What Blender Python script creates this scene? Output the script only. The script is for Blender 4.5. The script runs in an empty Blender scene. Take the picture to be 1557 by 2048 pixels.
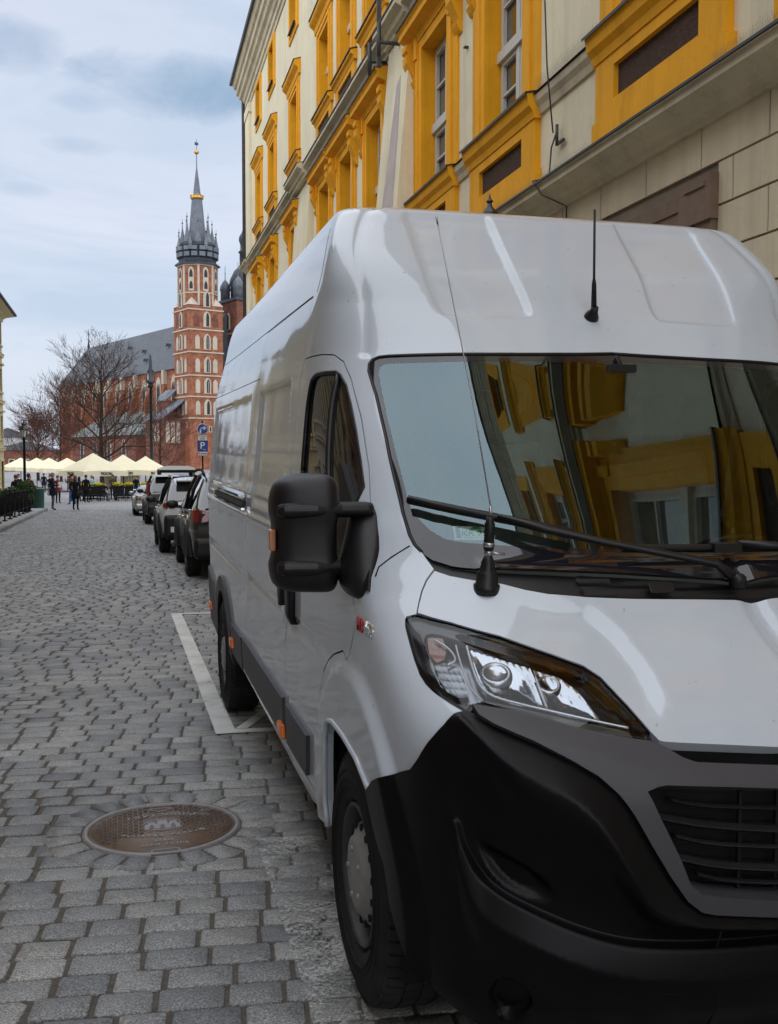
import bpy, bmesh, math, random, json
import numpy as np
from mathutils import Vector, Matrix
from mathutils.geometry import delaunay_2d_cdt
random.seed(7); RNG=np.random.default_rng(7)
scene=bpy.context.scene; COL=scene.collection; PI=math.pi
# ------------------------------------------------------------------ helpers
def gz(y): return -.065-.02*min(y,90.)
def tag(o,label=None,cat=None,group=None,kind=None):
    if label:o['label']=label
    if cat:o['category']=cat
    if group:o['group']=group
    if kind:o['kind']=kind
    return o
def empty(name,loc=(0,0,0),rz=0,label=None,cat=None,group=None):
    o=bpy.data.objects.new(name,None);COL.objects.link(o);o.location=loc;o.rotation_euler=(0,0,rz);o.empty_display_size=.2
    return tag(o,label,cat,group)
def link(name,me,mats,parent=None):
    o=bpy.data.objects.new(name,me);COL.objects.link(o)
    for m in (mats if isinstance(mats,(list,tuple)) else [mats]):
        if m is not None: me.materials.append(m)
    if parent is not None:o.parent=parent
    return o
def copy_tree(o,parent=None):
    c=o.copy();COL.objects.link(c)
    if parent is not None:c.parent=parent
    for ch in list(o.children):copy_tree(ch,c)
    return c
class MB:
    def __init__(s): s.v=[];s.f=[];s.m=[];s.sm=[]
    def add(s,vs,fs,mi=0,smooth=False):
        b=len(s.v);s.v+= [tuple(p) for p in vs]
        for f in fs:s.f.append(tuple(b+i for i in f));s.m.append(mi);s.sm.append(smooth)
        return s
    def box(s,a,b,mi=0,M=None):
        (x0,y0,z0),(x1,y1,z1)=a,b
        if x0>x1:x0,x1=x1,x0
        if y0>y1:y0,y1=y1,y0
        if z0>z1:z0,z1=z1,z0
        vs=[(x0,y0,z0),(x1,y0,z0),(x1,y1,z0),(x0,y1,z0),(x0,y0,z1),(x1,y0,z1),(x1,y1,z1),(x0,y1,z1)]
        if M is not None:vs=[M@Vector(p) for p in vs]
        return s.add(vs,[(0,3,2,1),(4,5,6,7),(0,1,5,4),(1,2,6,5),(2,3,7,6),(3,0,4,7)],mi)
    def ring(s,rings,mi=0,smooth=True,closed=True,cap0=True,cap1=True):
        n=len(rings[0]);b=len(s.v);vs=[p for r in rings for p in r];fs=[]
        for i in range(len(rings)-1):
            for j in range(n if closed else n-1):
                k=(j+1)%n;fs.append((i*n+j,i*n+k,(i+1)*n+k,(i+1)*n+j))
        s.add(vs,fs,mi,smooth)
        if cap0:s.f.append(tuple(b+j for j in range(n))[::-1]);s.m.append(mi);s.sm.append(False)
        if cap1:s.f.append(tuple(b+(len(rings)-1)*n+j for j in range(n)));s.m.append(mi);s.sm.append(False)
        return s
    def tube(s,pts,r,n=8,mi=0,smooth=True,cap=True):
        pts=[Vector(p) for p in pts];rs=r if isinstance(r,(list,tuple)) else [r]*len(pts)
        rings=[];pu=None
        for i,p in enumerate(pts):
            d=(pts[min(i+1,len(pts)-1)]-pts[max(i-1,0)])
            if d.length<1e-9:d=Vector((0,0,1))
            d.normalize()
            u=pu if pu is not None else (Vector((0,0,1)) if abs(d.z)<.9 else Vector((1,0,0)))
            u=(u-d*u.dot(d))
            if u.length<1e-6:u=Vector((1,0,0))-d*d.x
            u.normalize();pu=u;w=d.cross(u)
            rings.append([p+(u*math.cos(2*PI*j/n)+w*math.sin(2*PI*j/n))*rs[i] for j in range(n)])
        return s.ring(rings,mi,smooth,True,cap,cap)
    def lathe(s,prof,c=(0,0,0),n=24,mi=0,smooth=True,M=None,cap=True,a0=0.):
        c=Vector(c);rings=[]
        for r,z in prof:
            ps=[Vector((r*math.cos(2*PI*j/n+a0),r*math.sin(2*PI*j/n+a0),z)) for j in range(n)]
            if M is not None:ps=[M@p for p in ps]
            rings.append([c+p for p in ps])
        return s.ring(rings,mi,smooth,True,cap,cap)
    def prism(s,poly,h0,h1,fn,mi=0):
        # polygon (a,b) extruded h0..h1; fn(a,b,h)->xyz
        n=len(poly);vs=[fn(a,b,h0) for a,b in poly]+[fn(a,b,h1) for a,b in poly]
        fs=[(i,(i+1)%n,n+(i+1)%n,n+i) for i in range(n)]+[tuple(range(n))[::-1],tuple(range(n,2*n))]
        return s.add(vs,fs,mi)
    def sph(s,c,r,n=10,m=6,mi=0,sc=(1,1,1)):
        prof=[(max(1e-4,math.sin(PI*i/m)),-math.cos(PI*i/m)) for i in range(m+1)]
        c=Vector(c);rings=[[c+Vector((p*math.cos(2*PI*j/n)*r*sc[0],p*math.sin(2*PI*j/n)*r*sc[1],z*r*sc[2])) for j in range(n)] for p,z in prof]
        return s.ring(rings,mi,True)
    def mesh(s,name,fix=False):
        me=bpy.data.meshes.new(name);me.from_pydata(s.v,[],s.f);me.update()
        me.polygons.foreach_set('material_index',s.m);me.polygons.foreach_set('use_smooth',s.sm)
        if fix:
            bm=bmesh.new();bm.from_mesh(me);bmesh.ops.recalc_face_normals(bm,faces=bm.faces);bm.to_mesh(me);bm.free()
        return me
    def build(s,name,mats,parent=None,fix=True): return link(name,s.mesh(name,fix),mats,parent)
def subdiv(o,n=1):
    m=o.modifiers.new('s','SUBSURF');m.levels=n;m.render_levels=n;return o
def bevel(o,w=.01,seg=2,ang=40):
    m=o.modifiers.new('b','BEVEL');m.width=w;m.segments=seg;m.limit_method='ANGLE';m.angle_limit=math.radians(ang);return o
# ------------------------------------------------------------------ materials
class NT:
    def __init__(s,name):
        s.m=bpy.data.materials.new(name);s.m.use_nodes=True;s.t=s.m.node_tree;s.t.nodes.clear()
        s.out=s.n('ShaderNodeOutputMaterial')
    def n(s,t,**k):
        x=s.t.nodes.new(t)
        for a,b in k.items():
            if a in x.inputs: x.inputs[a].default_value=b
            else: setattr(x,a,b)
        return x
    def l(s,a,b): s.t.links.new(a,b)
    def noise(s,scale,detail=3,rough=.6,vec=None,out='Fac'):
        x=s.n('ShaderNodeTexNoise');x.inputs['Scale'].default_value=scale;x.inputs['Detail'].default_value=detail;x.inputs['Roughness'].default_value=rough
        s.l(vec if vec is not None else s.co(),x.inputs['Vector']);return x.outputs[out]
    def co(s):
        if not hasattr(s,'_c'):s._c=s.n('ShaderNodeTexCoord')
        return s._c.outputs['Object']
    def map(s,sc=(1,1,1),rot=(0,0,0),vec=None):
        x=s.n('ShaderNodeMapping');x.inputs['Scale'].default_value=sc;x.inputs['Rotation'].default_value=rot
        s.l(vec if vec is not None else s.co(),x.inputs['Vector']);return x.outputs[0]
    def ramp(s,f,stops):
        x=s.n('ShaderNodeValToRGB');e=x.color_ramp.elements
        while len(e)<len(stops):e.new(.5)
        for i,(p,c) in enumerate(stops):
            e[i].position=p;e[i].color=(*c,1) if len(c)==3 else c
        s.l(f,x.inputs['Fac']);return x.outputs['Color']
    def mix(s,f,a,b,mode='MIX'):
        x=s.n('ShaderNodeMix');x.data_type='RGBA';x.blend_type=mode
        for i,v in((0,f),(6,a),(7,b)):
            if isinstance(v,bpy.types.NodeSocket):s.l(v,x.inputs[i])
            else:x.inputs[i].default_value=v if i==0 else ((*v,1) if len(v)==3 else v)
        return x.outputs[2]
    def math(s,op,a,b=0,c=None):
        x=s.n('ShaderNodeMath');x.operation=op
        for i,v in enumerate((a,b) if c is None else (a,b,c)):
            if isinstance(v,bpy.types.NodeSocket):s.l(v,x.inputs[i])
            else:x.inputs[i].default_value=v
        return x.outputs[0]
    def bump(s,h,st=.3,d=.01):
        x=s.n('ShaderNodeBump');x.inputs['Strength'].default_value=st;x.inputs['Distance'].default_value=d;s.l(h,x.inputs['Height']);return x.outputs[0]
    def pbr(s,col,rough=.6,metal=0,spec=.5,coat=0,bump=None,**k):
        p=s.n('ShaderNodeBsdfPrincipled')
        for nm,v in(('Base Color',col),('Roughness',rough),('Metallic',metal),('Specular IOR Level',spec),('Coat Weight',coat),*[(a.replace('_',' '),b) for a,b in k.items()]):
            if isinstance(v,bpy.types.NodeSocket):s.l(v,p.inputs[nm])
            elif nm in('Base Color','Emission Color') :p.inputs[nm].default_value=(*v,1)
            else:p.inputs[nm].default_value=v
        if bump is not None:s.l(bump,p.inputs['Normal'])
        s.l(p.outputs[0],s.out.inputs[0]);s.p=p;return s.m
def mottled(name,col,var=.12,scale=6,rough=.7,b=.15,bs=60,bd=.004,spec=.3,dirt=None,streak=0,**k):
    t=NT(name);n=t.noise(scale,5,.65)
    lo=tuple(c*(1-var) for c in col);hi=tuple(min(1,c*(1+var)) for c in col)
    c=t.ramp(n,[(.3,lo),(.7,hi)])
    if dirt:
        d=t.noise(scale*.35,6,.7);f=t.ramp(d,[(.5,(0,0,0)),(.75,(1,1,1))]);c=t.mix(t.math('MULTIPLY',f,dirt[1]),c,dirt[0])
    if streak:
        sn=t.noise(1.,6,.72,t.map((3.2,3.2,.16)));f=t.ramp(sn,[(.48,(0,0,0)),(.74,(1,1,1))]);c=t.mix(t.math('MULTIPLY',f,streak),c,tuple(x*.42 for x in col))
        cr=t.n('ShaderNodeTexVoronoi');cr.feature='DISTANCE_TO_EDGE';cr.inputs['Scale'].default_value=.55;wv=t.n('ShaderNodeVectorMath');wv.operation='ADD';t.l(t.co(),wv.inputs[0]);t.l(t.noise(2.5,5,.7,out='Color'),wv.inputs[1]);t.l(wv.outputs[0],cr.inputs['Vector'])
        f=t.ramp(cr.outputs['Distance'],[(.0,(1,1,1)),(.006,(0,0,0))]);c=t.mix(t.math('MULTIPLY',f,streak*.5),c,tuple(x*.4 for x in col))
    return t.pbr(c,rough,spec=spec,bump=t.bump(t.noise(bs,4,.6),b,bd) if b else None,**k)
def plain(name,col,rough=.5,metal=0,spec=.5,coat=0,**k): return NT(name).pbr(col,rough,metal,spec,coat,**k)
def glassy(name,tint=(.4,.45,.43),ior=1.9,rough=0.0,gcol=(1,1,1)):
    # thin single sheet: straight-through tint plus Fresnel reflection
    t=NT(name);f=t.n('ShaderNodeFresnel');f.inputs['IOR'].default_value=ior
    a=t.n('ShaderNodeBsdfTransparent');a.inputs[0].default_value=(*tint,1)
    g=t.n('ShaderNodeBsdfGlossy');g.inputs['Roughness'].default_value=rough;g.inputs['Color'].default_value=(*gcol,1)
    m=t.n('ShaderNodeMixShader');t.l(f.outputs[0],m.inputs[0]);t.l(a.outputs[0],m.inputs[1]);t.l(g.outputs[0],m.inputs[2])
    t.l(m.outputs[0],t.out.inputs[0]);return t.m
M={}
def paint():
    t=NT('van_paint')
    n=t.noise(2.2,4,.6);c=t.ramp(n,[(.3,(.485,.54,.605)),(.7,(.525,.58,.64))])
    # road grime and specks
    sp=t.noise(46,2,.5);f=t.ramp(sp,[(.725,(0,0,0)),(.75,(1,1,1))])
    c=t.mix(t.math('MULTIPLY',f,.35),c,(.10,.09,.08))
    g=t.noise(5,6,.7);sx=t.n('ShaderNodeSeparateXYZ');t.l(t.co(),sx.inputs[0])
    low=t.math('SUBTRACT',.62,sx.outputs[2]);low=t.math('MULTIPLY',t.math('MAXIMUM',low,0),1.3)
    c=t.mix(t.math('MULTIPLY',low,g),c,(.20,.18,.15))
    rr=t.ramp(t.noise(3.5,5,.7),[(.3,(.03,.03,.03)),(.8,(.085,.085,.085))])
    b=t.bump(t.noise(1.7,2,.5),.10,.02)
    m=t.pbr(c,.38,0,.35,1.,Coat_Roughness=rr,Coat_IOR=1.6);t.l(b,t.p.inputs['Coat Normal']);return m
M['paint']=paint()
def bumper_mat():
    t=NT('bumper_plastic');n=t.noise(3,5,.6)
    c=t.ramp(n,[(.3,(.0022,.0022,.003)),(.8,(.0038,.0038,.005))])
    return t.pbr(c,t.ramp(n,[(.3,(.33,.33,.33)),(.8,(.42,.42,.42))]),0,.18,bump=t.bump(t.noise(900,2,.5),.06,.001))
M['bumper']=bumper_mat()
M['trim']=mottled('grey_trim_plastic',(.050,.049,.057),.08,4,.5,.06,900,.001,.45)
M['blackgloss']=plain('black_gloss',(.006,.006,.008),.12)
M['blackmat']=plain('black_matte',(.010,.010,.011),.75,spec=.2)
M['blackplas']=mottled('black_plastic',(.006,.006,.007),.2,8,.42,.05,700,.001,.4)
M['rubber']=mottled('tyre_rubber',(.016,.016,.017),.25,14,.75,.1,300,.001,.25,dirt=((.06,.055,.05),.5))
M['chrome']=plain('chrome',(.78,.80,.82),.09,1)
M['steel']=plain('brushed_steel',(.45,.45,.46),.3,1)
M['hub']=mottled('silver_wheel_paint',(.22,.22,.215),.12,20,.4,.05,100,.001,.5,dirt=((.10,.09,.07),.5))
M['wind']=glassy('windscreen_glass',(.74,.82,.72),2.15,0,(.72,.93,1))
M['side']=glassy('side_window_glass',(.50,.56,.48),1.9,0)
M['lens']=glassy('headlamp_lens',(.93,.95,.97),1.42)
M['frit']=plain('ceramic_frit',(.012,.012,.016),.06,0,.5,.4)
M['amber']=plain('amber_lens',(.75,.16,.02),.25,0,.6,.6)
M['red']=plain('red_lens',(.20,.005,.008),.15,0,.6,.8)
M['white']=mottled('white_plastic',(.75,.75,.73),.05,10,.4,0)
M['int']=mottled('dark_interior',(.16,.165,.16),.2,5,.7,.1,200,.002)
M['seat']=mottled('grey_seat_cloth',(.09,.094,.10),.25,30,.9,.2,300,.002)

# ------------------------------------------------------------------ delivery van
# ---- van surface (q,v)->xyz  in van coordinates
ROWS=np.array([(.08,-.76,-.40,.93,2.8),
#  z     y0    ys    w     n
(.18,-.82,-.40,.965,2.8),(.30,-.90,-.40,.992,2.8),(.45,-.93,-.38,1.0,2.8),(.62,-.935,-.36,1.008,2.8),
(.78,-.925,-.33,1.012,2.8),(.87,-.87,-.28,1.016,3.2),(1.0,-.665,-.16,1.019,3.8),(1.13,-.455,.06,1.02,4.0),
(1.21,-.375,.25,1.02,3.7),(1.30,-.28,.50,1.02,3.7),(1.36,-.21,.57,1.02,3.7),(1.42,-.143,.66,1.008,3.8),(1.60,.06,.90,.992,4.0),(1.93,.435,1.24,.965,4.0),
(2.13,.63,1.20,.95,4.8),(2.29,.765,1.12,.925,8.),(2.38,.855,1.15,.905,10.),(2.47,.945,1.22,.877,10.),(2.55,1.03,1.36,.836,9.),
(2.585,1.15,1.6,.75,7.),(2.61,1.45,2.0,.52,3.),(2.625,1.9,2.6,.28,2.5),(2.63,2.4,3.0,.02,2.)])
ROWS[:-1,3]+=.05;ROWS[-1,3]=0
VK=ROWS[:,0].copy(); VK[-5:]=[2.59,2.70,2.93,3.19,3.45]
def _pchip(x,y):
    h=np.diff(x);d=np.diff(y)/h;m=np.zeros_like(y)
    for k in range(1,len(x)-1):
        if d[k-1]*d[k]>0:
            w1=2*h[k]+h[k-1];w2=h[k]+2*h[k-1];m[k]=(w1+w2)/(w1/d[k-1]+w2/d[k])
    m[0]=d[0];m[-1]=d[-1]
    def f(t):
        t=np.clip(t,x[0],x[-1]);i=np.clip(np.searchsorted(x,t)-1,0,len(x)-2)
        s=(t-x[i])/h[i]
        return y[i]*(1+2*s)*(1-s)**2+h[i]*m[i]*s*(1-s)**2+y[i+1]*s*s*(3-2*s)+h[i]*m[i+1]*s*s*(s-1)
    return f
FZ,FY0,FYS,FW,FN=[_pchip(VK,ROWS[:,k]) for k in range(5)]
def S0(q,v):
    q=np.asarray(q,float);v=np.asarray(v,float)
    z=FZ(v);y0=FY0(v);ys=FYS(v);w=FW(v);n=FN(v)
    ph=np.clip(np.abs(q)/1.5,0,1)*math.pi/2
    c=np.cos(ph);s=np.sin(ph)
    r=(np.maximum(c,1e-9)**n+np.maximum(s,1e-9)**n)**(-1/n)
    x=-w*s*r*np.sign(q+1e-12);y=ys-(ys-y0)*c*r
    y=y+np.maximum(np.abs(q)-1.5,0)
    t=np.clip(y/5,0,1);u=np.clip((z-1.9)/.4,0,1)
    x=x*(1-.05*t*t*(3-2*t)*u*u*(3-2*u))
    return np.stack([x,y,z],-1)

BK=json.loads('{"ws_outer":[[-0.138,1.95],[0.109,1.945],[0.332,1.938],[0.527,1.934],[0.651,1.93],[0.719,1.928],[0.749,1.925],[0.773,1.915],[0.786,1.899],[0.792,1.873],[0.783,1.786],[0.783,1.643],[0.787,1.503],[0.788,1.408],[0.782,1.349],[0.775,1.321],[0.762,1.304],[0.739,1.286],[0.694,1.272],[0.643,1.266],[0.589,1.263],[0.481,1.256],[0.331,1.245],[0.115,1.226],[-0.105,1.209]],"frit_inner":[[0.147,1.914],[0.34,1.911],[0.489,1.908],[0.615,1.903],[0.7,1.901],[0.735,1.898],[0.751,1.888],[0.759,1.866],[0.763,1.71],[0.762,1.535],[0.764,1.44],[0.757,1.415],[0.741,1.39],[0.719,1.363],[0.688,1.341],[0.64,1.333],[0.58,1.328],[0.457,1.322],[0.278,1.311],[0.074,1.3],[-0.031,1.293],[-0.154,1.287]],"cowl_front":[[0.776,1.319],[0.762,1.283],[0.744,1.261],[0.708,1.249],[0.657,1.24],[0.595,1.227],[0.551,1.211],[0.505,1.198],[0.425,1.188],[0.324,1.181],[0.142,1.173],[-0.079,1.163]],"hood_side":[[0.744,1.261],[0.777,1.233],[0.801,1.206],[0.817,1.178],[0.829,1.152]],"hl_top":[[0.829,1.149],[0.739,1.134],[0.636,1.105],[0.551,1.068],[0.497,1.043],[0.476,1.021],[0.456,0.971],[0.442,0.922],[0.435,0.906]],"hood_bot":[[0.435,0.906],[0.425,0.903],[0.397,0.9],[0.306,0.892],[0.191,0.881]],"hl_outer":[[0.849,1.147],[0.864,1.144],[0.874,1.136],[0.883,1.119],[0.892,1.081],[0.899,1.051],[0.902,1.021],[0.892,1.003],[0.875,0.99],[0.837,0.971],[0.801,0.955],[0.792,0.957],[0.777,0.965],[0.748,0.971],[0.682,0.959],[0.625,0.943],[0.571,0.926],[0.514,0.913],[0.46,0.905],[0.45,0.904]],"lens":[[0.84,1.084],[0.83,1.099],[0.818,1.109],[0.799,1.113],[0.771,1.111],[0.714,1.096],[0.65,1.076],[0.591,1.057],[0.533,1.039],[0.507,1.026],[0.488,1.001],[0.47,0.962],[0.456,0.926],[0.455,0.907],[0.512,0.916],[0.569,0.929],[0.623,0.945],[0.68,0.962],[0.741,0.982],[0.788,0.973],[0.82,0.984],[0.842,1.006],[0.847,1.039]],"trim_low":[[0.795,0.955],[0.776,0.945],[0.752,0.929],[0.686,0.902],[0.625,0.87],[0.587,0.842],[0.559,0.807],[0.536,0.768],[0.506,0.703],[0.47,0.631],[0.434,0.569],[0.406,0.542],[0.38,0.534],[0.229,0.513]],"trim_up":[[0.777,0.965],[0.682,0.959],[0.625,0.943],[0.571,0.926],[0.514,0.913],[0.461,0.904],[0.453,0.902],[0.434,0.892],[0.411,0.873],[0.387,0.862],[0.209,0.846]],"grille":[[0.225,0.803],[0.34,0.813],[0.463,0.822],[0.481,0.82],[0.504,0.812],[0.498,0.795],[0.482,0.751],[0.447,0.663],[0.429,0.608],[0.407,0.585],[0.371,0.575],[0.23,0.553]],"bump_left":[[0.795,0.955],[0.814,0.953],[0.838,0.947],[0.913,0.915],[0.987,0.882],[1.067,0.84],[1.147,0.803],[1.216,0.786],[1.338,0.754],[1.489,0.714],[1.57,0.667]],"arch_front":[[1.57,0.667],[1.707,0.709],[1.884,0.728],[2.05,0.73]],"bump_arch":[[1.57,0.667],[1.503,0.591],[1.356,0.53],[1.304,0.426],[1.243,0.378],[1.106,0.284],[0.993,0.243]],"flare_out":[[2.417,0.742],[2.299,0.823],[2.163,0.878],[2.027,0.918],[1.85,0.956],[1.701,0.968],[1.445,0.967],[1.214,0.928],[1.136,0.874],[1.155,0.81]],"arch_rear":[[2.05,0.73],[2.141,0.712],[2.198,0.651],[2.244,0.536],[2.283,0.407],[2.273,0.328]],"win":[[1.225,1.872],[1.137,1.89],[1.03,1.89],[0.945,1.886],[0.917,1.87],[0.892,1.824],[0.886,1.748],[0.887,1.659],[0.892,1.565],[0.905,1.479]],"winback":[[1.225,1.872],[1.293,1.829],[1.527,1.678],[1.728,1.52]],"windiv":[[0.938,1.872],[1.172,1.53]],"sail":[[0.921,1.542],[0.897,1.555],[0.917,1.393],[0.924,1.319],[0.956,1.253],[1.005,1.213],[1.048,1.197],[1.217,1.205]],"doortop":[[1.367,1.958],[1.266,1.959],[1.054,1.954],[0.946,1.944],[0.895,1.915],[0.869,1.85],[0.857,1.712],[0.868,1.543],[0.9,1.427],[0.915,1.336]],"doorfront":[[1.155,1.194],[1.431,1.118],[1.722,0.991],[1.786,0.954]],"bpillar":[[0.791,2.446],[0.916,2.26],[1.054,2.191],[1.153,2.098],[1.366,1.956],[1.405,1.916],[1.543,1.796],[1.952,1.525],[2.884,0.995],[3.178,0.779],[3.231,0.535]],"seamlow":[[5.209,1.985],[2.76,1.969],[1.367,1.958]],"seamup":[[5.315,2.25],[2.695,2.211],[2.153,2.205],[1.089,2.189],[0.928,2.188],[0.895,2.167],[0.889,2.14]],"slider_rear":[[2.727,2.263],[2.76,1.969],[2.77,1.896],[3.327,1.569],[3.649,1.28],[4.202,1.103],[4.589,0.863],[4.801,0.516]],"belt":[[6.181,1.265],[3.765,1.242],[2.896,1.256]],"beltlow":[[6.282,1.234],[3.849,1.215],[2.978,1.23]],"upper":[[5.154,1.929],[3.025,1.909],[1.416,1.899]],"strip_up":[[6.749,0.937],[4.354,0.932],[3.012,0.918],[2.844,0.945],[2.166,0.912]],"strip_lo":[[6.891,0.823],[4.421,0.87],[3.057,0.872],[2.339,0.859]],"mold_up":[[5.673,0.498],[4.803,0.513],[3.231,0.535],[2.629,0.515]],"mold_lo":[[5.382,0.309],[4.627,0.337],[3.377,0.402],[2.616,0.351]],"sill":[[4.623,0.343],[3.537,0.317],[2.839,0.244],[2.404,0.207]],"markers":[[7.189,0.416],[5.322,0.395],[3.26,0.384]],"badge":[[1.42,1.103],[1.112,1.102]],"roofU1":[[0.603,2.529],[0.581,2.422],[0.566,2.287],[0.555,2.163],[0.547,2.107],[0.528,2.08],[0.479,2.071],[0.355,2.076],[0.253,2.08],[0.227,2.1],[0.226,2.158],[0.246,2.275],[0.256,2.402],[0.265,2.622]],"roofU2":[[-0.207,2.554],[-0.19,2.358],[-0.195,2.232],[-0.209,2.135],[-0.21,2.097],[-0.262,2.084],[-0.464,2.085],[-0.522,2.108],[-0.537,2.148],[-0.53,2.285],[-0.55,2.43],[-0.62,2.64]],"gutter":[[0.666,2.536],[0.643,2.417],[0.65,2.22],[0.673,2.063],[0.695,1.937]],"crease":[[0.647,1.222],[0.579,1.189],[0.513,1.154],[0.445,1.132],[0.417,1.089],[0.406,1.029],[0.414,0.964],[0.421,0.944]],"bump_hi":[[0.798,0.951],[0.825,0.933],[0.779,0.87],[0.709,0.832],[0.639,0.794],[0.588,0.728],[0.544,0.636]],"bump_rec":[[0.955,0.721],[0.937,0.66],[0.892,0.596],[0.836,0.563],[0.737,0.526],[0.649,0.492],[0.565,0.466],[0.503,0.457],[0.378,0.449]],"bump_rec_lo":[[0.957,0.692],[0.925,0.579],[0.837,0.533],[0.715,0.488],[0.607,0.445],[0.502,0.42],[0.375,0.395]],"fog":[[0.812,0.318]],"towhook":[[0.509,0.361],[0.43,0.275]],"ant":[[0.019,2.094]],"whip":[[0.628,1.231]],"wiper":[[0.759,1.432],[0.52,1.372],[0.463,1.338],[0.345,1.304],[0.083,1.232]],"wiper2":[[0.302,1.296],[0.006,1.289],[-0.151,1.282]],"sticker":[[0.662,1.382],[0.57,1.379],[0.579,1.345],[0.666,1.344]],"handle":[[5.194,1.332],[3.591,1.31]],"fuel":[[4.885,1.863],[3.899,1.836],[4.563,1.462]],"ind":[[0.816,1.108],[0.77,1.109],[0.77,1.087],[0.79,1.065],[0.818,1.057],[0.832,1.07]],"indlow":[[0.828,1.053],[0.794,1.059],[0.762,1.053],[0.761,1.027],[0.772,0.993],[0.801,0.991],[0.827,0.999],[0.836,1.024]],"drl_in":[[0.718,1.089],[0.725,1.059],[0.731,1.033],[0.732,1.015],[0.728,1.004],[0.713,0.991],[0.672,0.981],[0.615,0.968],[0.542,0.95],[0.476,0.934]],"drl_out":[[0.744,1.09],[0.752,1.058],[0.757,1.029],[0.758,1.008],[0.749,0.989],[0.742,0.983]],"drl_band":[[0.735,0.986],[0.675,0.977],[0.618,0.964],[0.545,0.946],[0.478,0.931],[0.476,0.92],[0.51,0.925],[0.565,0.935],[0.619,0.951],[0.677,0.967],[0.735,0.983]],"refl1":[[0.711,1.089],[0.653,1.071],[0.598,1.053],[0.6,1.021],[0.612,0.973],[0.67,0.984],[0.707,0.995],[0.72,1.007],[0.723,1.03]],"refl2":[[0.594,1.049],[0.55,1.034],[0.527,1.008],[0.517,0.969],[0.515,0.954],[0.565,0.96],[0.609,0.972],[0.6,1.014]],"hbar":[[0.601,1.03],[0.61,0.975]],"bulb1":[[0.675,1.045]],"bulb2":[[0.577,1.023]],"bump_mid":[[0.38,0.534],[0.367,0.497],[0.364,0.39],[0.328,0.2]],"arch_lip":[[2.198,0.651],[2.116,0.717],[1.997,0.752],[1.921,0.761]],"rarch":[[6.345,0.582],[6.261,0.664],[6.006,0.736],[5.702,0.732],[5.515,0.659],[5.401,0.54],[5.382,0.309]],"rarch_in":[[6.673,0.278],[6.418,0.482],[6.142,0.609],[5.923,0.621],[5.81,0.486],[5.715,0.304]],"grille_top_in":[[0.464,0.789],[0.399,0.773],[0.23,0.756]],"slat1":[[0.453,0.792],[0.404,0.774],[0.23,0.756]],"slat2":[[0.479,0.749],[0.39,0.727],[0.232,0.705]],"slat3":[[0.447,0.704],[0.376,0.682],[0.232,0.663]],"slat4":[[0.441,0.651],[0.363,0.629],[0.232,0.61]],"slat5":[[0.402,0.611],[0.349,0.592],[0.231,0.575]]}')
def qv(k): return [tuple(p) for p in BK[k]]
def smooth_poly0(poly,it=2):
    for _ in range(it):
        o=[poly[0]]
        for i in range(len(poly)-1):
            a,b=poly[i],poly[i+1];o+=[(a[0]*.75+b[0]*.25,a[1]*.75+b[1]*.25),(a[0]*.25+b[0]*.75,a[1]*.25+b[1]*.75)]
        o.append(poly[-1]);poly=o
    return poly
def sst(x): x=np.clip(x,0,1);return x*x*(3-2*x)
def segdist(px,py,poly,closed=True):
    d=np.full(px.shape,1e9);n=len(poly)
    for i in range(n if closed else n-1):
        ax,ay=poly[i];bx,by=poly[(i+1)%n];dx,dy=bx-ax,by-ay
        t=np.clip(((px-ax)*dx+(py-ay)*dy)/(dx*dx+dy*dy+1e-12),0,1)
        d=np.minimum(d,np.hypot(px-ax-t*dx,py-ay-t*dy))
    return d
def inpoly(px,py,poly):
    c=np.zeros(px.shape,bool);n=len(poly);j=n-1
    for i in range(n):
        xi,yi=poly[i];xj,yj=poly[j]
        m=((yi>py)!=(yj>py))&(px<(xj-xi)*(py-yi)/(yj-yi+1e-15)+xi);c^=m;j=i
    return c
def sdf(px,py,poly): d=segdist(px,py,poly);return np.where(inpoly(px,py,poly),d,-d)
U1=[(max(a,.0),b) for a,b in qv('roofU1')];U1=U1[:-1]+[(.28,2.60),(.60,2.60)]
U1S=smooth_poly0(U1[:-1],1)+[U1[-1]]
CREASE=[(0,1.30),(.66,1.30)]+qv('crease')+[(.40,.93),(0,.91)]
BREC=qv('bump_rec')
def rbox(y,z,y0,y1,z0,z1,e): return sst(np.minimum(np.minimum(y-y0,y1-y),np.minimum(z-z0,z1-z))/e)
WOB=lambda y,z:.0008*np.sin(5.1*y+2*z)*np.sin(3.7*z+1.3*y)+.0004*np.sin(11*y+5*z)
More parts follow.
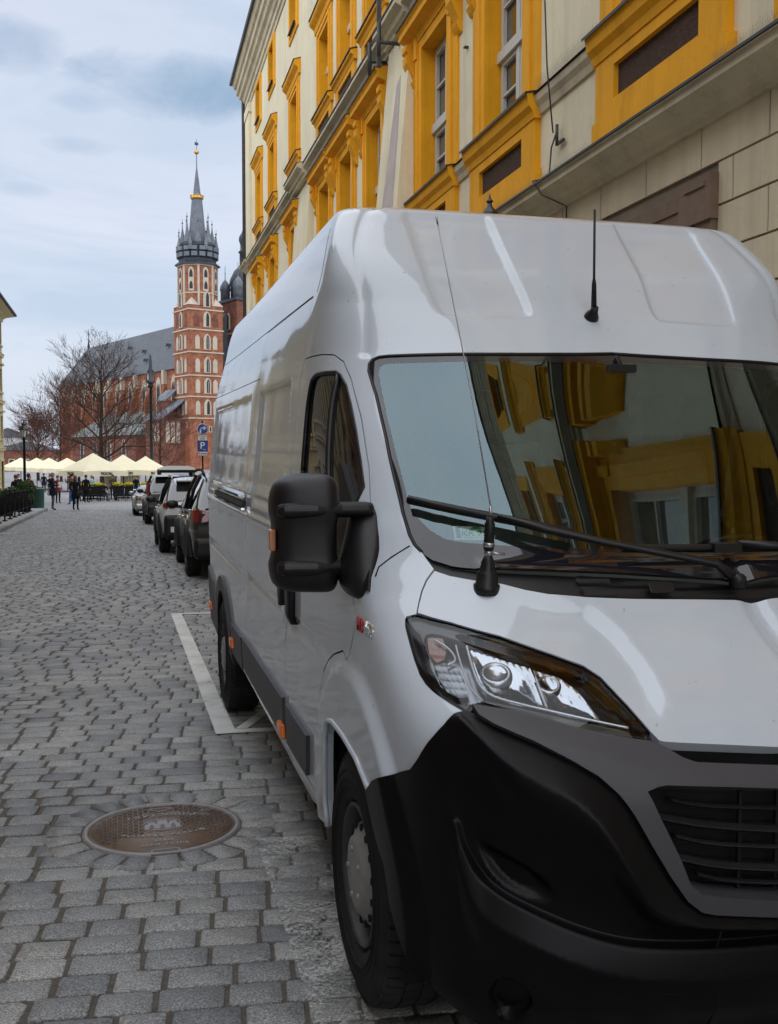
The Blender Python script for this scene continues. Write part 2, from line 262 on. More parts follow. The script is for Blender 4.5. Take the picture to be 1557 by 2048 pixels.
def disp(q,v):
    q=np.abs(q);P=S0(q,v);y=P[...,1];z=P[...,2];d=np.zeros(q.shape)
    # side panels
    side=sst((q-1.25)/.3)
    d-=side*.013*rbox(y,z,1.42,2.42,1.30,1.91,.05)
    d-=side*.013*rbox(y,z,2.76,4.92,1.30,1.91,.05)
    d+=side*.012*rbox(y,z,.3,5.2,1.215,1.262,.018)
    d-=side*.016*rbox(y,z,.62,1.20,.865,.93,.03)
    d-=side*.016*rbox(y,z,1.40,2.62,.862,.93,.03)
    d-=side*.016*rbox(y,z,2.92,5.02,.845,.935,.03)
    d+=WOB(y,z)*sst((q-1.7)/.8)*(z<2.2)
    # wheel-arch flare (front)
    r=np.hypot(y*.98,(z-.36)*1.0);a=sst((.615-r)/.06)*sst((r-.30)/.05)
    d+=a*.03*sst((q-.95)/.2)*(z>.22)
    # bonnet raised centre, roof stampings
    d+=.016*sst(sdf(q,v,CREASE)/.05)*(z>.85)*(z<1.4)
    s=sdf(q,v,U1S);d-=.014*sst(s/.030)*sst((2.62-v)/.1)
    d-=.006*np.exp(-((q-np.interp(v,[1.9,2.07,2.23,2.42,2.59,2.75],[.805,.765,.735,.715,.70,.68]))/.020)**2)*(v>1.93)*(v<2.9)
    return d
BUMPMODE=[0]
def _fn(pts):
    P=sorted(smooth_poly0(pts,2));X=np.array([a for a,b in P]);Y=np.array([b for a,b in P]);return lambda q:np.interp(q,X,Y)
VT=_fn(qv('trim_low'));VH=_fn(qv('bump_hi')[1:]+[(.50,.545),(.40,.515),(.20,.497)]);VL=_fn(BREC+[(.2,.445)])
def disp_b(q,v):
    # bumper: sloped shoulder under the trim, inset face, projecting lower lip
    q=np.abs(q);vt=VT(q);vl=VL(q);vh=np.minimum(VH(q),vt-.012);vl=np.minimum(vl,vh-.03)
    wh=sst((.90-q)/.16);wl=sst((1.0-q)/.12)
    t1=np.clip((vt-v)/(vt-vh),0,1);t2=np.clip((vh-v)/(vh-vl),0,1);s_=np.clip(vl-v,0,1)
    d=.034*t1*wh
    d=d-(.034*wh*sst(t2/.55)+.026*wl*sst((t2-.15)/.8))
    d=d+wl*(.020*sst(s_/.008)+.024*np.clip(s_/.072,0,1)-.022*sst((s_-.072)/.16))
    r=np.hypot(q-.812,v-.30);d-=.03*sst((.062-r)/.012)
    # pocket for the fins
    r2=np.hypot((q-.80)/.11,(v-vl-.055)/.045);d-=.018*sst((1-r2)/.5)*wl
    d=d*sst((1.28-q)/.18)
    P=S0(q,v);r=np.hypot(P[...,1]*.98,P[...,2]-.36);d+=sst((.615-r)/.06)*sst((r-.30)/.05)*.03*sst((q-.95)/.2)
    return d
def SP(q,v,off=0.,df=disp):
    e=2e-3;P=S0(q,v)
    n0=np.cross(S0(q+e,v)-S0(q-e,v),S0(q,v+e)-S0(q,v-e));n0/=np.linalg.norm(n0,axis=-1,keepdims=True)+1e-12
    return P-n0*0+nrm_out(n0,P)*(df(q,v)+off)[...,None]
def nrm_out(n,P): return -n if SGN<0 else n
SGN=1
_q=np.array([3.5]);_n=np.cross(S0(_q+.01,np.array([1.]))-S0(_q,np.array([1.])),S0(_q,np.array([1.01]))-S0(_q,np.array([1.])))
SGN=1 if _n[0,0]<0 else -1
def SN(q,v,off,df):
    e=4e-3
    n=np.cross(SP(q+e,v,off,df)-SP(q-e,v,off,df),SP(q,v+e,off,df)-SP(q,v-e,off,df))*SGN
    return n/(np.linalg.norm(n,axis=-1,keepdims=True)+1e-12)
def dens(poly,res,closed=True):
    out=[];n=len(poly)
    for i in range(n if closed else n-1):
        a=poly[i];b=poly[(i+1)%n];k=max(1,int(math.hypot(b[0]-a[0],b[1]-a[1])/res))
        out+=[(a[0]+(b[0]-a[0])*t/k,a[1]+(b[1]-a[1])*t/k) for t in range(k)]
    if not closed:out.append(poly[-1])
    return out
def smooth_poly(poly,it=1):
    for _ in range(it):
        o=[poly[0]]
        for i in range(len(poly)-1):
            a,b=poly[i],poly[i+1];o+=[(a[0]*.75+b[0]*.25,a[1]*.75+b[1]*.25),(a[0]*.25+b[0]*.75,a[1]*.25+b[1]*.75)]
        o.append(poly[-1]);poly=o
    return poly
def inset(poly,g):
    # shrink closed polygon by g (points on q=0 stay)
    n=len(poly);A=sum(poly[i][0]*poly[(i+1)%n][1]-poly[(i+1)%n][0]*poly[i][1] for i in range(n));sg=1 if A>0 else -1;out=[]
    for i in range(n):
        a,b,c=poly[i-1],poly[i],poly[(i+1)%n]
        n1=np.array([-(b[1]-a[1]),b[0]-a[0]]);n2=np.array([-(c[1]-b[1]),c[0]-b[0]])
        n1=n1/(np.linalg.norm(n1)+1e-12);n2=n2/(np.linalg.norm(n2)+1e-12);m=n1+n2
        l=np.linalg.norm(m);m=m/l if l>1e-6 else n1
        k=g/max(.35,float(m@n1))*sg
        p=(b[0]+m[0]*k,b[1]+m[1]*k)
        if abs(b[0])<1e-6:p=(0.,p[1])
        out.append(p)
    return out
def panel(name,poly,mat,parent,holes=(),off=0.,res=.03,mode='weld',depth=.018,df=disp,gap=0.,skirt=True,lines=()):
    """patch of the van surface inside polygon poly (q,v); mode weld: mirrored into one mesh; right/left: one side only"""
    if gap:poly=inset(dens(poly,res),gap)
    P=dens(poly,res);H=[dens(h,res) for h in holes]
    pts=[];edges=[]
    for L in [P]+H:
        b=len(pts);pts+=L;edges+=[(b+i,b+(i+1)%len(L)) for i in range(len(L))]
    a=np.array(P);q0,v0=a.min(0);q1,v1=a.max(0)
    gx,gy=np.meshgrid(np.arange(q0+res/2,q1,res),np.arange(v0+res/2,v1,res));gx[::2]+=res/2;gx=gx.ravel();gy=gy.ravel()
    ins=inpoly(gx,gy,P)&(segdist(gx,gy,poly)>res*.45)
    for h in holes:ins&=~inpoly(gx,gy,h)&(segdist(gx,gy,h)>res*.45)
    for ln in lines:
        D=np.array(dens(ln,res*.9,False));ok=inpoly(D[:,0],D[:,1],P)&(segdist(D[:,0],D[:,1],poly)>res*.35)
        for h in holes:ok&=~inpoly(D[:,0],D[:,1],h)
        ins&=segdist(gx,gy,ln,False)>res*.42
        b=len(pts);last=None
        for i,(pt,o_) in enumerate(zip(D,ok)):
            if o_:
                pts.append(tuple(pt))
                if last is not None:edges.append((last,len(pts)-1))
                last=len(pts)-1
            else:last=None
    pts+=list(zip(gx[ins],gy[ins]))
    r=delaunay_2d_cdt([Vector((float(x),float(y))) for x,y in pts],edges,[],0,1e-7)
    X=np.array([(p.x,p.y) for p in r[0]]);F=[f for f in r[2]]
    T=np.array([f for f in F if len(f)==3]);c=X[T].mean(1)
    k=inpoly(c[:,0],c[:,1],P)
    for h in H:k&=~inpoly(c[:,0],c[:,1],h)
    T=T[k]
    q=X[:,0];v=X[:,1];W=SP(q,v,off,df);N=SN(q,v,off,df);N[np.abs(q)<1e-6,0]=0
    N/=np.linalg.norm(N,axis=1,keepdims=True)+1e-12
    # orientation
    fn=np.cross(W[T[:,1]]-W[T[:,0]],W[T[:,2]]-W[T[:,0]]);fl=(fn*N[T].mean(1)).sum(1)<0;T[fl]=T[fl][:,::-1]
    verts=[];faces=[];norms=[]
    def emit(W,N,T,qs):
        b=len(verts);verts.extend(W.tolist())
        for t in T.tolist():faces.append([b+i for i in t]);norms.extend(N[i].tolist() for i in t)
        if skirt:
            cnt={}
            for t in T.tolist():
                for i in range(3):
                    e=(t[i],t[(i+1)%3]);cnt[e]=cnt.get(e,0)+1
            for (i,j) in cnt:
                if (j,i) in cnt:continue
                if mode=='weld' and abs(qs[i])<1e-5 and abs(qs[j])<1e-5:continue
                s=len(verts);A=W[i];B=W[j];a2=A-N[i]*depth;b2=B-N[j]*depth
                verts.extend([A.tolist(),B.tolist(),b2.tolist(),a2.tolist()]);faces.append([s,s+3,s+2,s+1])
                n=np.cross(a2-A,B-A);n=n/(np.linalg.norm(n)+1e-12);norms.extend([n.tolist()]*4)
    mir=np.array([-1,1,1])
    if mode in('weld','right'):emit(W,N,T,q)
    if mode in('weld','left'):emit(W*mir,N*mir,T[:,::-1],q)
    me=bpy.data.meshes.new(name);me.from_pydata(verts,[],faces);me.update()
    me.polygons.foreach_set('use_smooth',[True]*len(faces));me.normals_split_custom_set(norms)
    return link(name,me,mat,parent)
def sxyz(q,v,off=0.,df=disp,side=1):
    p=SP(np.array([q]),np.array([v]),off,df)[0];return Vector((p[0]*side,p[1],p[2]))
def snorm(q,v,df=disp,side=1):
    p=SN(np.array([q]),np.array([v]),0.,df)[0];return Vector((p[0]*side,p[1],p[2]))
def qy(y,v): return 1.5+y-float(FYS(v))       # q of a point on the side at length y
def line3(pts,off,side=1,res=.04,df=disp): return [sxyz(a,b,off,df,side) for a,b in dens(pts,res,False)]
WHIP=(-.875,-.190,2.250);AER=(-.061,.495,2.469)
VY0=2.99
van=empty('delivery_van',(1.745,VY0,-.02*VY0),0,'white high roof delivery van with black bumper parked at the right, facing the camera','van')
van.rotation_euler=(math.atan(.007),0,0)
# outlines ----------------------------------------------------------------
WS=qv('ws_outer');WSL=[p for p in WS if p[0]>0]
ws_half=[(0,1.947)]+WSL[0:]+[(0,1.217)]
glass_in=[p for p in qv('frit_inner') if p[0]>0];glass_half=[(0,1.915)]+glass_in+[(0,1.292)]
cowl_pts=[p for p in qv('cowl_front') if p[0]>0]+[(0,1.166)]
cowl_half=[p for p in WSL[15:]]+[(0,1.217)]+cowl_pts[::-1]
hood_half=[(0,1.166)]+cowl_pts[:-1][::-1][:-2]+qv('hood_side')[1:]+qv('hl_top')[1:]+qv('hood_bot')[1:]+[(0,.874)]
hl=qv('hl_outer');hl_poly=hl+qv('hl_top')[::-1][1:]
def qrear(v): return qy(5.04,v)
rear_edge=[(qrear(v),v) for v in np.linspace(3.45,.33,40)]
def arc(yc,zc,r,a0,a1,n): return [(qy(yc+r*math.cos(a),zc+r*math.sin(a)),zc+r*math.sin(a)) for a in np.linspace(a0,a1,n)]
rarch=arc(4.035,.24,.415,.16,PI-.16,26)
sillz=lambda y: .31
farch=[p for p in qv('arch_rear')[::-1]]+qv('arch_front')[::-1][1:]
body=[(0,3.45)]+rear_edge+[(qy(4.6,.31),.31)]+rarch+[(qy(3.4,.30),.30),(qy(2.0,.27),.27),(qy(.9,.24),.24)]+farch+qv('bump_left')[::-1][1:]+hl[:11][::-1]+qv('hood_side')[::-1]+WSL[:16][::-1]+[(0,1.947)]
bp=qv('bpillar');dt=qv('doortop');fo=qv('flare_out')
door=dt+qv('doorfront')+[(1.85,.968),(2.03,.93),(2.16,.89),(2.30,.83),(2.417,.742),(2.45,.60),(2.46,.32)]+[(qy(1.37,.31),.31),(3.231,.535)]+bp[4:10][::-1]
win=qv('winback')[::-1][:-1]+qv('win')+[(.985,1.41),(1.05,1.33),(1.6,1.32),(1.96,1.33)]
sr=qv('slider_rear')
slid=[(bp[1][0]+.012,2.205),(2.83,2.215)]+sr[1:]+[(qy(2.93,.31),.31),(qy(1.38,.31),.31)]+[(a+.012,b) for a,b in [(3.231,.535)]+bp[3:10][::-1]]
slid=[(1.35,2.20),(2.82,2.21)]+sr[1:]+[(qy(2.96,.31),.31),(qy(1.40,.31),.31),(3.25,.535)]+[(a+.02,b) for a,b in bp[4:10][::-1]]+[(1.36,2.10)]
M_=M
_u=dens(smooth_poly0(U1[:-1],1),.01,False);RL=[_u,inset(_u+[],.013)[2:-2],inset(_u+[],.027)[3:-3]]+[[(float(np.interp(v_,[1.9,2.07,2.23,2.42,2.59,2.75],[.805,.765,.735,.715,.70,.68]))+o_,float(v_)) for v_ in np.linspace(1.955,2.85,60)] for o_ in(-.028,-.014,0,.014,.028)]
bodyo=panel('body',body,M['paint'],van,[inset(dens(door,.03),-.003),inset(dens(slid,.03),-.003)],res=.017,depth=.03,lines=RL)
panel('bonnet',hood_half,M['paint'],van,res=.016,gap=.004,depth=.03)
for sd,mode in((1,'right'),(-1,'left')):
    d=panel('front_door',door,M['paint'],van,[win],res=.022,gap=.002,mode=mode,depth=.03)
    panel('window',inset(dens(win,.03),-.012),M['side'],d,off=-.012,res=.05,mode=mode,skirt=False)
    # rubber frame round the window + divider
    mb=MB();wp=dens(inset(dens(win,.03),.006),.05);mb.tube([sxyz(a,b,-.006,disp,sd) for a,b in wp+wp[:1]],.009,6)
    wd=qv('windiv');mb.tube(line3([wd[0],(1.34,1.33)],-.008,sd),.012,6)
    mb.build('window_seal',M['blackplas'],d)
    s=panel('sliding_door',slid,M['paint'],van,res=.024,gap=.002,mode=mode,depth=.03)
    # thin blank outlines, roof seam and rail
    mb=MB();mb.tube(line3([(qy(3.62,1.86),1.86),(qy(4.62,1.86),1.86),(qy(4.62,1.44),1.44)],-.001,sd),.0022,4)
    mb.tube(line3([(bp[4][0],2.205),(qrear(2.24),2.24)],-.0005,sd),.0026,4)
    mb.tube(line3([(sr[1][0],1.969),(qrear(1.985),1.985)],-.0005,sd),.0026,4)
    mb.tube(line3([(.981,2.462),(1.08,2.34),(1.20,2.21)],-.0005,sd),.0018,4)
    mb.tube(line3([(.79,1.318),(.86,1.285),(.93,1.255),(.965,1.23)],-.0005,sd),.0032,4)
    mb.build('panel_seam',M['blackmat'],van)
    mb=MB();ys=np.linspace(2.66,4.30,20)
    def R(y,z,o): return sxyz(qy(y,z),z,o,disp,sd)
    mb.ring([[R(y,1.283,.004),R(y,1.283,.022),R(y,1.315,.022),R(y,1.315,.004)] for y in ys],0,False)
    mb.ring([[R(y,1.335,.004),R(y,1.330,.03),R(y,1.345,.034),R(y,1.355,.004)] for y in ys],1,False)
    mb.ring([[R(y,1.265,.004),R(y,1.265,.026),R(y,1.278,.026),R(y,1.278,.004)] for y in ys],1,False)
    mb.build('door_rail',[M['blackplas'],M['chrome']],van)
    # lower side moulding in three lengths and marker lamps
    for y0,y1,zt,zb in((.82,1.33,.515,.345),(1.42,2.90,.52,.335),(2.98,3.52,.505,.315)):
        dy=.05 if y0<1 else 0
        panel('side_moulding',[(qy(y0+dy,zb),zb),(qy(y1,zb),zb),(qy(y1,zt),zt),(qy(y0,zt),zt)],M['trim'],van,off=.016,res=.05,mode=mode,depth=.02)
    for y,z in((1.43,.378),(3.44,.392),(4.90,.415)):
        mb=MB();a=[sxyz(qy(y-.05,z),z-.028,.012,disp,sd),sxyz(qy(y+.05,z),z-.028,.012,disp,sd),sxyz(qy(y+.05,z),z+.028,.012,disp,sd),sxyz(qy(y-.05,z),z+.028,.012,disp,sd)]
        n=snorm(qy(y,z),z,disp,sd);m=sum(a,Vector())/4
        mb.ring([a,[p+n*.016 for p in a],[m+(p-m)*.8+n*.024 for p in a]],0,False);bevel(mb.build('marker_lamp',M['amber'],van),.004)
    # black rear wheel-arch flare
    o=arc(4.035,.24,.50,-.10,PI+.02,30);i=arc(4.035,.24,.40,.10,PI-.12,30)
    panel('wheel_arch_flare',o+i[::-1],M['blackplas'],van,off=.02,res=.04,mode=mode,depth=.05)
    panel('rear_corner_cladding',[(qy(4.60,.22),.22),(qy(5.03,.30),.30),(qy(5.03,.70),.70),(qy(4.75,.62),.62),(qy(4.52,.45),.45)],M['blackplas'],van,off=.018,res=.05,mode=mode)
# glass and frit
ws=panel('windscreen',glass_half,M['wind'],van,off=-.004,res=.04,skirt=False)
panel('windscreen_border',ws_half,M['frit'],van,[[(0.,1.915)]+glass_in+[(0.,1.292)]] if 0 else [],off=-.004,res=.03,depth=.01) if 0 else None
ring=[(0,1.947)]+WSL+[(0,1.217),(0,1.292)]+glass_in[::-1]+[(0,1.915)]
panel('windscreen_border',ring,M['frit'],ws,off=-.004,res=.025,depth=.01)
mb=MB();W=[(0,1.95)]+WSL[:16]
for sd in(1,-1):mb.tube([sxyz(a,b,-.003,disp,sd) for a,b in dens(W,.03,False)],.006,6)
mb.build('windscreen_seal',M['blackplas'],ws)
def disp_c(q,v): return disp(q,v)*0-.012+.004*np.sin(np.clip((v-1.165-.03*sst(np.abs(q)/.6))/.035,0,2)*8)*(np.abs(q)<.42)
panel('cowl',cowl_half,M['blackplas'],van,off=-.003,res=.01,depth=.03,df=disp_c)
# bumper, trim, grille
tl=qv('trim_low');tu=qv('trim_up');ba=qv('bump_arch')
_Q=np.linspace(0.02,1.0,70);BLINES=[[(a,float(VL(a))+o) for a in _Q] for o in(.006,.0,-.005,-.010,-.017,-.072)]+[[(a,float(min(VH(a),VT(a)-.012))) for a in np.linspace(.3,.88,50)]]
bump=[(0,.505)]+tl[::-1]+qv('bump_left')[1:]+ba[1:]+[(.9,.20),(.6,.16),(0,.15)]
bo=panel('front_bumper',bump,M['bumper'],van,off=.012,res=.0085,depth=.05,df=disp_b,lines=BLINES)
gr=qv('grille');grh=[(0,.793)]+gr+[(0,.545)]
def disp_t(q,v):
    q=np.abs(q);s=segdist(q,v,[(.0,.80),(.23,.805),(.40,.845),(.50,.868),(.62,.90),(.75,.945)],False)
    return .014-.25*np.clip(v-np.interp(q,[0,.23,.40,.50,.62,.75,.8],[.805,.81,.835,.856,.888,.93,.95]),0,.05)
trim=[(0,.832)]+[p for p in tu[::-1]]+tl[1:]+[(0,.505)]
t_o=panel('grille_surround',trim,M['trim'],van,[grh],off=.012,res=.012,depth=.075,df=disp_t)
panel('grille_backing',[(0,.83)]+[(.47,.83),(.52,.80),(.43,.56),(.38,.53),(0,.52)],M['blackmat'],van,off=-.075,res=.03,df=lambda q,v:q*0,skirt=False)
M['slat']=plain('grille_black',(.022,.022,.025),.28,0,.6)
def slat(pts,r,off,mat):
    mb=MB()
    P=smooth_poly(pts,1)
    L=[sxyz(a,b,off,lambda q,v:q*0,1) for a,b in P];Rr=[Vector((-p.x,p.y,p.z)) for p in L[::-1]]
    c=[Vector((0,(L[-1].y+L[-1].y)/2-.003,L[-1].z-.003))]
    pts3=L+c+Rr;rings=[[p+Vector((0,-r*1.2,r*.1)),p+Vector((0,0,r*.55)),p+Vector((0,r*2.2,r*.3)),p+Vector((0,r*2.2,-r*.4)),p+Vector((0,0,-r*.55))] for p in pts3]
    mb.ring(rings,0,False);return bevel(mb.build('grille_slat',mat,t_o),.003)
for k,(nm,r) in enumerate((('slat1',.009),('slat2',.016),('slat3',.009),('slat4',.016),('slat5',.009))):
    s=qv(nm);s=[(s[0][0]-.004,s[0][1])]+s[1:];slat(s,r*1.15,-.026,M['slat'])
mb=MB()
for x in(-.34,-.24,-.12,0,.12,.24,.34):mb.box((x-.004,-.895,.56),(x+.004,-.885,.80))
mb.build('grille_slat',M['blackmat'],t_o)
# bumper seam lines, fog lamp, tow cover
for sd in(1,-1):MB().tube(line3([(.378,.53),(.367,.497),(.364,.39),(.345,.2)],.012,sd,df=disp_b),.003,4).build('panel_seam',M['blackmat'],bo)
for sd in(1,-1):
    mb=MB()
    for pl in([(.507,.355),(.432,.345),(.432,.268),(.507,.28),(.507,.355)],):mb.tube(line3(pl,.011,sd,.03,disp_b),.0018,4)
    mb.build('tow_cover',M['blackmat'],bo)
for sd,mode in((1,'right'),(-1,'left')):
    c=sxyz(.812,.30,-.015,disp_b,sd);n=snorm(.812,.30,lambda q,v:q*0,sd);R_=n.to_track_quat('Z','Y').to_matrix()
    f=MB().lathe([(.001,-.02),(.035,-.015),(.046,0),(.05,.012),(.054,.010)],c,24,M=R_,cap=False).build('fog_lamp',M['blackgloss'],bo)
    MB().lathe([(.001,.006),(.03,.004),(.044,0)],c,24,M=R_,cap=False).build('lens',M['lens'],f)
    # pocket insert above the lip
    mb=MB()
    for k in range(3):
        a=sxyz(.86-.02*k,.60+.03*k,-.05,disp_b,sd);mb.box(a-Vector((.03,.01,.006)),a+Vector((.03,.01,.006)))
    mb.build('pocket_fins',M['blackgloss'],bo)
    # ------------- headlamp
    M['amberd']=M.get('amberd') or plain('dark_amber',(.20,.05,.012),.25,0,.6,.6);M['drl']=M.get('drl') or plain('smoked_strip',(.14,.13,.11),.2,.6);M['guide']=M.get('guide') or plain('clear_light_guide',(.72,.74,.76),.15,.3);M['darkchrome']=M.get('darkchrome') or plain('dark_chrome',(.22,.23,.24),.22,1)
    zero=lambda q,v:q*0
    H=panel('headlight',hl_poly,M['darkchrome'],van,off=-.055,res=.02,mode=mode,df=zero,skirt=False)
    le=qv('lens')
    inner=hl_poly;rim=MB()
    hp=dens(hl_poly,.02)
    rim.ring([[sxyz(a,b,.001,disp,sd),sxyz(a,b,-.05,disp,sd)] for a,b in hp+hp[:1]],0,False,False,False,False);rim.build('bezel',M['blackgloss'],H)
    panel('bezel',hl_poly,M['blackgloss'],H,[le],off=-.006,res=.015,mode=mode,df=zero,depth=.045)
    panel('lens',inset(dens(hl_poly,.02),.006),M['lens'],H,off=.003,res=.015,mode=mode,df=lambda q,v:.012*sst(sdf(q,v,hl_poly)/.06),depth=.01)
    fac=lambda q,v:.0007*np.sin(q*520)-.020*sst(sdf(q,v,qv('refl1'))/.05)
    fac2=lambda q,v:.0007*np.sin(q*520+1)-.020*sst(sdf(q,v,qv('refl2'))/.05)
    M['refl']=M.get('refl') or plain('headlamp_reflector',(.42,.44,.47),.12,1)
    panel('reflector',qv('refl1'),M['refl'],H,off=-.018,res=.005,mode=mode,df=fac,depth=.03)
    panel('reflector',qv('refl2'),M['refl'],H,off=-.018,res=.005,mode=mode,df=fac2,depth=.03)
    gridf=lambda q,v:.0004*np.sin(q*420)+.0004*np.sin(v*420)
    panel('indicator',qv('ind'),M['amberd'],H,off=-.014,res=.004,mode=mode,df=gridf)
    panel('reflector',qv('indlow'),M['darkchrome'],H,off=-.016,res=.005,mode=mode,df=gridf)
    panel('reflector',qv('drl_band'),M['drl'],H,off=-.010,res=.004,mode=mode,df=lambda q,v:.0002*np.sin(q*300),depth=.02)
    mb=MB()
    for nm,r in(('drl_in',.0034),('drl_out',.0026),('hbar',.0035)):
        mb.tube(line3(smooth_poly(qv(nm),2),-.004 if nm!='hbar' else -.008,sd,.02,zero),r,6)
    mb.tube(line3(smooth_poly([(.796,1.10),(.765,1.085),(.757,1.06),(.79,1.05)],2),-.006,sd,.02,zero),.003,6)
    mb.build('light_guide',M['guide'],H)
    for nm,r in(('bulb1',.03),('bulb2',.024)):
        q_,v_=qv(nm)[0];c=sxyz(q_,v_,-.032,zero,sd);R_=snorm(q_,v_,zero,sd).to_track_quat('Z','Y').to_matrix()
        MB().lathe([(r*1.5,0),(r*1.35,.012),(r,.016),(r*.95,.006),(.001,.004)],c,20,M=R_,cap=False).build('bulb_cap',M['steel'],H)
# ------------------------------------------------------------- cab interior and floor pan
mb=MB()
mb.box((-.98,-.2,.28),(.98,5.0,.36));mb.box((-.80,-.42,.45),(.80,-.36,.98))
mb.box((-.95,1.28,.36),(.95,1.32,2.2));mb.box((-.9,.1,.36),(.9,1.3,.5))
mb.build('floor_pan',M['int'],van)
mb=MB();prof=[(-.40,1.02),(-.30,1.14),(-.05,1.22),(.12,1.24),(.20,1.20),(.22,1.05),(.15,.80),(-.1,.55),(-.4,.55)]
xs=np.linspace(-.88,.88,24)
mb.ring([[(x,y+.12*abs(x)**2.2,z+(.045*math.exp(-((x-.42)/.22)**2) if z>1.15 else 0)-.05*max(0,abs(x)-.7)) for y,z in prof] for x in xs])
mb.build('dashboard',M['int'],van)
mb=MB();c=Vector((.42,.42,1.17));Rr=Matrix.Rotation(math.radians(-38),3,'X')
for k in range(1):
    mb.tube([c+Rr@Vector((.19*math.cos(a),.19*math.sin(a),0)) for a in np.linspace(0,2*PI,40)],.014,8,cap=False)
    mb.tube([c+Rr@Vector((-.18,0,0)),c+Rr@Vector((.18,0,-.0))],.016,6);mb.tube([c,c+Rr@Vector((0,-.18,0))],.02,6)
mb.lathe([(.001,.02),(.06,.015),(.07,-.02),(.04,-.2)],c,16,M=Rr)
mb.build('steering_wheel',M['blackplas'],van)
for x in(-.62,-.25,.45):
    mb=MB();w=.22 if x>0 else .19
    mb.ring([[(x-w,y,z),(x-w,y+.1,z+.02),(x+w,y+.1,z+.02),(x+w,y,z)] for y,z in((.75,.95),(.8,1.2),(.87,1.5),(.9,1.62))])
    mb.box((x-w,.32,.72),(x+w,.85,.92));mb.box((x-.12,.90,1.62),(x+.12,.98,1.84))
    bevel(mb.build('seat',M['seat'],van),.04,3)
mb=MB();mb.box((-.05,.385,1.865),(.06,.41,1.905));mb.tube([(0,.40,1.90),(0,.43,1.935)],.010)
bevel(mb.build('rear_view_mirror',M['blackplas'],van),.01)
mb=MB()
for x0,x1,y0,y1 in((-.12,.02,-.12,.02),(-.02,.10,-.06,.08)):mb.box((x0,y0,1.225),(x1,y1,1.232),M=Matrix.Rotation(.2*x0*10,4,'Z'))
mb.build('papers',M['white'],van)
# licence sticker, badge, whip and roof aerials
st=qv('sticker');P3=[sxyz(a,b,-.010) for a,b in st]
mb=MB();mb.add(P3,[(0,1,2,3)])
sk=mb.build('licence_sticker',M['white'],ws)
def on_patch(P3,off):
    o=P3[3];ux=(P3[2]-P3[3]);uy=(P3[0]-P3[3]);n=ux.cross(uy).normalized()
    if n.y>0:n=-n
    return o,ux,uy,n
FONT=None
def text(name,body,o,ux,uy,size,mat,parent=None,ext=.0008,align='CENTER',bold=0.):
    cu=bpy.data.curves.new(name,'FONT');cu.body=body;cu.size=size;cu.extrude=ext;cu.align_x=align;cu.align_y='CENTER';cu.offset=bold
    ob=bpy.data.objects.new(name,cu);COL.objects.link(ob);dg=bpy.context.evaluated_depsgraph_get()
    me=bpy.data.meshes.new_from_object(ob.evaluated_get(dg));bpy.data.objects.remove(ob)
    x=Vector(ux).normalized();y=Vector(uy);y=(y-x*y.dot(x)).normalized();z=x.cross(y)
    m=Matrix((x,y,z)).transposed().to_4x4();m.translation=Vector(o);me.transform(m)
    return link(name,me,mat,parent)
o,ux,uy,n=on_patch(P3,0)
text('sticker_text','KR 95',o+ux*.55+uy*.42+n*.003,ux,uy,.030,plain('ink',(.03,.04,.05),.5),sk)
MB().add([o+ux*a+uy*b+n*.002 for a,b in((.06,.12),(.18,.12),(.18,.88),(.06,.88))],[(0,1,2,3)]).build('sticker_emblem',plain('eu_blue',(.02,.09,.28),.5),sk)
MB().add([o+ux*a+uy*b+n*.002 for a,b in((.25,.12),(.95,.12),(.95,.62),(.25,.62))],[(0,1,2,3)]).build('sticker_field',plain('pale_green',(.50,.66,.52),.5),sk)
MB().add([o+ux*a+uy*b+n*.0022 for a,b in((.45,.74),(.80,.74),(.70,.90),(.55,.90))],[(0,1,2,3)]).build('sticker_field',plain('green_ink',(.03,.30,.10),.5),sk)
b0=sxyz(1.42,1.09,.004);b1=sxyz(1.112,1.09,.004)
t_=text('badge','160',b0+(b1-b0)*.74,(b1-b0),Vector((0,0,1)),.058,M['chrome'],van,.003)
text('badge','H3',b0+(b1-b0)*.24,(b1-b0),Vector((0,0,1)),.058,plain('badge_red',(.35,.01,.015),.3),van,.003)
c=sxyz(.019,2.094,0);n=snorm(.019,2.094)
mb=MB();mb.lathe([(.03,-.005),(.026,.012),(.016,.03),(.012,.05)],c,14,M=n.to_track_quat('Z','Y').to_matrix())
p=c+n*.03;d=Vector(AER)-p;La=d.length;d.normalize();mb.tube([p,p+d*.10,p+d*.12,p+d*La],[.012,.009,.005,.0045],8)
mb.build('roof_aerial',M['blackplas'],van)
q_,v_=.631,1.222;c=sxyz(q_,v_,0);n=Vector((0,-.12,1)).normalized();RM=n.to_track_quat('Z','Y').to_matrix()
wa=MB();wa.lathe([(.037,-.02),(.037,.004),(.031,.008),(.029,.038),(.025,.042),(.022,.047),(.017,.072),(.009,.090)],c,20,M=RM).lathe([(.012,.10),(.0145,.105),(.0145,.175),(.012,.18),(.010,.195)],c,12,M=RM)
wa.build('whip_aerial',M['blackplas'],van)
wch=van.children[-1]
mb=MB();mb.sph(c+n*.094,.0125,12,8);mb.tube([c+n*.094,c+n*.094+Vector((.045,-.01,-.004))],.0035,6);mb.lathe([(.0155,.112),(.0155,.124)],c,14,M=RM);mb.tube([c+n*.19,c+n*.225],[.006,.004],8)
p=c+n*.22;dw=Vector(WHIP)-p;Lw=dw.length/.975;dw.normalize()
mb.tube([p,p+dw*Lw*.35+Vector((.006,0,0)),p+dw*Lw*.7+Vector((.006,.01,0)),p+dw*Lw*.96],[.0024,.0020,.0018,.0016],6);mb.tube([p+dw*Lw*.95,p+dw*Lw*.975],.003,6)
mb.build('aerial_whip',M['steel'],wch)
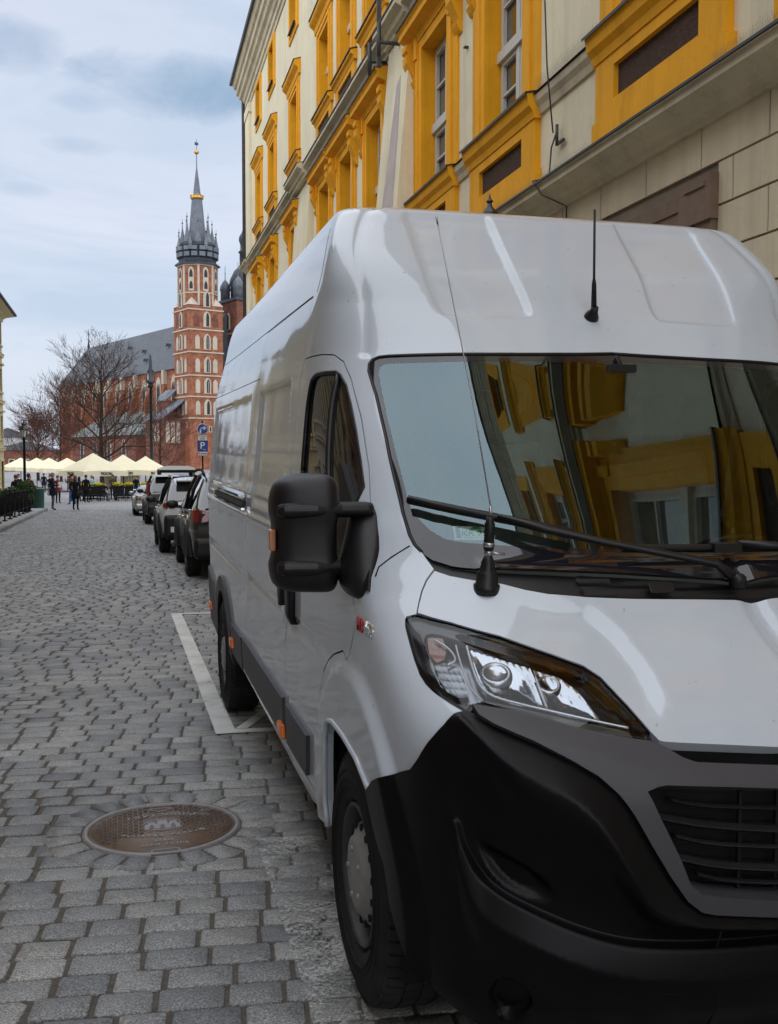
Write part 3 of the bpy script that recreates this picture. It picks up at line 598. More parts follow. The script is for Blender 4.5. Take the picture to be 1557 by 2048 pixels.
# wipers
for k,(pts,arm) in enumerate(((qv('wiper')[:3],qv('wiper')),([(.302,1.296),(.006,1.289),(-.35,1.283)],None))):
    wob=MB()
    if k==0:
        bl=line3([pts[0],pts[1],(.40,1.338)],.026,1,.05);wob.tube(bl,[.013]*len(bl),6);wob.tube([p-snorm(.6,1.35)*.012 for p in bl],.006,5)
        ar=[sxyz(.56,1.378,.036),sxyz(.467,1.337,.045),sxyz(.346,1.303,.045),sxyz(.083,1.236,.04),sxyz(.03,1.205,.02)];wob.tube(ar,[.010,.013,.011,.011,.018],6)
        wob.lathe([(.024,-.02),(.024,.012),(.015,.02)],ar[-1],12)
    else:
        L=[sxyz(abs(a),b,.028,disp,1 if a>0 else -1) for a,b in dens(pts,.05,False)];wob.tube(L,.012,6)
        p=[sxyz(.02,1.29,.04,disp,-1),sxyz(.12,1.275,.05,disp,-1),sxyz(.33,1.215,.045,disp,-1),sxyz(.60,1.21,.02,disp,-1)];wob.tube(p,[.014,.012,.011,.018],6)
        c=sxyz(.02,1.288,.032);wob.box(c-Vector((.045,.02,.014)),c+Vector((.045,.02,.014)))
    wob.build('wiper',M['blackplas'],van)
for x in(.235,-.235):
    c=sxyz(abs(x),1.205,0,disp_c,1 if x>0 else -1);mb=MB();mb.ring([[c+Vector((s*.04*k,-.03*k+.02*j,.0+.03*j)) for s,k in((-1,1),(1,1),(1,.55),(-1,.55))] for j in(0,1)],0,False);bevel(mb.build('washer_jet',M['blackplas'],van),.004)
# ------------------------------------------------------------- door mirrors
def mirror_unit(sd):
    # (x outwards, y, z) : built for the right-hand side of the van (x negative), mirrored with sd
    def Q(x,y,z):
        z=1.342+(z-1.342)*.665
        if x<-1.05:x=-1.05+(x+1.05)*.77
        return Vector((x*sd,y,z))
    r=MB();c=(-1.235,.16,0)
    secs=[]  # rounded housing, stacked rings
    for z,hw,hd,ox in((1.065,.06,.03,.03),(1.075,.10,.06,.015),(1.10,.128,.085,0),(1.17,.137,.095,0),(1.21,.138,.096,-.002),(1.225,.124,.09,0),(1.40,.124,.09,0),(1.425,.136,.098,.0),(1.47,.138,.098,0),(1.54,.134,.094,.002),(1.585,.118,.082,.008),(1.61,.085,.055,.02),(1.618,.04,.025,.03)):
        ring=[]
        for j in range(28):
            a=2*PI*j/28;cc=abs(math.cos(a))**.55*math.copysign(1,math.cos(a));ss=abs(math.sin(a))**.62*math.copysign(1,math.sin(a))
            ring.append(Q(c[0]+ox+hw*cc,c[1]+(hd*ss if ss<0 else .045*ss)-.02*cc*(1),z))
        secs.append(ring)
    r.ring(secs);m=r.build('door_mirror',M['blackplas'],van);subdiv(m,1)
    # two arms and the sail base on the door
    a=MB()
    for z,h,x1 in((1.452,.034,-.985),(1.19,.036,-1.02)):
        rr=[]
        for x,w,k in((-1.355,.012,.7),(-1.33,.030,1.),(-1.20,.040,1.),(-1.10,.042,1),(x1-.02,.042,1),(x1,.036,.9)):
            y=.090 if x<-1.1 else .105
            rr.append([Q(x,y-w*.55,z-h*k),Q(x,y-w,z-h*.5*k),Q(x,y-w,z+h*.5*k),Q(x,y-w*.55,z+h*k),Q(x,y+w,z+h*k),Q(x,y+w,z-h*k)])
        a.ring(rr,0,False)
    bevel(a.build('mirror_arm',M['blackplas'],m),.012,3)
    b=MB();rr=[]
    for z,y0,y1,t in((1.06,-.08,.14,.02),(1.083,-.11,.17,.05),(1.158,-.09,.20,.07),(1.279,-.04,.20,.075),(1.40,.04,.22,.065),(1.459,.09,.24,.05),(1.474,.12,.20,.02)):
        zz=1.342+(z-1.342)*.665;xs_=float(sxyz(qy(.35,zz),zz,0).x)+.012 if zz<1.25 else float(-(1.0+.06*sst(np.array((1.36-zz)/.14))))
        rr.append([Q(xs_+.03,y1,z),Q(xs_-t*.6,y1,z),Q(xs_-t,(y0+y1)/2,z),Q(xs_-t*.75,y0+.03,z),Q(xs_+.015,y0,z),Q(xs_+.06,y0+.01,z)])
    b.ring(rr);bb=b.build('mirror_base',M['blackplas'],m);subdiv(bb,1)
    # corner sail over the quarter glass
    s=MB();mode='right' if sd>0 else 'left'
    panel('mirror_sail',[(1.02,1.545),(1.0,1.555),(.972,1.39),(.962,1.31),(.972,1.245),(1.03,1.19),(1.25,1.19),(1.22,1.30),(1.10,1.36)],M['blackplas'],m,off=.012,res=.03,mode=mode,depth=.03)
    i=MB();rr=[]
    for z in(1.265,1.275,1.31,1.355,1.365):
        k=.3 if z in(1.265,1.365) else .6
        rr.append([Q(-1.355,.11,z),Q(-1.372-.012*k,.10,z),Q(-1.372-.016*k,.14,z),Q(-1.36,.185,z)])
    i.ring(rr,0,True)
    bevel(i.build('mirror_indicator',M['lensamber'],m),.004)
    g=MB();g.box(Q(-1.345,.196,1.24),Q(-1.12,.2,1.57));g.box(Q(-1.345,.196,1.10),Q(-1.12,.2,1.2));g.build('mirror_glass',M['chrome'],m)
    return m
M['lensamber']=plain('indicator_lens',(.42,.17,.08),.12,0,.6,.8)
mirror_unit(1);mirror_unit(-1)
for sd in(1,-1):  # cup handle: black recess grip under the mirror
    pass
    mb=MB()
    for y0,z0,w,h in((1.10,1.035,.05,.17),(1.30,1.06,.045,.14)):
        rr=[]
        for k,zz in enumerate(np.linspace(-1,1,9)):
            ww=w*math.sqrt(max(.02,1-zz*zz*.95));z=z0+zz*h/1.2
            p=sxyz(qy(y0,z),z,0,disp,sd);rr.append([p+Vector((0,-ww,0)),p+Vector((-sd*.025,-ww*.8,0)),p+Vector((-sd*.03,ww*.8,0)),p+Vector((0,ww,0))])
        mb.ring(rr,0,True)
    mb.build('door_handle',M['blackplas'],van)
# ------------------------------------------------------------- wheels
def wheel(x,y,z,sd):
    w=MB();Rm=Matrix.Rotation(-sd*PI/2,3,'Y')   # local z -> outwards (-x for sd=1)
    c=Vector((x,y,z));R=.375;W=.108
    prof=[(.205,-W*.9),(.24,-W),(.30,-W*1.08),(.352,-W*.95),(.367,-W*.75),(R,-W*.5),(R+.001,0),(R,W*.5),(.367,W*.75),(.352,W*.95),(.30,W*1.08),(.24,W),(.208,W*.85),(.205,W*.5)]
    w.lathe(prof,c,64,M=Rm,cap=False)
    n=58
    for k in range(n):       # tread blocks
        a=2*PI*k/n;dA=2*PI/n*.40
        for z0,z1,off in((-.100,-.062,.5),(-.055,-.012,0),(-.004,.040,.5),(.047,.098,0)):
            b=[]
            for r_ in(R-.008,R+.006):
                for aa,zz in((a-dA,z0),(a+dA,z0),(a+dA,z1),(a-dA,z1)):
                    aa+=off*2*PI/n;rr=r_-(abs(zz)>.08)*.012
                    b.append(c+Rm@Vector((rr*math.cos(aa),rr*math.sin(aa),zz)))
            w.add(b,[(0,3,2,1),(4,5,6,7),(0,1,5,4),(1,2,6,5),(2,3,7,6),(3,0,4,7)])
    for r_ in(.262,.285,.31):w.lathe([(r_-.003,W*1.0),(r_,W*1.10),(r_+.003,W*1.0)],c,48,M=Rm,cap=False)
    wo=w.build('wheel',M['rubber'],van)
    rim=MB();rim.lathe([(.206,W*.55),(.212,W*.93),(.205,W*.98),(.198,W*.9),(.192,W*.5),(.18,W*.15),(.165,W*.0),(.001,-.01)],c,48,M=Rm,cap=False)
    rim.build('rim',M['steelrim'],wo)
    h=MB();h.lathe([(.166,W*.30),(.160,W*.60),(.146,W*.80),(.118,W*.90),(.112,W*1.0),(.09,W*1.05),(.06,W*1.03),(.03,W*1.08),(.001,W*1.09)],c,40,M=Rm,cap=False)
    for k in range(5):
        a=2*PI*k/5+.3;p=c+Rm@Vector((.075*math.cos(a),.075*math.sin(a),W*1.04));h.lathe([(.010,-.004),(.009,.004),(.006,.007),(.001,.007)],p,10,M=Rm,cap=False)
    for k in range(14):
        a=2*PI*k/14;p=c+Rm@Vector((.143*math.cos(a),.143*math.sin(a),W*.815));h.lathe([(.001,.006),(.011,.006),(.012,-.01)],p,12,1,M=Rm,cap=False)
    h.build('hub_cap',[M['hub'],M['blackmat']],wo)
    return wo
M['steelrim']=mottled('grey_steel_rim',(.045,.045,.045),.2,14,.45,0,dirt=((.12,.10,.08),.5))
for sd in(1,-1):
    wheel(-sd*.955,0,.312,sd);wheel(-sd*.955,4.035,.203,sd)
    # dark wheel housings
    for y,z in((0,.36),(4.035,.25)):
        mb=MB();rr=[]
        for x in(-1.03,-.62):rr.append([Vector((x*sd,y+.44*math.cos(a),z+.44*math.sin(a))) for a in np.linspace(-.45,PI+.45,20)])
        mb.ring(rr,0,True,False,False,False);mb.add([p for p in rr[1]],[tuple(range(20))]);mb.build('wheel_housing',M['blackmat'],van)
# arch lip of the front wings
for sd in(1,-1):
    mb=MB();pts=farch;L=[sxyz(a,b,.0,disp,sd) for a,b in dens(pts,.03,False)]
    mb.tube(L,.010,6);mb.build('arch_lip',M['paint'],van)
# rear end
mb=MB();vs=[(qrear(v),v) for v in np.linspace(.30,3.45,50)]
L=[sxyz(a,b,0) for a,b in vs];loop=L+[Vector((-p.x,p.y,p.z)) for p in L[::-1]]
mb.add(loop,[tuple(range(len(loop)))]);mb.build('rear_door',M['paint'],van)
mb=MB();mb.box((-.95,5.0,.26),(.95,5.10,.44));bevel(mb.build('rear_bumper',M['blackplas'],van),.03)

# ------------------------------------------------------------------ street
def stone_mat(name,mul=1.,bs=1.):
    t=NT(name);a=t.n('ShaderNodeAttribute');a.attribute_name='rnd'
    sp=t.noise(150,3,.75);big=t.noise(1.1,4,.6);mid=t.noise(26,3,.6)
    g=t.ramp(sp,[(.34,(.055*mul,.056*mul,.058*mul)),(.50,(.185*mul,.186*mul,.182*mul)),(.66,(.38*mul,.38*mul,.365*mul))])
    tone=t.ramp(a.outputs['Fac'],[(0,(.58,.60,.64)),(.3,(.80,.81,.82)),(.6,(.95,.96,.96)),(.85,(1.04,1.02,.97)),(1,(1.2,1.2,1.18))])
    c=t.mix(1.,g,tone,'MULTIPLY')
    st=t.ramp(big,[(.30,(.55,.54,.53)),(.6,(1.05,1.05,1.05))]);c=t.mix(.85,c,st,'MULTIPLY')
    d=t.ramp(mid,[(.55,(0,0,0)),(.8,(.5,.5,.5))]);c=t.mix(d,c,(.085,.075,.06))
    return t.pbr(c,t.ramp(big,[(.3,(.42,.42,.42)),(.7,(.62,.62,.62))]),0,.5,bump=t.bump(t.noise(90,5,.7),.45*bs,.004))
M['sett']=stone_mat('granite_sett',1.25);M['kerb']=stone_mat('granite_kerb',1.25,.5)
M['joint']=mottled('sandy_joint',(.095,.083,.070),.35,40,.9,.5,220,.006,.2,dirt=((.13,.11,.09),.6))
M['jointd']=mottled('dark_sandy_joint',(.045,.040,.035),.3,30,.9,0)
def plaza_mat():
    t=NT('plaza_paving');n=t.noise(.35,6,.7);c=t.ramp(n,[(.3,(.20,.20,.205)),(.7,(.32,.315,.31))])
    br=t.n('ShaderNodeTexBrick');br.inputs['Scale'].default_value=1.;br.inputs['Mortar Size'].default_value=.03;br.inputs['Brick Width'].default_value=.9;br.inputs['Row Height'].default_value=.6
    br.inputs['Color1'].default_value=(1,1,1,1);br.inputs['Color2'].default_value=(.82,.82,.84,1);br.inputs['Mortar'].default_value=(.5,.48,.46,1);t.l(t.map((1,1,1),(0,0,.25)),br.inputs['Vector'])
    c=t.mix(1.,c,br.outputs['Color'],'MULTIPLY');return t.pbr(c,.6,0,.4)
M['plaza']=plaza_mat()
M['slab']=mottled('pavement_slab',(.33,.325,.31),.15,1.5,.7,.2,40,.004,.3)
ys=[-40,-5,0,10,30,60,90,120,400,3000]
def sheet(name,x0,x1,y0,y1,dz,mat,kind='structure'):
    yy=sorted({y0,y1}|{y for y in ys if y0<y<y1});mb=MB()
    for a,b in zip(yy,yy[1:]):mb.add([(x0,a,gz(a)+dz),(x1,a,gz(a)+dz),(x1,b,gz(b)+dz),(x0,b,gz(b)+dz)],[(0,1,2,3)])
    return tag(mb.build(name,mat,fix=False),kind=kind)
sheet('ground',-1500,1500,-40,3000,-.06,M['plaza'])
sheet('street_bed',-3.32,2.97,-8,12.5,-.0075,M['joint']);sheet('street_bed',-3.32,2.97,12.5,53.5,-.018,M['jointd'])
sheet('plaza',-60,60,53.5,400,-.006,M['plaza'])
MHC=(.175,4.69)
def setts():
    a=math.radians(-6.5);u=np.array([math.cos(a),math.sin(a)]);w=np.array([-math.sin(a),math.cos(a)])
    O=np.array([0.,4.5]);V=[];F=[];RN=[];base=0
    rh=.136;rows=range(-90,400)
    for i in rows:
        tv=i*rh
        tu=-4.6-.115*max(0,tv)+RNG.uniform(0,.2);te=4.4-.115*tv
        while tu<te:
            L=RNG.uniform(.155,.245)
            cu=tu+L/2;tu+=L
            c=O+u*cu+w*(tv+.006*math.sin(cu*1.3+i*.05)+.008*math.sin(i*.11))
            x,y=c
            if not(-3.36<x<3.0 and -7<y<53.4):continue
            dm=math.hypot(x-MHC[0],(y-MHC[1]))
            if dm<.44:continue
            rough=.3+.7*sst(np.array((.35-x)/.8)) if y<14 else .6
            rough=float(rough);gap=.0048+.0035*RNG.random()*rough+(.006 if y>12.5 else 0)
            hl=L/2-gap-.006*rough*RNG.random();hw=rh/2-.0035-.002*rough*RNG.random()
            if hl<.03:continue
            low=-.0055 if dm<.62 else 0.
            dz=RNG.normal(0,.0016*rough)-(0.004 if RNG.random()<.06*rough else 0)
            dz+=low
            if low:rough=0.
            tx,ty=RNG.normal(0,.012*rough,2);rot=RNG.normal(0,.012*rough)
            uu=u*math.cos(rot)+w*math.sin(rot);ww=-u*math.sin(rot)+w*math.cos(rot)
            z0=gz(y)
            def P(a_,b_,z): p=c+uu*a_+ww*b_;return (p[0],p[1],gz(p[1])+dz+z+a_*tx+b_*ty)
            if y<12.5:
                cr=.007+.010*rough*RNG.random()
                j=lambda s:RNG.normal(0,.0026*rough*s,8)
                jx,jy=j(1),j(1);oct_=[(-hl+cr,-hw),(hl-cr,-hw),(hl,-hw+cr),(hl,hw-cr),(hl-cr,hw),(-hl+cr,hw),(-hl,hw-cr),(-hl,-hw+cr)]
                if RNG.random()<.10*rough:   # chipped corner
                    k=RNG.integers(0,4)*2;jx[k]*=5;jy[k]*=5
                oct_=[(p+jx[n],q+jy[n]) for n,(p,q) in enumerate(oct_)]
                rg=[(1,-.03),(1,-.006),(.98,-.002),(.95,0.)]
                for s_,z in rg:
                    for p,q in oct_:
                        V.append(P(p-(1-s_)*math.copysign(.09,p),q-(1-s_)*math.copysign(.065,q),z))
                V.append(P(0,0,.0025))
                n=8
                for r in range(3):
                    for k in range(n):
                        k2=(k+1)%n;F.append((base+r*n+k,base+r*n+k2,base+(r+1)*n+k2,base+(r+1)*n+k))
                for k in range(n):F.append((base+3*n+k,base+3*n+(k+1)%n,base+32))
                RN+=[RNG.random()]*33;base+=33
            else:
                sq=[(-hl,-hw),(hl,-hw),(hl,hw),(-hl,hw)];e=.007
                for p,q in sq:V.append(P(p,q,-.03))
                for p,q in sq:V.append(P(p,q,-.007))
                for p,q in sq:V.append(P(p-math.copysign(e,p),q-math.copysign(e,q),0))
                for r in(0,1):
                    for k in range(4):
                        k2=(k+1)%4;F.append((base+r*4+k,base+r*4+k2,base+(r+1)*4+k2,base+(r+1)*4+k))
                F.append((base+8,base+9,base+10,base+11));RN+=[RNG.random()]*12;base+=12
    # two rings of wedge setts round the manhole
    for (r0,r1,n,ph) in((.358,.505,22,0),):
        for k in range(n):
            a0=2*PI*k/n+.02;a1=2*PI*(k+1)/n-.02;pts=[]
            for a_,r in((a0,r0),(a1,r0),(a1,r1),((a0+a1)/2,r1*1.012),(a0,r1)):pts.append((MHC[0]+r*math.cos(a_)*1.0,MHC[1]+r*math.sin(a_)))
            cx=sum(p[0] for p in pts)/5;cy=sum(p[1] for p in pts)/5;dz=RNG.normal(0,.0015)
            for s_,z in((1,-.03),(1,-.006),(.94,0)):
                for p in pts:
                    x=cx+(p[0]-cx)*s_;y=cy+(p[1]-cy)*s_;V.append((x,y,gz(y)+z+dz))
            for r in(0,1):
                for k_ in range(5):
                    k2=(k_+1)%5;F.append((base+r*5+k_,base+r*5+k2,base+(r+1)*5+k2,base+(r+1)*5+k_))
            F.append(tuple(base+10+i for i in range(5)));RN+=[RNG.random()]*15;base+=15
    me=bpy.data.meshes.new('cobbled_street');me.from_pydata(V,[],F);me.update()
    me.polygons.foreach_set('use_smooth',[True]*len(F))
    at=me.attributes.new('rnd','FLOAT','POINT');at.data.foreach_set('value',RN)
    return tag(link('cobbled_street',me,M['sett']),kind='structure')
setts()
def strip(name,x,wid,h,y0,y1,mat,step=1.0):
    V=MB();RN=[];y=y0
    while y<y1:
        L=step*RNG.uniform(.85,1.1);b=min(y+L-.012,y1);e=.012
        base=[(x,y),(x+wid,y),(x+wid,b),(x,b)]
        s=[[(px,py,gz(py)-.1) for px,py in base],[(px,py,gz(py)+h-e) for px,py in base],[(px+(e if px==x else -e),py,gz(py)+h) for px,py in base]]
        V.ring(s,0,False);RN+=[RNG.random()]*12;y+=L
    me=V.mesh(name,True);at=me.attributes.new('rnd','FLOAT','POINT');at.data.foreach_set('value',RN);return tag(link(name,me,mat),kind='structure')
strip('kerb',-3.45,.15,.12,-8,52.2,M['kerb']);strip('kerb',2.95,.15,.12,-8,44.5,M['kerb'])
sheet('pavement',-6.6,-3.45,-8,52.2,.115,M['slab']);sheet('pavement',3.10,6.2,-8,44.5,.115,M['slab'])
tag(MB().box((-6.6,52.2,gz(52)-.2),(-3.30,52.35,gz(52)+.115)).build('kerb',M['kerb']),kind='structure')
# painted parking bay: crisp white line, worn older line nearer the camera
def paint_mat(name,lo,hi,op):
    t=NT(name);n=t.noise(3.2,6,.75);n2=t.noise(75,3,.8);s=t.math('ADD',t.math('MULTIPLY',n,.5),t.math('MULTIPLY',n2,.5))
    f=t.ramp(s,[(lo,(0,0,0)),(hi,(1,1,1))]);f=t.math('MULTIPLY',f,op)
    c=t.ramp(n,[(.3,(.46,.46,.43)),(.7,(.66,.66,.63))])
    p=t.n('ShaderNodeBsdfPrincipled',Roughness=.6);t.l(c,p.inputs['Base Color']);tr=t.n('ShaderNodeBsdfTransparent');m=t.n('ShaderNodeMixShader')
    t.l(f,m.inputs[0]);t.l(tr.outputs[0],m.inputs[1]);t.l(p.outputs[0],m.inputs[2]);t.l(m.outputs[0],t.out.inputs[0]);return t.m
M['line']=paint_mat('white_road_paint',.30,.47,.96);M['wline']=paint_mat('worn_road_paint',.47,.58,.75);M['wline2']=paint_mat('yellowed_road_paint',.50,.66,.55)
def poly_sheet(mb,pts,dz):
    n=8
    # subdivide quad along its first edge for the sloped ground
    a,b,c,d=[np.array(p) for p in pts];V=[]
    for i in range(n+1):
        for p in(a+(b-a)*i/n,d+(c-d)*i/n):V.append((p[0],p[1],gz(p[1])+dz))
    mb.add(V,[(2*i,2*i+2,2*i+3,2*i+1) for i in range(n)])
mb=MB();poly_sheet(mb,[(.562,6.30),(.572,12.1),(.692,12.1),(.687,6.30)],.0075)
poly_sheet(mb,[(.692,11.98),(2.6,11.78),(2.6,11.88),(.692,12.09)],.0075);poly_sheet(mb,[(.687,6.30),(2.6,6.12),(2.6,6.20),(.687,6.395)],.0075)
poly_sheet(mb,[(.69,6.40),(.99,7.02),(.99,6.86),(.77,6.40)],.0075)
tag(mb.build('parking_marking',M['line'],fix=False),kind='structure')
mb=MB();poly_sheet(mb,[(.52,2.3),(.56,4.42),(.81,4.37),(.77,2.3)],.0075);tag(mb.build('worn_marking',M['wline'],fix=False),kind='structure')
mb=MB();poly_sheet(mb,[(.31,4.5),(.52,6.25),(.95,6.2),(.83,4.4)],.0078);tag(mb.build('worn_marking',M['wline2'],fix=False),kind='structure')
# ------------------------------------------------------------------ manhole cover
M['iron']=mottled('cast_iron',(.12,.080,.055),.4,6,.5,.25,160,.003,.5,dirt=((.15,.08,.04),.6))
M['ironw']=mottled('worn_cast_iron',(.20,.185,.175),.2,30,.4,.1,200,.002,.6)
mh=empty('manhole_cover',(MHC[0],MHC[1],gz(MHC[1])),0,'round rusty iron water manhole cover with a castle crest set in the cobbles','manhole cover')
mh.scale=(1.04,1.04,1);mh.rotation_euler=(-math.atan(.02),0,0)
b=MB();b.lathe([(.305,-.03),(.305,.0),(.001,.0005)],n=72);b.lathe([(.312,-.03),(.312,.004),(.335,.004),(.338,-.03)],n=72,cap=False)
cover=b.build('frame',M['ironw'],mh)
b=MB();b.lathe([(.303,-.01),(.302,.001),(.001,.0015)],n=64,cap=False)
for i in range(-13,14):
    for j in range(-13,14):
        x=i*.0225;y=j*.0225;r=math.hypot(x,y)
        if r>.288 or (abs(x)<.085 and -.2<y<.30 and True and (abs(y-.04)<.165)) or (y<-.10 and abs(x)<.19) or (y>.24 and abs(x)<.06):continue
        a=PI/4 if (i+j)%2 else -PI/4+PI;b.box((-.0085,-.0028,0),(.0085,.0028,.0055),M=Matrix.Translation((x,y,.001))@Matrix.Rotation(a*.55,4,'Z'))
b.build('lid',M['iron'],mh)
b=MB()      # key pockets, top and bottom
for y0,s in((.298,1),(-.318,-1)):
    b.box((-.058,y0-.018,0),(.058,y0-.013,.006));b.box((-.058,y0+.03,0),(.058,y0+.036,.006));b.box((-.058,y0-.018,0),(-.052,y0+.036,.006));b.box((.052,y0-.018,0),(.058,y0+.036,.006))
b.box((-.045,.222,0),(-.02,.228,.006));b.box((-.026,.205,0),(-.02,.228,.006));b.box((-.026,.205,0),(.026,.210,.006));b.box((.02,.205,0),(.026,.228,.006));b.box((.02,.222,0),(.045,.228,.006));b.box((-.045,.222,0),(-.04,.25,.006));b.box((.04,.222,0),(.045,.25,.006));b.box((-.045,.245,0),(.045,.25,.006))
b.build('key_pocket',M['ironw'],mh)
b=MB()      # crest: town gate with three towers
b.box((-.075,-.03,0),(.075,.03,.006));b.box((-.062,.03,0),(-.03,.058,.006));b.box((-.022,.03,0),(.022,.075,.006));b.box((.03,.03,0),(.062,.058,.006))
for x in(-.062,-.048,-.034,-.02,-.004,.012,.03,.044,.058):b.box((x-.003,.058 if abs(x)>.025 else .075,0),(x+.004,.066 if abs(x)>.025 else .083,.0065))
b.lathe([(.09,0),(.09,.004),(.085,.004),(.085,0)],(0,.01,0),40,cap=False)
b.tube([(-.08,-.036,.003),(-.04,-.044,.004),(0,-.046,.004),(.04,-.044,.004),(.08,-.036,.003)],.004,6)
for k in range(7):b.tube([(-.052+.0173*k-.008,-.058,.002),(-.052+.0173*k,-.066-.004*(k in(2,3,4)),.004),(-.052+.0173*k+.008,-.058,.002)],.0025,5)
cr=b.build('crest',M['ironw'],mh)
b=MB()
for x in(-.046,0,.046):b.box((x-.010,-.024,.006),(x+.010,.006,.0075));b.box((x-.004,.010,.006),(x+.004,.022,.0075))
b.build('gate_opening',M['iron'],cr)
def arc_text(s,R,a_c,size,par):
    n=len(s);st=size*.82/R
    for k,ch in enumerate(s):
        if ch==' ':continue
        a=a_c+(k-(n-1)/2)*st   # read from the far side of the lid (turned half round)
        px=-R*math.sin(a);py=R*math.cos(a)
        ux=Vector((-math.cos(a),-math.sin(a),0));uy=Vector((math.sin(a)*1,-math.cos(a),0)) if 0 else Vector((math.sin(a),-math.cos(a),0))
        yield px,py,ux,uy,ch
def letters(items,size,par):
    objs=[]
    for px,py,ux,uy,ch in items:objs.append(text('lettering',ch,(px,py,.001),ux,uy,size,None,None,.005,bold=.001))
    vs=[];fs=[]
    for o in objs:
        b0=len(vs);vs+=[tuple(v.co) for v in o.data.vertices];fs+=[tuple(b0+i for i in p.vertices) for p in o.data.polygons];me=o.data;bpy.data.objects.remove(o);bpy.data.meshes.remove(me)
    me=bpy.data.meshes.new('lettering');me.from_pydata(vs,[],fs);me.update();return link('lettering',me,M['ironw'],par)
def line_text(s,y,size,bend=0.):
    n=len(s)
    for k,ch in enumerate(s):
        if ch==' ':continue
        t=(k-(n-1)/2);x=-t*size*.84;yy=y+bend*t*t;a=-math.atan(2*bend*t/(size*.84)) if bend else 0
        yield x,yy,Vector((-math.cos(a),math.sin(a)*1,0)),Vector((-math.sin(a),-math.cos(a),0)),ch
letters(line_text('WODOCI\u0104GI',.158,.042,-.0016),.042,mh)
letters(line_text('MIASTA KRAKOWA',-.115,.030,.0008),.030,mh)
letters(line_text('DEO',-.175,.030),.030,mh);letters(line_text('EN124 D400',-.225,.024),.024,mh)

# ------------------------------------------------------------------ yellow-framed building on the right
M['wall']=mottled('cream_plaster',(.80,.72,.51),.07,.9,.85,.25,70,.004,.2,dirt=((.46,.41,.31),.40),streak=.30)
M['cornice']=mottled('beige_cornice',(.63,.55,.385),.09,1.2,.8,.15,60,.004,.2,dirt=((.22,.19,.14),.5),streak=.5)
M['rust']=mottled('rusticated_plaster',(.70,.61,.43),.07,1.0,.85,.3,80,.004,.2,dirt=((.30,.25,.19),.4),streak=.35)
M['yel']=mottled('ochre_yellow_plaster',(.86,.395,.012),.07,1.6,.75,.2,90,.003,.25,dirt=((.66,.31,.012),.5),streak=.40)
M['pbrown']=mottled('rough_brown_render',(.085,.055,.042),.3,26,.95,.9,55,.02,.15)
M['flash']=mottled('dark_zinc_flashing',(.045,.042,.04),.3,5,.55,0,spec=.5)
M['wframe']=mottled('white_window_paint',(.60,.58,.52),.05,10,.5,0)
M['door']=mottled('brown_stone_surround',(.20,.135,.095),.15,5,.75,.3,60,.004,.3)
def pane_mat(name,col):
    t=NT(name);c=t.ramp(t.noise(1.3,2,.5),[(.35,tuple(x*.5 for x in col)),(.65,col)]);return t.pbr(c,.05,0,.9,.4,bump=t.bump(t.noise(1.6,1,.5),.04,.05))
M['pane']=pane_mat('window_pane',(.10,.085,.045))
M['pane2']=pane_mat('dark_window_pane',(.03,.03,.03))
M['stain']=mottled('pinkish_worn_plaster',(.52,.44,.41),.12,3,.85,.3,40,.004,.2,dirt=((.36,.36,.38),.7))
bld=empty('yellow_building',(4.9,0,0),-math.atan(.012),'long cream building with ochre yellow window surrounds on the right side of the street','building')
def bx(mb,s0,s1,o0,o1,z0,z1,mi=0): return mb.box((-o1,s0,z0),(-o0,s1,z1),mi)
def prof(mb,pr,s0,s1,mi=0,m0=0.,m1=0.):
    """profile (o,z) swept along s; m0/m1 mitre returns"""
    r0=[(-o,s0-m0*o,z) for o,z in pr];r1=[(-o,s1+m1*o,z) for o,z in pr]
    return mb.ring([r0,r1],mi,False)
def cut_wall(mb,s0,s1,z0,z1,holes,o=0,mi=0):
    S=sorted({s0,s1}|{h[0] for h in holes}|{h[1] for h in holes});Z=sorted({z0,z1}|{h[2] for h in holes}|{h[3] for h in holes})
    S=[s for s in S if s0<=s<=s1];Z=[z for z in Z if z0<=z<=z1]
    for a,b in zip(S,S[1:]):
        for c,d in zip(Z,Z[1:]):
            m=((a+b)/2,(c+d)/2)
            if any(h[0]<m[0]<h[1] and h[2]<m[1]<h[3] for h in holes):continue
            mb.add([(-o,a,c),(-o,b,c),(-o,b,d),(-o,a,d)],[(0,1,2,3)],mi)
BAYS=[39.8,36.0,31.1,26.15,23.45,20.62,16.34,13.12,8.95,5.75,2.6,-.6,-4.6,-8.0,-11.4]
NEAR=lambda c:c<18
OW=lambda c:.72 if NEAR(c) else .62      # half opening width
SW=lambda c:1.23 if NEAR(c) else 1.05    # half surround width
S0_,S1_=-14.,43.7
H=[]
for c in BAYS:
    H.append((c-OW(c),c+OW(c),5.95,8.40));H.append((c-.60,c+.60,10.45,12.25))
    if c!=26.15:H.append((c-.55,c+.55,14.25,15.62))
mb=MB();cut_wall(mb,S0_,S1_,4.4,16.2,H);mb.add([(0,S1_,-1),(9,S1_,-1),(9,S1_,17),(0,S1_,17)],[(0,1,2,3)]);mb.add([(0,S0_,-1),(9,S0_,-1),(9,S0_,17),(0,S0_,17)],[(3,2,1,0)])
mb.add([(.6,S0_,4),(.6,S1_,4),(.6,S1_,16.2),(.6,S0_,16.2)],[(0,1,2,3)]);mb.build('wall',M['wall'],bld)
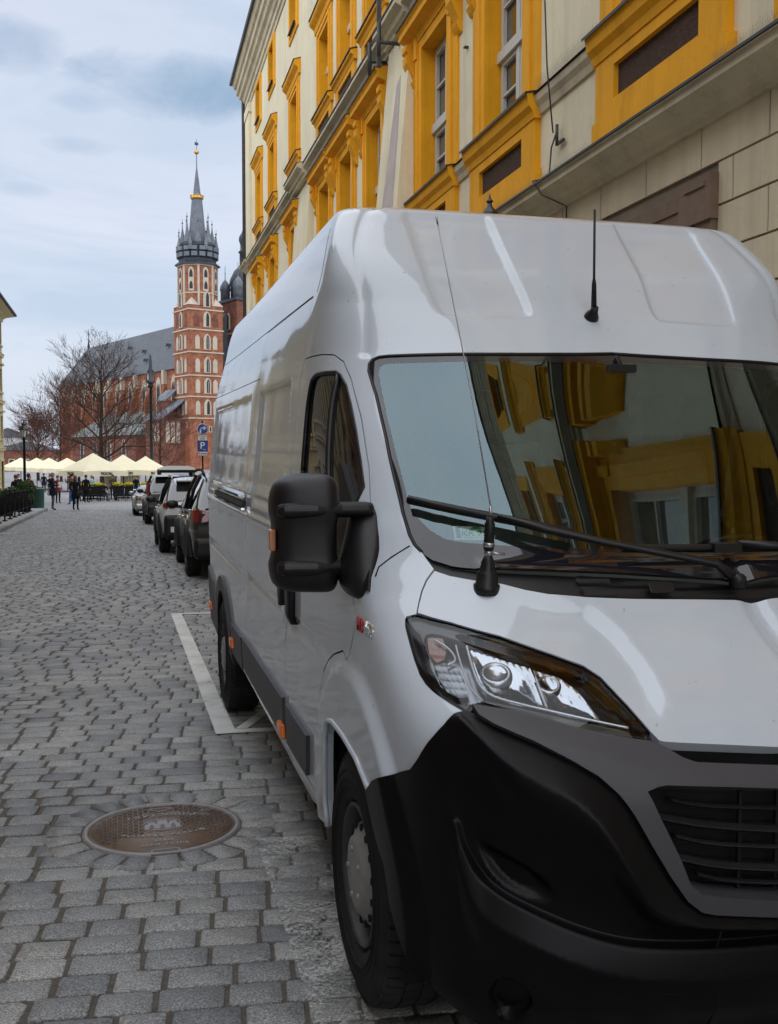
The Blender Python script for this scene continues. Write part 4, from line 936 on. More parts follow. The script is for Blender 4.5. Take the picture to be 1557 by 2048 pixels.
# rusticated ground floor with real joints
mb=MB();bx(mb,S0_,S1_,-.3,-.03,-1.3,4.4,1)
zs=[-1.2,-.4,.35,1.05,1.75,2.4,2.90,3.28,3.66,4.03,4.40];doorA,doorB=7.93,10.35
for r,(a,b) in enumerate(zip(zs,zs[1:])):
    s=S0_-(.5 if r%2 else 0)-.30
    while s<S1_:
        e=min(s+1.0,S1_);s_=max(s,S0_)
        segs=[(s_,e)] if a>=3.9 else [(s_,min(e,doorA)),(max(s_,doorB),e)]
        if 1:
            for g0,g1 in [g for g in segs if g[1]-g[0]>.06]:
                q=.011;rr=[[(-0.0,g0,a),(-0.,g1,a),(-0.,g1,b),(-0.,g0,b)]]
                mb.ring([[(.03,g0+q,a+q),(.03,g1-q,a+q),(.03,g1-q,b-q),(.03,g0+q,b-q)],[(0,g0+q,a+q),(0,g1-q,a+q),(0,g1-q,b-q),(0,g0+q,b-q)]],0,False)
        s+=1.0
M['groove']=mottled('shadow_joint_plaster',(.22,.18,.13),.1,3,.9,0)
mb.build('rusticated_ground_floor',[M['rust'],M['groove']],bld)
# string courses
st1=[(0,4.38),(.05,4.38),(.06,4.42),(.12,4.44),(.16,4.50),(.24,4.54),(.30,4.56),(.30,4.64),(.32,4.645),(0,4.72)]
mb=MB();prof(mb,st1,S0_,S1_+.05);mb.build('string_course',M['cornice'],bld)
mb=MB();prof(mb,[(0,4.725),(.33,4.65),(.345,4.64),(.345,4.665),(0,4.745)],S0_,S1_+.05);mb.build('flashing',M['flash'],bld)
st2=[(0,9.12),(.05,9.12),(.07,9.18),(.12,9.20),(.15,9.27),(.24,9.31),(.28,9.33),(.28,9.42),(0,9.50)]
mb=MB();mf=MB();cap=[(0,9.505),(.29,9.43),(.30,9.41),(.30,9.44),(0,9.53)]
for a,b,o in((S0_,17.55,0),(17.55,19.25,.10),(19.25,27.95,0),(27.95,30.45,.16),(30.45,41.9,0),(41.9,S1_+.1,.10)):
    prof(mb,[(p+o,z) for p,z in st2[1:]]+[(0,9.50),(0,9.12)],a,b);prof(mf,[(p+o,z) for p,z in cap[1:-1]]+[(0,9.53),(0,9.505)],a,b)
mb.build('string_course',M['cornice'],bld);mf.build('flashing',M['flash'],bld)
# sill band between the first floor windows
mb=MB();sb=[(0,5.66),(.03,5.66),(.05,5.74),(.09,5.80),(.10,5.88),(0,5.95)];mf=MB()
edges=[S1_-2]+[x for c in BAYS for x in(c+SW(c),c-SW(c))]+[S0_]
for a,b in zip(edges[0::2],edges[1::2]):
    if a-b>.05:o_=prof(MB(),sb,b,a).build('sill_band',M['cornice'],bld);prof(MB(),[(.0,5.955),(.115,5.89),(.125,5.895),(0,5.975)],b,a).build('flashing',M['flash'],o_)
# main cornice, gutter and roof
co_=[(0,15.75),(.04,15.75),(.05,15.9),(.10,15.93),(.10,16.12),(.16,16.16),(.20,16.30),(.30,16.36),(.34,16.5),(.42,16.55),(.42,16.78),(.50,16.83),(.55,16.98),(.58,17.0),(.58,17.06),(0,17.2)]
mb=MB();prof(mb,co_,S0_,S1_,0,0,1.);mb.build('cornice',M['cornice'],bld)
mb=MB();prof(mb,[(.585,17.0),(.66,17.02),(.68,17.12),(.585,17.10)],S0_,S1_,0,0,1.);mb.build('gutter',M['flash'],bld)
mb=MB();mb.add([(-.6,S0_,17.1),(-.6,S1_+.6,17.1),(5.,S1_-3,20.6),(5.,S0_,20.6),(9,S1_+.6,17.1)],[(0,1,2,3),(1,4,2)]);mb.build('roof',mottled('dark_roof_tiles',(.06,.045,.04),.3,8,.7,.4,18,.03),bld)
# buttresses with sloped faces, corner pilaster, downpipe
for (a,b,o0,o1,mi) in((17.55,19.2,.95,.03,0),(27.95,30.4,.75,.04,1)):
    mb=MB();mb.ring([[(0,a,-1),(-o0,a,-1),(-o0,b,-1),(0,b,-1)],[(0,a,9.1),(-o1-.04,a,9.1),(-o1-.04,b,9.1),(0,b,9.1)]],0,False)
    bo_=mb.build('buttress',M['wall'],bld)
    if mi==0:
        f=lambda z:o0+(o1+.04-o0)*(z+1)/10.1+.004
        m2=MB();m2.add([(-f(5.0),a+.25,5.0),(-f(5.0),b-.3,5.0),(-f(8.2),b-.9,8.2),(-f(8.3),a+.5,8.3),(-f(7.2),a+.35,7.2)],[(0,1,2,3,4)]);m2.build('worn_patch',M['stain'],bo_)
mb=MB();bx(mb,42.3,S1_+.06,0,.10,4.7,15.7);bx(mb,42.2,S1_+.1,0,.14,15.35,15.7);mb.build('corner_pilaster',M['wall'],bld)
mb=MB();mb.tube([(-.16,S1_+.1,-1),(-.16,S1_+.1,16.6),(-.45,S1_+.2,16.95)],.07,8);mb.build('downpipe',M['flash'],bld)
# windows: built once per size, then copied
def frame_rect(mb,w,z0,z1,t,o0,o1,mi=0,bottom=True):
    bx(mb,-w,-w+t,o0,o1,z0,z1,mi);bx(mb,w-t,w,o0,o1,z0,z1,mi);bx(mb,-w+t,w-t,o0,o1,z1-t,z1,mi)
    if bottom:bx(mb,-w+t,w-t,o0,o1,z0,z0+t,mi)
def win_leafs(w,z0,z1,zt,o):
    mb=MB();frame_rect(mb,w,z0,z1,.07,o-.05,o);bx(mb,-w,w,o-.04,o+.06,zt-.07,zt+.07);bx(mb,-.055,.055,o-.05,o+.025,z0+.01,z1-.01)
    for s in(-1,1):
        for a,b in((z0+.07,zt-.07),(zt+.07,z1-.07)):
            x0,x1=sorted((s*.055,s*(w-.07)))
            bx(mb,x0,x0+.05,o-.045,o+.012,a,b);bx(mb,x1-.05,x1,o-.045,o+.012,a,b);bx(mb,x0+.05,x1-.05,o-.045,o+.012,a,a+.06);bx(mb,x0+.05,x1-.05,o-.045,o+.012,b-.06,b)
            m=(a+b)/2;bx(mb,x0+.05,x1-.05,o-.04,o+.006,m-.016,m+.016)
    return mb
def rev(mb,w,z0,z1,d,mi=0):   # reveal inside the wall
    mb.add([(0,-w,z0),(0,-w,z1),(d,-w,z1),(d,-w,z0)],[(0,1,2,3)],mi);mb.add([(0,w,z0),(0,w,z1),(d,w,z1),(d,w,z0)],[(3,2,1,0)],mi)
    mb.add([(0,-w,z1),(0,w,z1),(d,w,z1),(d,-w,z1)],[(0,1,2,3)],mi);mb.add([(0,-w,z0),(0,w,z0),(d,w,z0),(d,-w,z0)],[(3,2,1,0)],mi)
def make_l1(ow,sw):
    out=[]
    mb=MB();rev(mb,ow,5.95,8.40,.30)
    for t0,t1,o in((0,.16,.05),(.16,.30,.075),(.30,sw-ow,.045)):
        a,b=ow+t0,ow+t1
        bx(mb,-b,-a,0,o,5.95,8.40+t1);bx(mb,a,b,0,o,5.95,8.40+t1);bx(mb,-a,a,0,o,8.40+t0,8.40+t1)
    for s in(-1,1):bx(mb,min(s*(ow+.30),s*(ow+.17)),max(s*(ow+.30),s*(ow+.17)),.07,.10,8.28,8.76)
    o=mb.build('window_surround',M['yel']);out.append(o)
    wn=win_leafs(ow,5.98,8.38,7.05,-.20).build('window',M['wframe']);out.append(wn)
    p=MB();bx(p,-ow+.05,ow-.05,-.26,-.25,6.0,8.36);p.build('pane',M['pane'],wn)
    h=MB();bx(h,-sw-.02,sw+.02,0,.07,8.40+sw-ow,8.66) if sw-ow<.2 else None
    prof(h,[(0,8.60),(.08,8.60),(.10,8.66),(.20,8.70),(.26,8.72),(.26,8.82),(.30,8.86),(.30,8.90),(0,8.96)],-sw-.20,sw+.20)
    for s in(-1,1):
        x=s*(sw+.03)
        h.ring([[(-o_,x-.13,z),(-o_,x+.13,z),(0,x+.13,z),(0,x-.13,z)] for o_,z in((.03,7.86),(.06,7.90),(.10,7.98),(.06,8.04),(.12,8.16),(.19,8.30),(.20,8.42),(.16,8.46),(.21,8.50),(.21,8.60))],0,False)
    hd=h.build('pediment',M['yel']);out.append(hd)
    f=MB();prof(f,[(0,8.965),(.315,8.895),(.32,8.87),(.325,8.90),(0,8.99)],-sw-.215,sw+.215);f.build('flashing',M['flash'],hd)
    sp=MB()
    frame=[(-sw,-ow-.02),(ow+.02,sw)]
    a,b=4.72,5.66;i0,i1=5.16,5.50;iw=sw-.42
    bx(sp,-sw,-iw,0,.085,a,b);bx(sp,iw,sw,0,.085,a,b);bx(sp,-iw,iw,0,.085,a,i0);bx(sp,-iw,iw,0,.085,i1,b)
    bx(sp,-sw-.05,sw+.05,0,.10,a,5.02)
    prof(sp,[(0,5.62),(.10,5.62),(.12,5.70),(.17,5.76),(.19,5.86),(.20,5.90),(-.2,5.97)],-sw-.04,sw+.04)
    so_=sp.build('sill_panel',M['yel']);out.append(so_)
    r=MB();bx(r,-iw,iw,.0,.03,i0,i1);r.build('inset',M['pbrown'],so_)
    f=MB();prof(f,[(-.25,5.99),(.21,5.905),(.225,5.88),(.225,5.915),(-.25,6.005)],-sw-.06,sw+.06);f.build('flashing',M['flash'],so_)
    return out
def make_l2():
    out=[];ow,sw=.60,1.06
    mb=MB();rev(mb,ow,10.45,12.25,.30)
    for t0,t1,o in((0,.14,.045),(.14,.26,.07),(.26,sw-ow,.04)):
        a,b=ow+t0,ow+t1
        bx(mb,-b,-a,0,o,10.40,12.25+t1*.8);bx(mb,a,b,0,o,10.40,12.25+t1*.8);bx(mb,-a,a,0,o,12.25+t0*.8,12.25+t1*.8)
    out.append(mb.build('window_surround',M['yel']))
    wn=win_leafs(ow,10.47,12.23,11.45,-.20).build('window',M['wframe']);out.append(wn)
    p=MB();bx(p,-ow+.05,ow-.05,-.26,-.25,10.5,12.2);p.build('pane',M['pane2'],wn)
    h=MB();prof(h,[(0,12.55),(.06,12.55),(.08,12.68),(.17,12.76),(.20,12.80),(.20,12.90),(0,12.96)],-sw-.12,sw+.12);hd=h.build('pediment',M['yel']);out.append(hd)
    f=MB();prof(f,[(0,12.965),(.215,12.905),(.225,12.88),(.225,12.915),(0,12.99)],-sw-.13,sw+.13);f.build('flashing',M['flash'],hd)
    sp=MB();a,b=9.52,10.22;iw=sw-.30
    bx(sp,-sw,-iw,0,.06,a,b);bx(sp,iw,sw,0,.06,a,b);bx(sp,-iw,iw,0,.06,a,9.66);bx(sp,-iw,iw,0,.06,10.05,b)
    prof(sp,[(0,10.16),(.07,10.16),(.10,10.24),(.15,10.27),(.16,10.34),(-.2,10.44)],-sw-.08,sw+.08)
    so_=sp.build('sill_panel',M['yel']);out.append(so_)
    r=MB();bx(r,-iw,iw,.0,.02,9.66,10.05);r.build('inset',M['pbrown'],so_)
    f=MB();prof(f,[(-.25,10.47),(.17,10.35),(.185,10.33),(.185,10.36),(-.25,10.49)],-sw-.1,sw+.1);f.build('flashing',M['flash'],so_)
    return out
def make_l3():
    out=[];ow,sw=.55,.86
    mb=MB();rev(mb,ow,14.25,15.62,.28)
    frame_rect(mb,sw,14.02,15.80,sw-ow-.1,0,.045);frame_rect(mb,ow+.1,14.15,15.72,.1,0,.06);bx(mb,-ow,ow,0,.05,14.12,14.25)
    out.append(mb.build('window_surround',M['yel']))
    wn=MB();frame_rect(wn,ow,14.27,15.6,.06,-.25,-.20);bx(wn,-.04,.04,-.25,-.18,14.3,15.58);wn=wn.build('window',M['wframe']);out.append(wn)
    p=MB();bx(p,-ow+.05,ow-.05,-.26,-.25,14.3,15.58);p.build('pane',M['pane2'],wn)
    f=MB();prof(f,[(-.2,14.30),(.12,14.22),(.13,14.18),(.13,14.24),(-.2,14.32)],-ow-.02,ow+.02);out.append(f.build('window_sill',M['flash']))
    return out
protos={'n':make_l1(.72,1.23),'f':make_l1(.62,1.05),'2':make_l2(),'3':make_l3()}
for c in BAYS:
    for k in(('n' if NEAR(c) else 'f'),'2','3'):
        if k=='3' and c==26.15:continue
        for o in protos[k]:
            q=copy_tree(o,bld);q.location=(0,c,0)
def kill(o):
    for ch in list(o.children):kill(ch)
    bpy.data.objects.remove(o)
for k in protos:
    for o in protos[k]:kill(o)
# brown stone doorway
mb=MB();a,b=doorA,doorB
bx(mb,a,a+.27,-.1,.06,-.6,3.55);bx(mb,b-.27,b,-.1,.06,-.6,3.55);bx(mb,a,b,-.1,.06,3.55,3.86)
bx(mb,a-.02,a+.50,0,.085,3.55,3.94);bx(mb,b-.50,b+.02,0,.085,3.55,3.94);bx(mb,a+.5,b-.5,0,.075,3.72,3.80);bx(mb,a+.06,a+.40,.085,.10,3.84,3.88);bx(mb,a+.3,b-.3,.06,.08,3.58,3.61)
do=mb.build('door_surround',M['door'],bld);m2=MB();bx(m2,a+.27,b-.27,-.25,-.2,-.6,3.55);m2.build('door',M['pbrown'],do)
# lightning conductor cable with clips
mb=MB();P=lambda s,z,o:(-o,s,z)
mb.tube([P(11.2,16,.36),P(11.2,9.6,.36),P(11.27,6.9,.22),P(11.27,6.0,.18),P(11.27,5.26,.10)],.010,6);mb.tube([P(11.27,5.26,.06),P(11.36,5.12,.08),P(11.38,4.78,.1),P(11.30,4.70,.34),P(11.1,4.5,.30),P(10.98,4.36,.05),P(10.98,2.5,.05)],.010,6)
bx(mb,11.1,11.28,.02,.05,5.13,5.16);mb.tube([P(11.27,5.12,.05),P(11.27,5.36,.05)],.02,6);mb.tube([P(10.98,4.10,.02),P(10.98,4.22,.07)],.022,6);bx(mb,14.72-.05,14.72+.02,0,.06,7.52,7.54)
mb.build('lightning_conductor',M['flash'],bld)
# bird spikes along the ledges
mb=MB()
def spikes(s0,s1,z,o,h,d):
    s=s0
    while s<s1:
        for k,(dx,do) in enumerate(((.03,.02),(-.03,.05),(.0,-.02))):
            p=Vector((-o,s,z));q=Vector((-o-do,s+dx*1.6,z+h*RNG.uniform(.85,1.1)))
            u=Vector((0,.002,0));mb.add([p-u,p+u,q+u*.6,q-u*.6],[(0,1,2,3)])
        s+=d
spikes(11.9-1.75,11.9-.05,5.93,.07,.13,.032);spikes(14.40,14.88,5.93,.07,.13,.03)
spikes(10.3,13.6,4.70,.12,.15,.032);spikes(7.25,7.85,4.70,.12,.17,.03);spikes(4,7.25,4.70,.12,.17,.03);spikes(19.35,19.6,9.0,.1,.14,.04)
mb.build('bird_spikes',plain('spike_wire',(.20,.18,.15),.5,0),bld)
# flag brackets by the buttress
for s,z,L in((18.35,8.95,.42),(19.45,9.02,.34)):
    mb=MB();mb.tube([P(s,z,.05),P(s,z,.05+L)],.035,8);mb.tube([P(s,z-.26,.05+L),P(s,z+.34,.05+L)],.04,6);mb.build('flag_bracket',M['flash'],bld)
mb=MB();bx(mb,18.95,19.02,.28,.36,8.75,10.2);bx(mb,18.95,19.02,.26,.38,10.0,10.35);mb.build('sign_blade',M['flash'],bld)
# street lantern fixed to the wall
lan=empty('wall_lantern',(0,0,0),0,'black wall lantern whose pointed finial shows above the van roof','lamp')
lan.location=(5.05-.62,12.0,3.9)
def lantern(par,z0,s=1.,glass=True):
    b=MB();a0=PI/6
    b.lathe([(.02*s,z0-.02),(.09*s,z0+.02),(.11*s,z0+.06)],n=6,smooth=False,a0=a0)
    for k in range(6):
        a=2*PI*k/6+a0;b.tube([(.10*s*math.cos(a),.10*s*math.sin(a),z0+.05),(.17*s*math.cos(a),.17*s*math.sin(a),z0+.42*s)],.010*s,4)
    b.build('lantern_frame',M['blackplas'],par)
    g=MB();g.lathe([(.095*s,z0+.06),(.163*s,z0+.41*s)],n=6,smooth=False,a0=a0,cap=False);g.build('lantern_glass',M['lampglass'],par)
    b=MB();b.lathe([(.24*s,z0+.40*s),(.25*s,z0+.43*s),(.17*s,z0+.53*s),(.09*s,z0+.62*s),(.11*s,z0+.64*s),(.10*s,z0+.69*s),(.04*s,z0+.76*s),(.025*s,z0+.80*s),(.045*s,z0+.83*s),(.02*s,z0+.86*s),(.001,z0+.93*s)],n=6,smooth=False,a0=a0);b.build('lantern_roof',M['lampcap'],par)
M['lampglass']=mottled('frosted_lamp_glass',(.62,.62,.58),.05,4,.25,0,spec=.6)
M['lampcap']=plain('black_lamp_cap',(.018,.02,.024),.35,0,.5)
lantern(lan,0)
b=MB();b.tube([(.62,0,-.3),(.3,0,-.35),(.05,0,-.2),(0,0,-.01)],.022,8);b.build('wall_arm',M['blackplas'],lan)
lan.location.z=4.72-.93
# ------------------------------------------------------------------ houses along the left side
def house(name,y0,y1,x,h,col,label,floors,baywidth,rust=False,roofcol=(.07,.05,.045),dep=8,eave=.6):
    e=empty(name,(x,y0,gz((y0+y1)/2)),0,label,'house');L=y1-y0
    col=tuple(c*.78 for c in col);wm=mottled(name+'_plaster',col,.09,.8,.85,.2,50,.004,.2,dirt=(tuple(c*.6 for c in col),.5))
    n=max(1,int(L/baywidth));fh=h/floors;hs=[]
    for f in range(floors):
        for k in range(n):
            c=(k+.5)*L/n
            if f==0 and k%3==1:hs.append((c-.75,c+.75,0.05,2.6))
            else:hs.append((c-.55,c+.55,f*fh+1.0,f*fh+1.0+min(2.0,fh-1.6)))
    mb=MB()
    S=sorted({0,L}|{v for q in hs for v in q[:2]});Z=sorted({-1,h}|{v for q in hs for v in q[2:]})
    for a,b in zip(S,S[1:]):
        for c,d in zip(Z,Z[1:]):
            if any(q[0]<(a+b)/2<q[1] and q[2]<(c+d)/2<q[3] for q in hs):continue
            mb.add([(0,a,c),(0,b,c),(0,b,d),(0,a,d)],[(0,1,2,3)])
    mb.add([(0,0,-1),(-dep,0,-1),(-dep,0,h),(0,0,h)],[(0,1,2,3)]);mb.add([(0,L,-1),(-dep,L,-1),(-dep,L,h),(0,L,h)],[(0,1,2,3)]);mb.add([(-.3,0,-1),(-.3,L,-1),(-.3,L,h),(-.3,0,h)],[(0,1,2,3)])
    mb.build('wall',wm,e)
    if rust:
        mb=MB();z=.5
        while z<fh*1.0:
            mb.box((0,.0,z+.03),(.035,L,z+.46));z+=.5
        mb2=MB()
        for zz in np.arange(.4,fh-.4,.42):
            S2=[0]+[v for q in sorted(hs) if q[2]<fh for v in q[:2]]+[L]
            for a,b in zip(S2[0::2],S2[1::2]):
                if b-a>.1:mb2.box((.001,a+.02,zz+.02),(.04,b-.02,zz+.40))
        mb2.build('rustication',wm,e)
    tr=mottled(name+'_trim',tuple(min(1,c*1.18) for c in col),.06,2,.8,0)
    mb=MB()
    for f in range(1,floors):mb.box((0,0,f*fh+.2),(.12,L,f*fh+.42));mb.box((0,0,f*fh+.36),(.18,L,f*fh+.42-.001))
    mb.build('string_course',tr,e)
    mb=MB();mb.ring([[(o,s,z) for o,z in((0,h-.5),(.1,h-.5),(.15,h-.3),(.35,h-.2),(eave,h-.12),(eave,h),(0,h+.1))] for s in(-.05,L+.05)],0,False);mb.build('cornice',tr,e)
    mb=MB();mb.add([(eave+.1,-.1,h),(eave+.1,L+.1,h),(-dep/2,L+.1,h+2.6),(-dep/2,-.1,h+2.6)],[(0,1,2,3)]);mb.add([(eave+.1,L+.1,h),(-dep,L+.1,h),(-dep/2,L+.1,h+2.6)],[(0,1,2)]);mb.box((eave+.02,-.1,h-.10),(eave+.14,L+.1,h+.03));mb.build('roof',mottled(name+'_roof',roofcol,.3,6,.7,.3,15,.03),e)
    for q in hs:
        mb=MB();w0,w1,z0,z1=q
        for a,b,c,d in((w0-.16,w0,z0-.1,z1+.16),(w1,w1+.16,z0-.1,z1+.16),(w0,w1,z1,z1+.16)):mb.box((0,a,c),(.06,b,d))
        if z0>.5:mb.box((0,w0-.22,z1+.24),(.20,w1+.22,z1+.36));mb.box((0,w0-.2,z0-.14),(.14,w1+.2,z0-.02))
        wo=mb.build('window' if z0>.5 else 'door',tr,e)
        m2=MB();m2.box((-.2,w0,z0),(-.16,w1,z1));m2.build('pane' if z0>.5 else 'leaf',M['pane2'] if z0>.5 else M['pbrown'],wo)
        m2=MB();m2.box((-.16,w0,z0),(-.11,w0+.08,z1));m2.box((-.16,w1-.08,z0),(-.11,w1,z1));m2.box((-.16,(w0+w1)/2-.05,z0),(-.11,(w0+w1)/2+.05,z1));m2.box((-.16,w0+.08,z0+(z1-z0)*.62),(-.11,w1-.08,z0+(z1-z0)*.62+.08));m2.build('frame',M['wframe'],wo)
    return e
house('tenement_house',-16,2.5,-6.6,13.5,(.50,.43,.32),'beige stuccoed house on the left side of the street nearest the camera',4,2.6,True)
house('tenement_house',2.5,12.5,-6.6,14.5,(.42,.29,.25),'pink stuccoed house with a rusticated base on the left side of the street',4,2.5,True)
house('tenement_house',12.5,27,-6.6,11.6,(.52,.47,.33),'cream house with string courses next to the pink house',3,2.4,True)
house('tenement_house',27,41,-6.6,12.2,(.46,.42,.36),'grey cream house further along the left side of the street',3,2.3)
house('tenement_house',41,58,-6.7,11.5,(.50,.40,.22),'ochre house behind the cafe terrace on the left',3,2.4)
hl_=house('tenement_house',61.5,74,-7.42,12.4,(.56,.47,.26),'yellowish corner house with a dark eave at the left edge of the picture',4,2.2,False,(.03,.03,.035),9,.85)

# ------------------------------------------------------------------ brick church with two towers
def brick_mat(name,a,b,c):
    t=NT(name);n=t.noise(.55,6,.7);n2=t.noise(3.2,5,.75);f=t.math('ADD',t.math('MULTIPLY',n,.5),t.math('MULTIPLY',n2,.5))
    col=t.ramp(f,[(.36,a),(.50,b),(.64,c)])
    br=t.n('ShaderNodeTexBrick');br.inputs['Scale'].default_value=1.6;br.inputs['Color1'].default_value=(1,1,1,1);br.inputs['Color2'].default_value=(.72,.70,.70,1);br.inputs['Mortar'].default_value=(.8,.75,.7,1)
    t.l(t.map((1,1,1),(PI/2,0,0)),br.inputs['Vector']);col=t.mix(.6,col,br.outputs['Color'],'MULTIPLY')
    return t.pbr(col,.9,0,.2)
M['brick']=brick_mat('old_brick',(.11,.048,.034),(.30,.115,.064),(.47,.22,.13))
M['brickd']=brick_mat('dark_brick',(.085,.042,.035),(.18,.075,.052),(.30,.14,.095))
M['stone']=mottled('pale_limestone',(.46,.40,.32),.12,.6,.85,0,dirt=((.30,.27,.22),.5))
M['slate']=mottled('grey_slate_roof',(.070,.078,.090),.28,1.2,.55,.5,3.5,.08,.4,dirt=((.14,.145,.15),.5))
M['lead']=mottled('lead_sheet',(.105,.12,.145),.3,.8,.5,0,spec=.5,dirt=((.24,.25,.27),.6))
M['leadd']=mottled('dark_lead',(.028,.034,.046),.3,1,.5,0,spec=.5)
M['gold']=plain('gilding',(.55,.33,.09),.35,1)
M['copper']=mottled('grey_green_copper',(.15,.175,.165),.2,.7,.6,0)
M['dark']=plain('dark_opening',(.012,.012,.014),.6)
A=math.atan2(.350,.937)
ch=empty('church',(17.65,262,-1.8),A,'red brick gothic church with a tall spired tower and long grey roof','church')
def arch(w,h,n=6):
    """pointed arch outline, base centre at 0"""
    sp=h-w*1.5;pts=[(-w,0),(w,0),(w,sp)]
    for k in range(1,n+1):
        a=k/n*math.acos(.25) if 0 else k/n*1.05;pts.append((w-2*w+2*w*math.cos(a) if 0 else -w+2*w*math.cos(a),sp+2*w*math.sin(a)*.87))
    right=pts[2:];right=[(max(0,x),y) for x,y in right];pts=pts[:2]+right+[(-x,y) for x,y in right[::-1][1:]]
    return pts
def on_face(face,s,z,o=0.):
    # tower 9.2 m square: face 'L' is x=0 (along y), face 'R' is y=0 (along x)
    return (-o,s,z) if face=='L' else (s,-o,z)
def awin(par,face,s,z,w,h,kind,x0=0.,y0=0.):
    fn=lambda a,b,o:tuple(Vector(on_face(face,s+a,z+b,o))+Vector((x0,y0,0)))
    if kind=='niche':
        return MB().prism(arch(w,h),.02,.10,fn).build('blind_niche',M['stone'],par)
    if kind=='bniche':return MB().prism(arch(w,h),.02,.06,fn).build('blind_niche',M['brickd'],par)
    f=MB().prism(arch(w*1.0,h),.05,.22,fn).build('window',M['stone'],par)
    MB().prism([(a+.18*w,b) for a,b in [(x*.42,y*.86+h*.05) for x,y in arch(w,h)]],.1,.26,fn).build('opening',M['dark'],f)
    if kind=='m':MB().prism([(.18*w-.05,h*.08),(.18*w+.05,h*.08),(.18*w+.05,h*.75),(.18*w-.05,h*.75)],.1,.32,fn).build('mullion',M['stone'],f)
    return f
T=9.2
tw=MB();tw.box((0,0,-2),(T,T,41.0));
two=tw.build('tower',M['brick'],ch)
mb=MB()
for z in(12.8,18.2,23.5,29.3,34.9,39.9):mb.box((-.22,-.22,z-.16),(T+.22,T+.22,z+.16))
mb.build('string_course',M['stone'],two)
for z0,kind,fl in((13.6,'w','n'),(19.0,'m','n'),(24.2,'m','n'),(30.0,'m','n'),(35.6,'w','b'),(40.6,'w','0')):
    for face in'LR':
        c=T*.5
        if kind=='w' and fl=='0':
            pass
        awin(two,face,c+(.0 if face=='L' else .2),z0,.95,4.0,kind)
        if fl=='n':
            for d in(-2.4,2.4):awin(two,face,c+d,z0+.1,.62,3.5,'niche')
        elif fl=='b':
            for d in(-2.6,2.6):awin(two,face,c+d,z0+.1,.8,3.4,'bniche')
for face,s,z in(('L',4,6.3),('L',5,9.6),('R',5.5,9.3),('L',2,10.4),('R',3,6.)):
    f=MB();fn=lambda a,b,o:on_face(face,s+a,z+b,o);f.prism([(-.45,0),(.45,0),(.45,1.5),(-.45,1.5)],.02,.14,fn);fo=f.build('slit_window',M['stone'],two)
    MB().prism([(-.22,.2),(.22,.2),(.22,1.3),(-.22,1.3)],.1,.18,fn).build('opening',M['dark'],fo)
# corner gablets and octagon
cx=T/2;R8=T/2/math.cos(PI/8)
mb=MB()
for (x,y) in((0,0),(T,0),(0,T),(T,T)):
    sx=1 if x==0 else -1;sy=1 if y==0 else -1
    mb.add([(x-.15*sx,y-.15*sy,41.0),(x+2.9*sx,y-.15*sy,41.0),(x-.15*sx,y+2.9*sy,41.0),(x+1.5*sx,y+1.5*sy,43.3)],[(0,1,3),(1,2,3),(2,0,3)])
mb.build('corner_roof',M['stone'],two)
oc=MB();oc.lathe([(R8,40.8),(R8,51.2)],(cx,cx,0),8,smooth=False,a0=PI/8);oct_=oc.build('octagon',M['brick'],two)
mb=MB();mb.lathe([(R8+.15,44.0),(R8+.15,44.3),(R8,44.35)],(cx,cx,0),8,smooth=False,a0=PI/8,cap=False);mb.lathe([(R8+.2,50.9),(R8+.2,51.2)],(cx,cx,0),8,smooth=False,a0=PI/8,cap=False)
for k in range(8):
    a=PI/8+k*PI/4;p=Vector((cx+R8*math.cos(a),cx+R8*math.sin(a),0));m=Matrix.Translation(p)@Matrix.Rotation(a,4,'Z');mb.box((-.30,-.26,41),(.12,.26,51),M=m)
mb.build('corner_strip',M['stone'],oct_)
for k in range(8):
    a=k*PI/4;m=Matrix.Translation((cx,cx,0))@Matrix.Rotation(a,4,'Z');D=T/2
    fn=lambda s_,b,o:tuple(m@Vector((D+o,-s_,b)))
    f=MB().prism([(x,y+44.6) for x,y in arch(.72,6.0)],.02,.16,fn).build('window',M['stone'],oct_)
    for z in(45.1,48.0):MB().prism([(x*.45,y*.9+z) for x,y in arch(.95,2.2)],.1,.22,fn).build('opening',M['dark'],f)
# gallery, turrets and spire
g=MB();g.lathe([(R8+.7,51.2),(R8+.75,51.5),(R8-.3,52.3),(R8-.2,53.0),(R8-.2,56.6),(2.2,57.0)],(cx,cx,0),8,smooth=False,a0=PI/8);go=g.build('gallery',M['leadd'],two)
mb=MB()
for k in range(16):
    a=PI/16+k*PI/8;m=Matrix.Translation((cx,cx,0))@Matrix.Rotation(a,4,'Z')
    mb.box((R8-.15,-.75,53.2),(R8+.25,.75,54.3),M=m);mb.box((R8-.2,-.7,54.7),(R8+.35,.7,55.7),M=m)
mb.build('gallery_panel',M['lead'],go)
mb=MB()
for z,r in((53.0,.30),(54.5,.45),(56.0,.5)):mb.lathe([(R8+r-.2,z-.12),(R8+r,z),(R8+r-.2,z+.12)],(cx,cx,0),8,smooth=False,a0=PI/8,cap=False)
mb.build('gallery_rail',M['leadd'],go)
def spirelet(r,z0,z1,a,rad):
    b=MB();c=(cx+rad*math.cos(a),cx+rad*math.sin(a),0)
    b.lathe([(r*.95,z0-1.2),(r*.95,z0),(r*1.1,z0+.05),(r*.45,z0+(z1-z0)*.35),(r*.16,z0+(z1-z0)*.62),(.06,z1-1.0)],c,8,smooth=False,a0=PI/8);so_=b.build('turret',M['lead'],two)
    b=MB();b.tube([(c[0],c[1],z1-1.1),(c[0],c[1],z1)],.05,5);b.sph((c[0],c[1],z1-1.0),.22,8,6);b.build('finial',M['leadd'],so_)
for k in range(8):
    a=k*PI/4+PI/8;spirelet(.95,56.8,64.2-(k%2)*1.2,a,R8*.74)
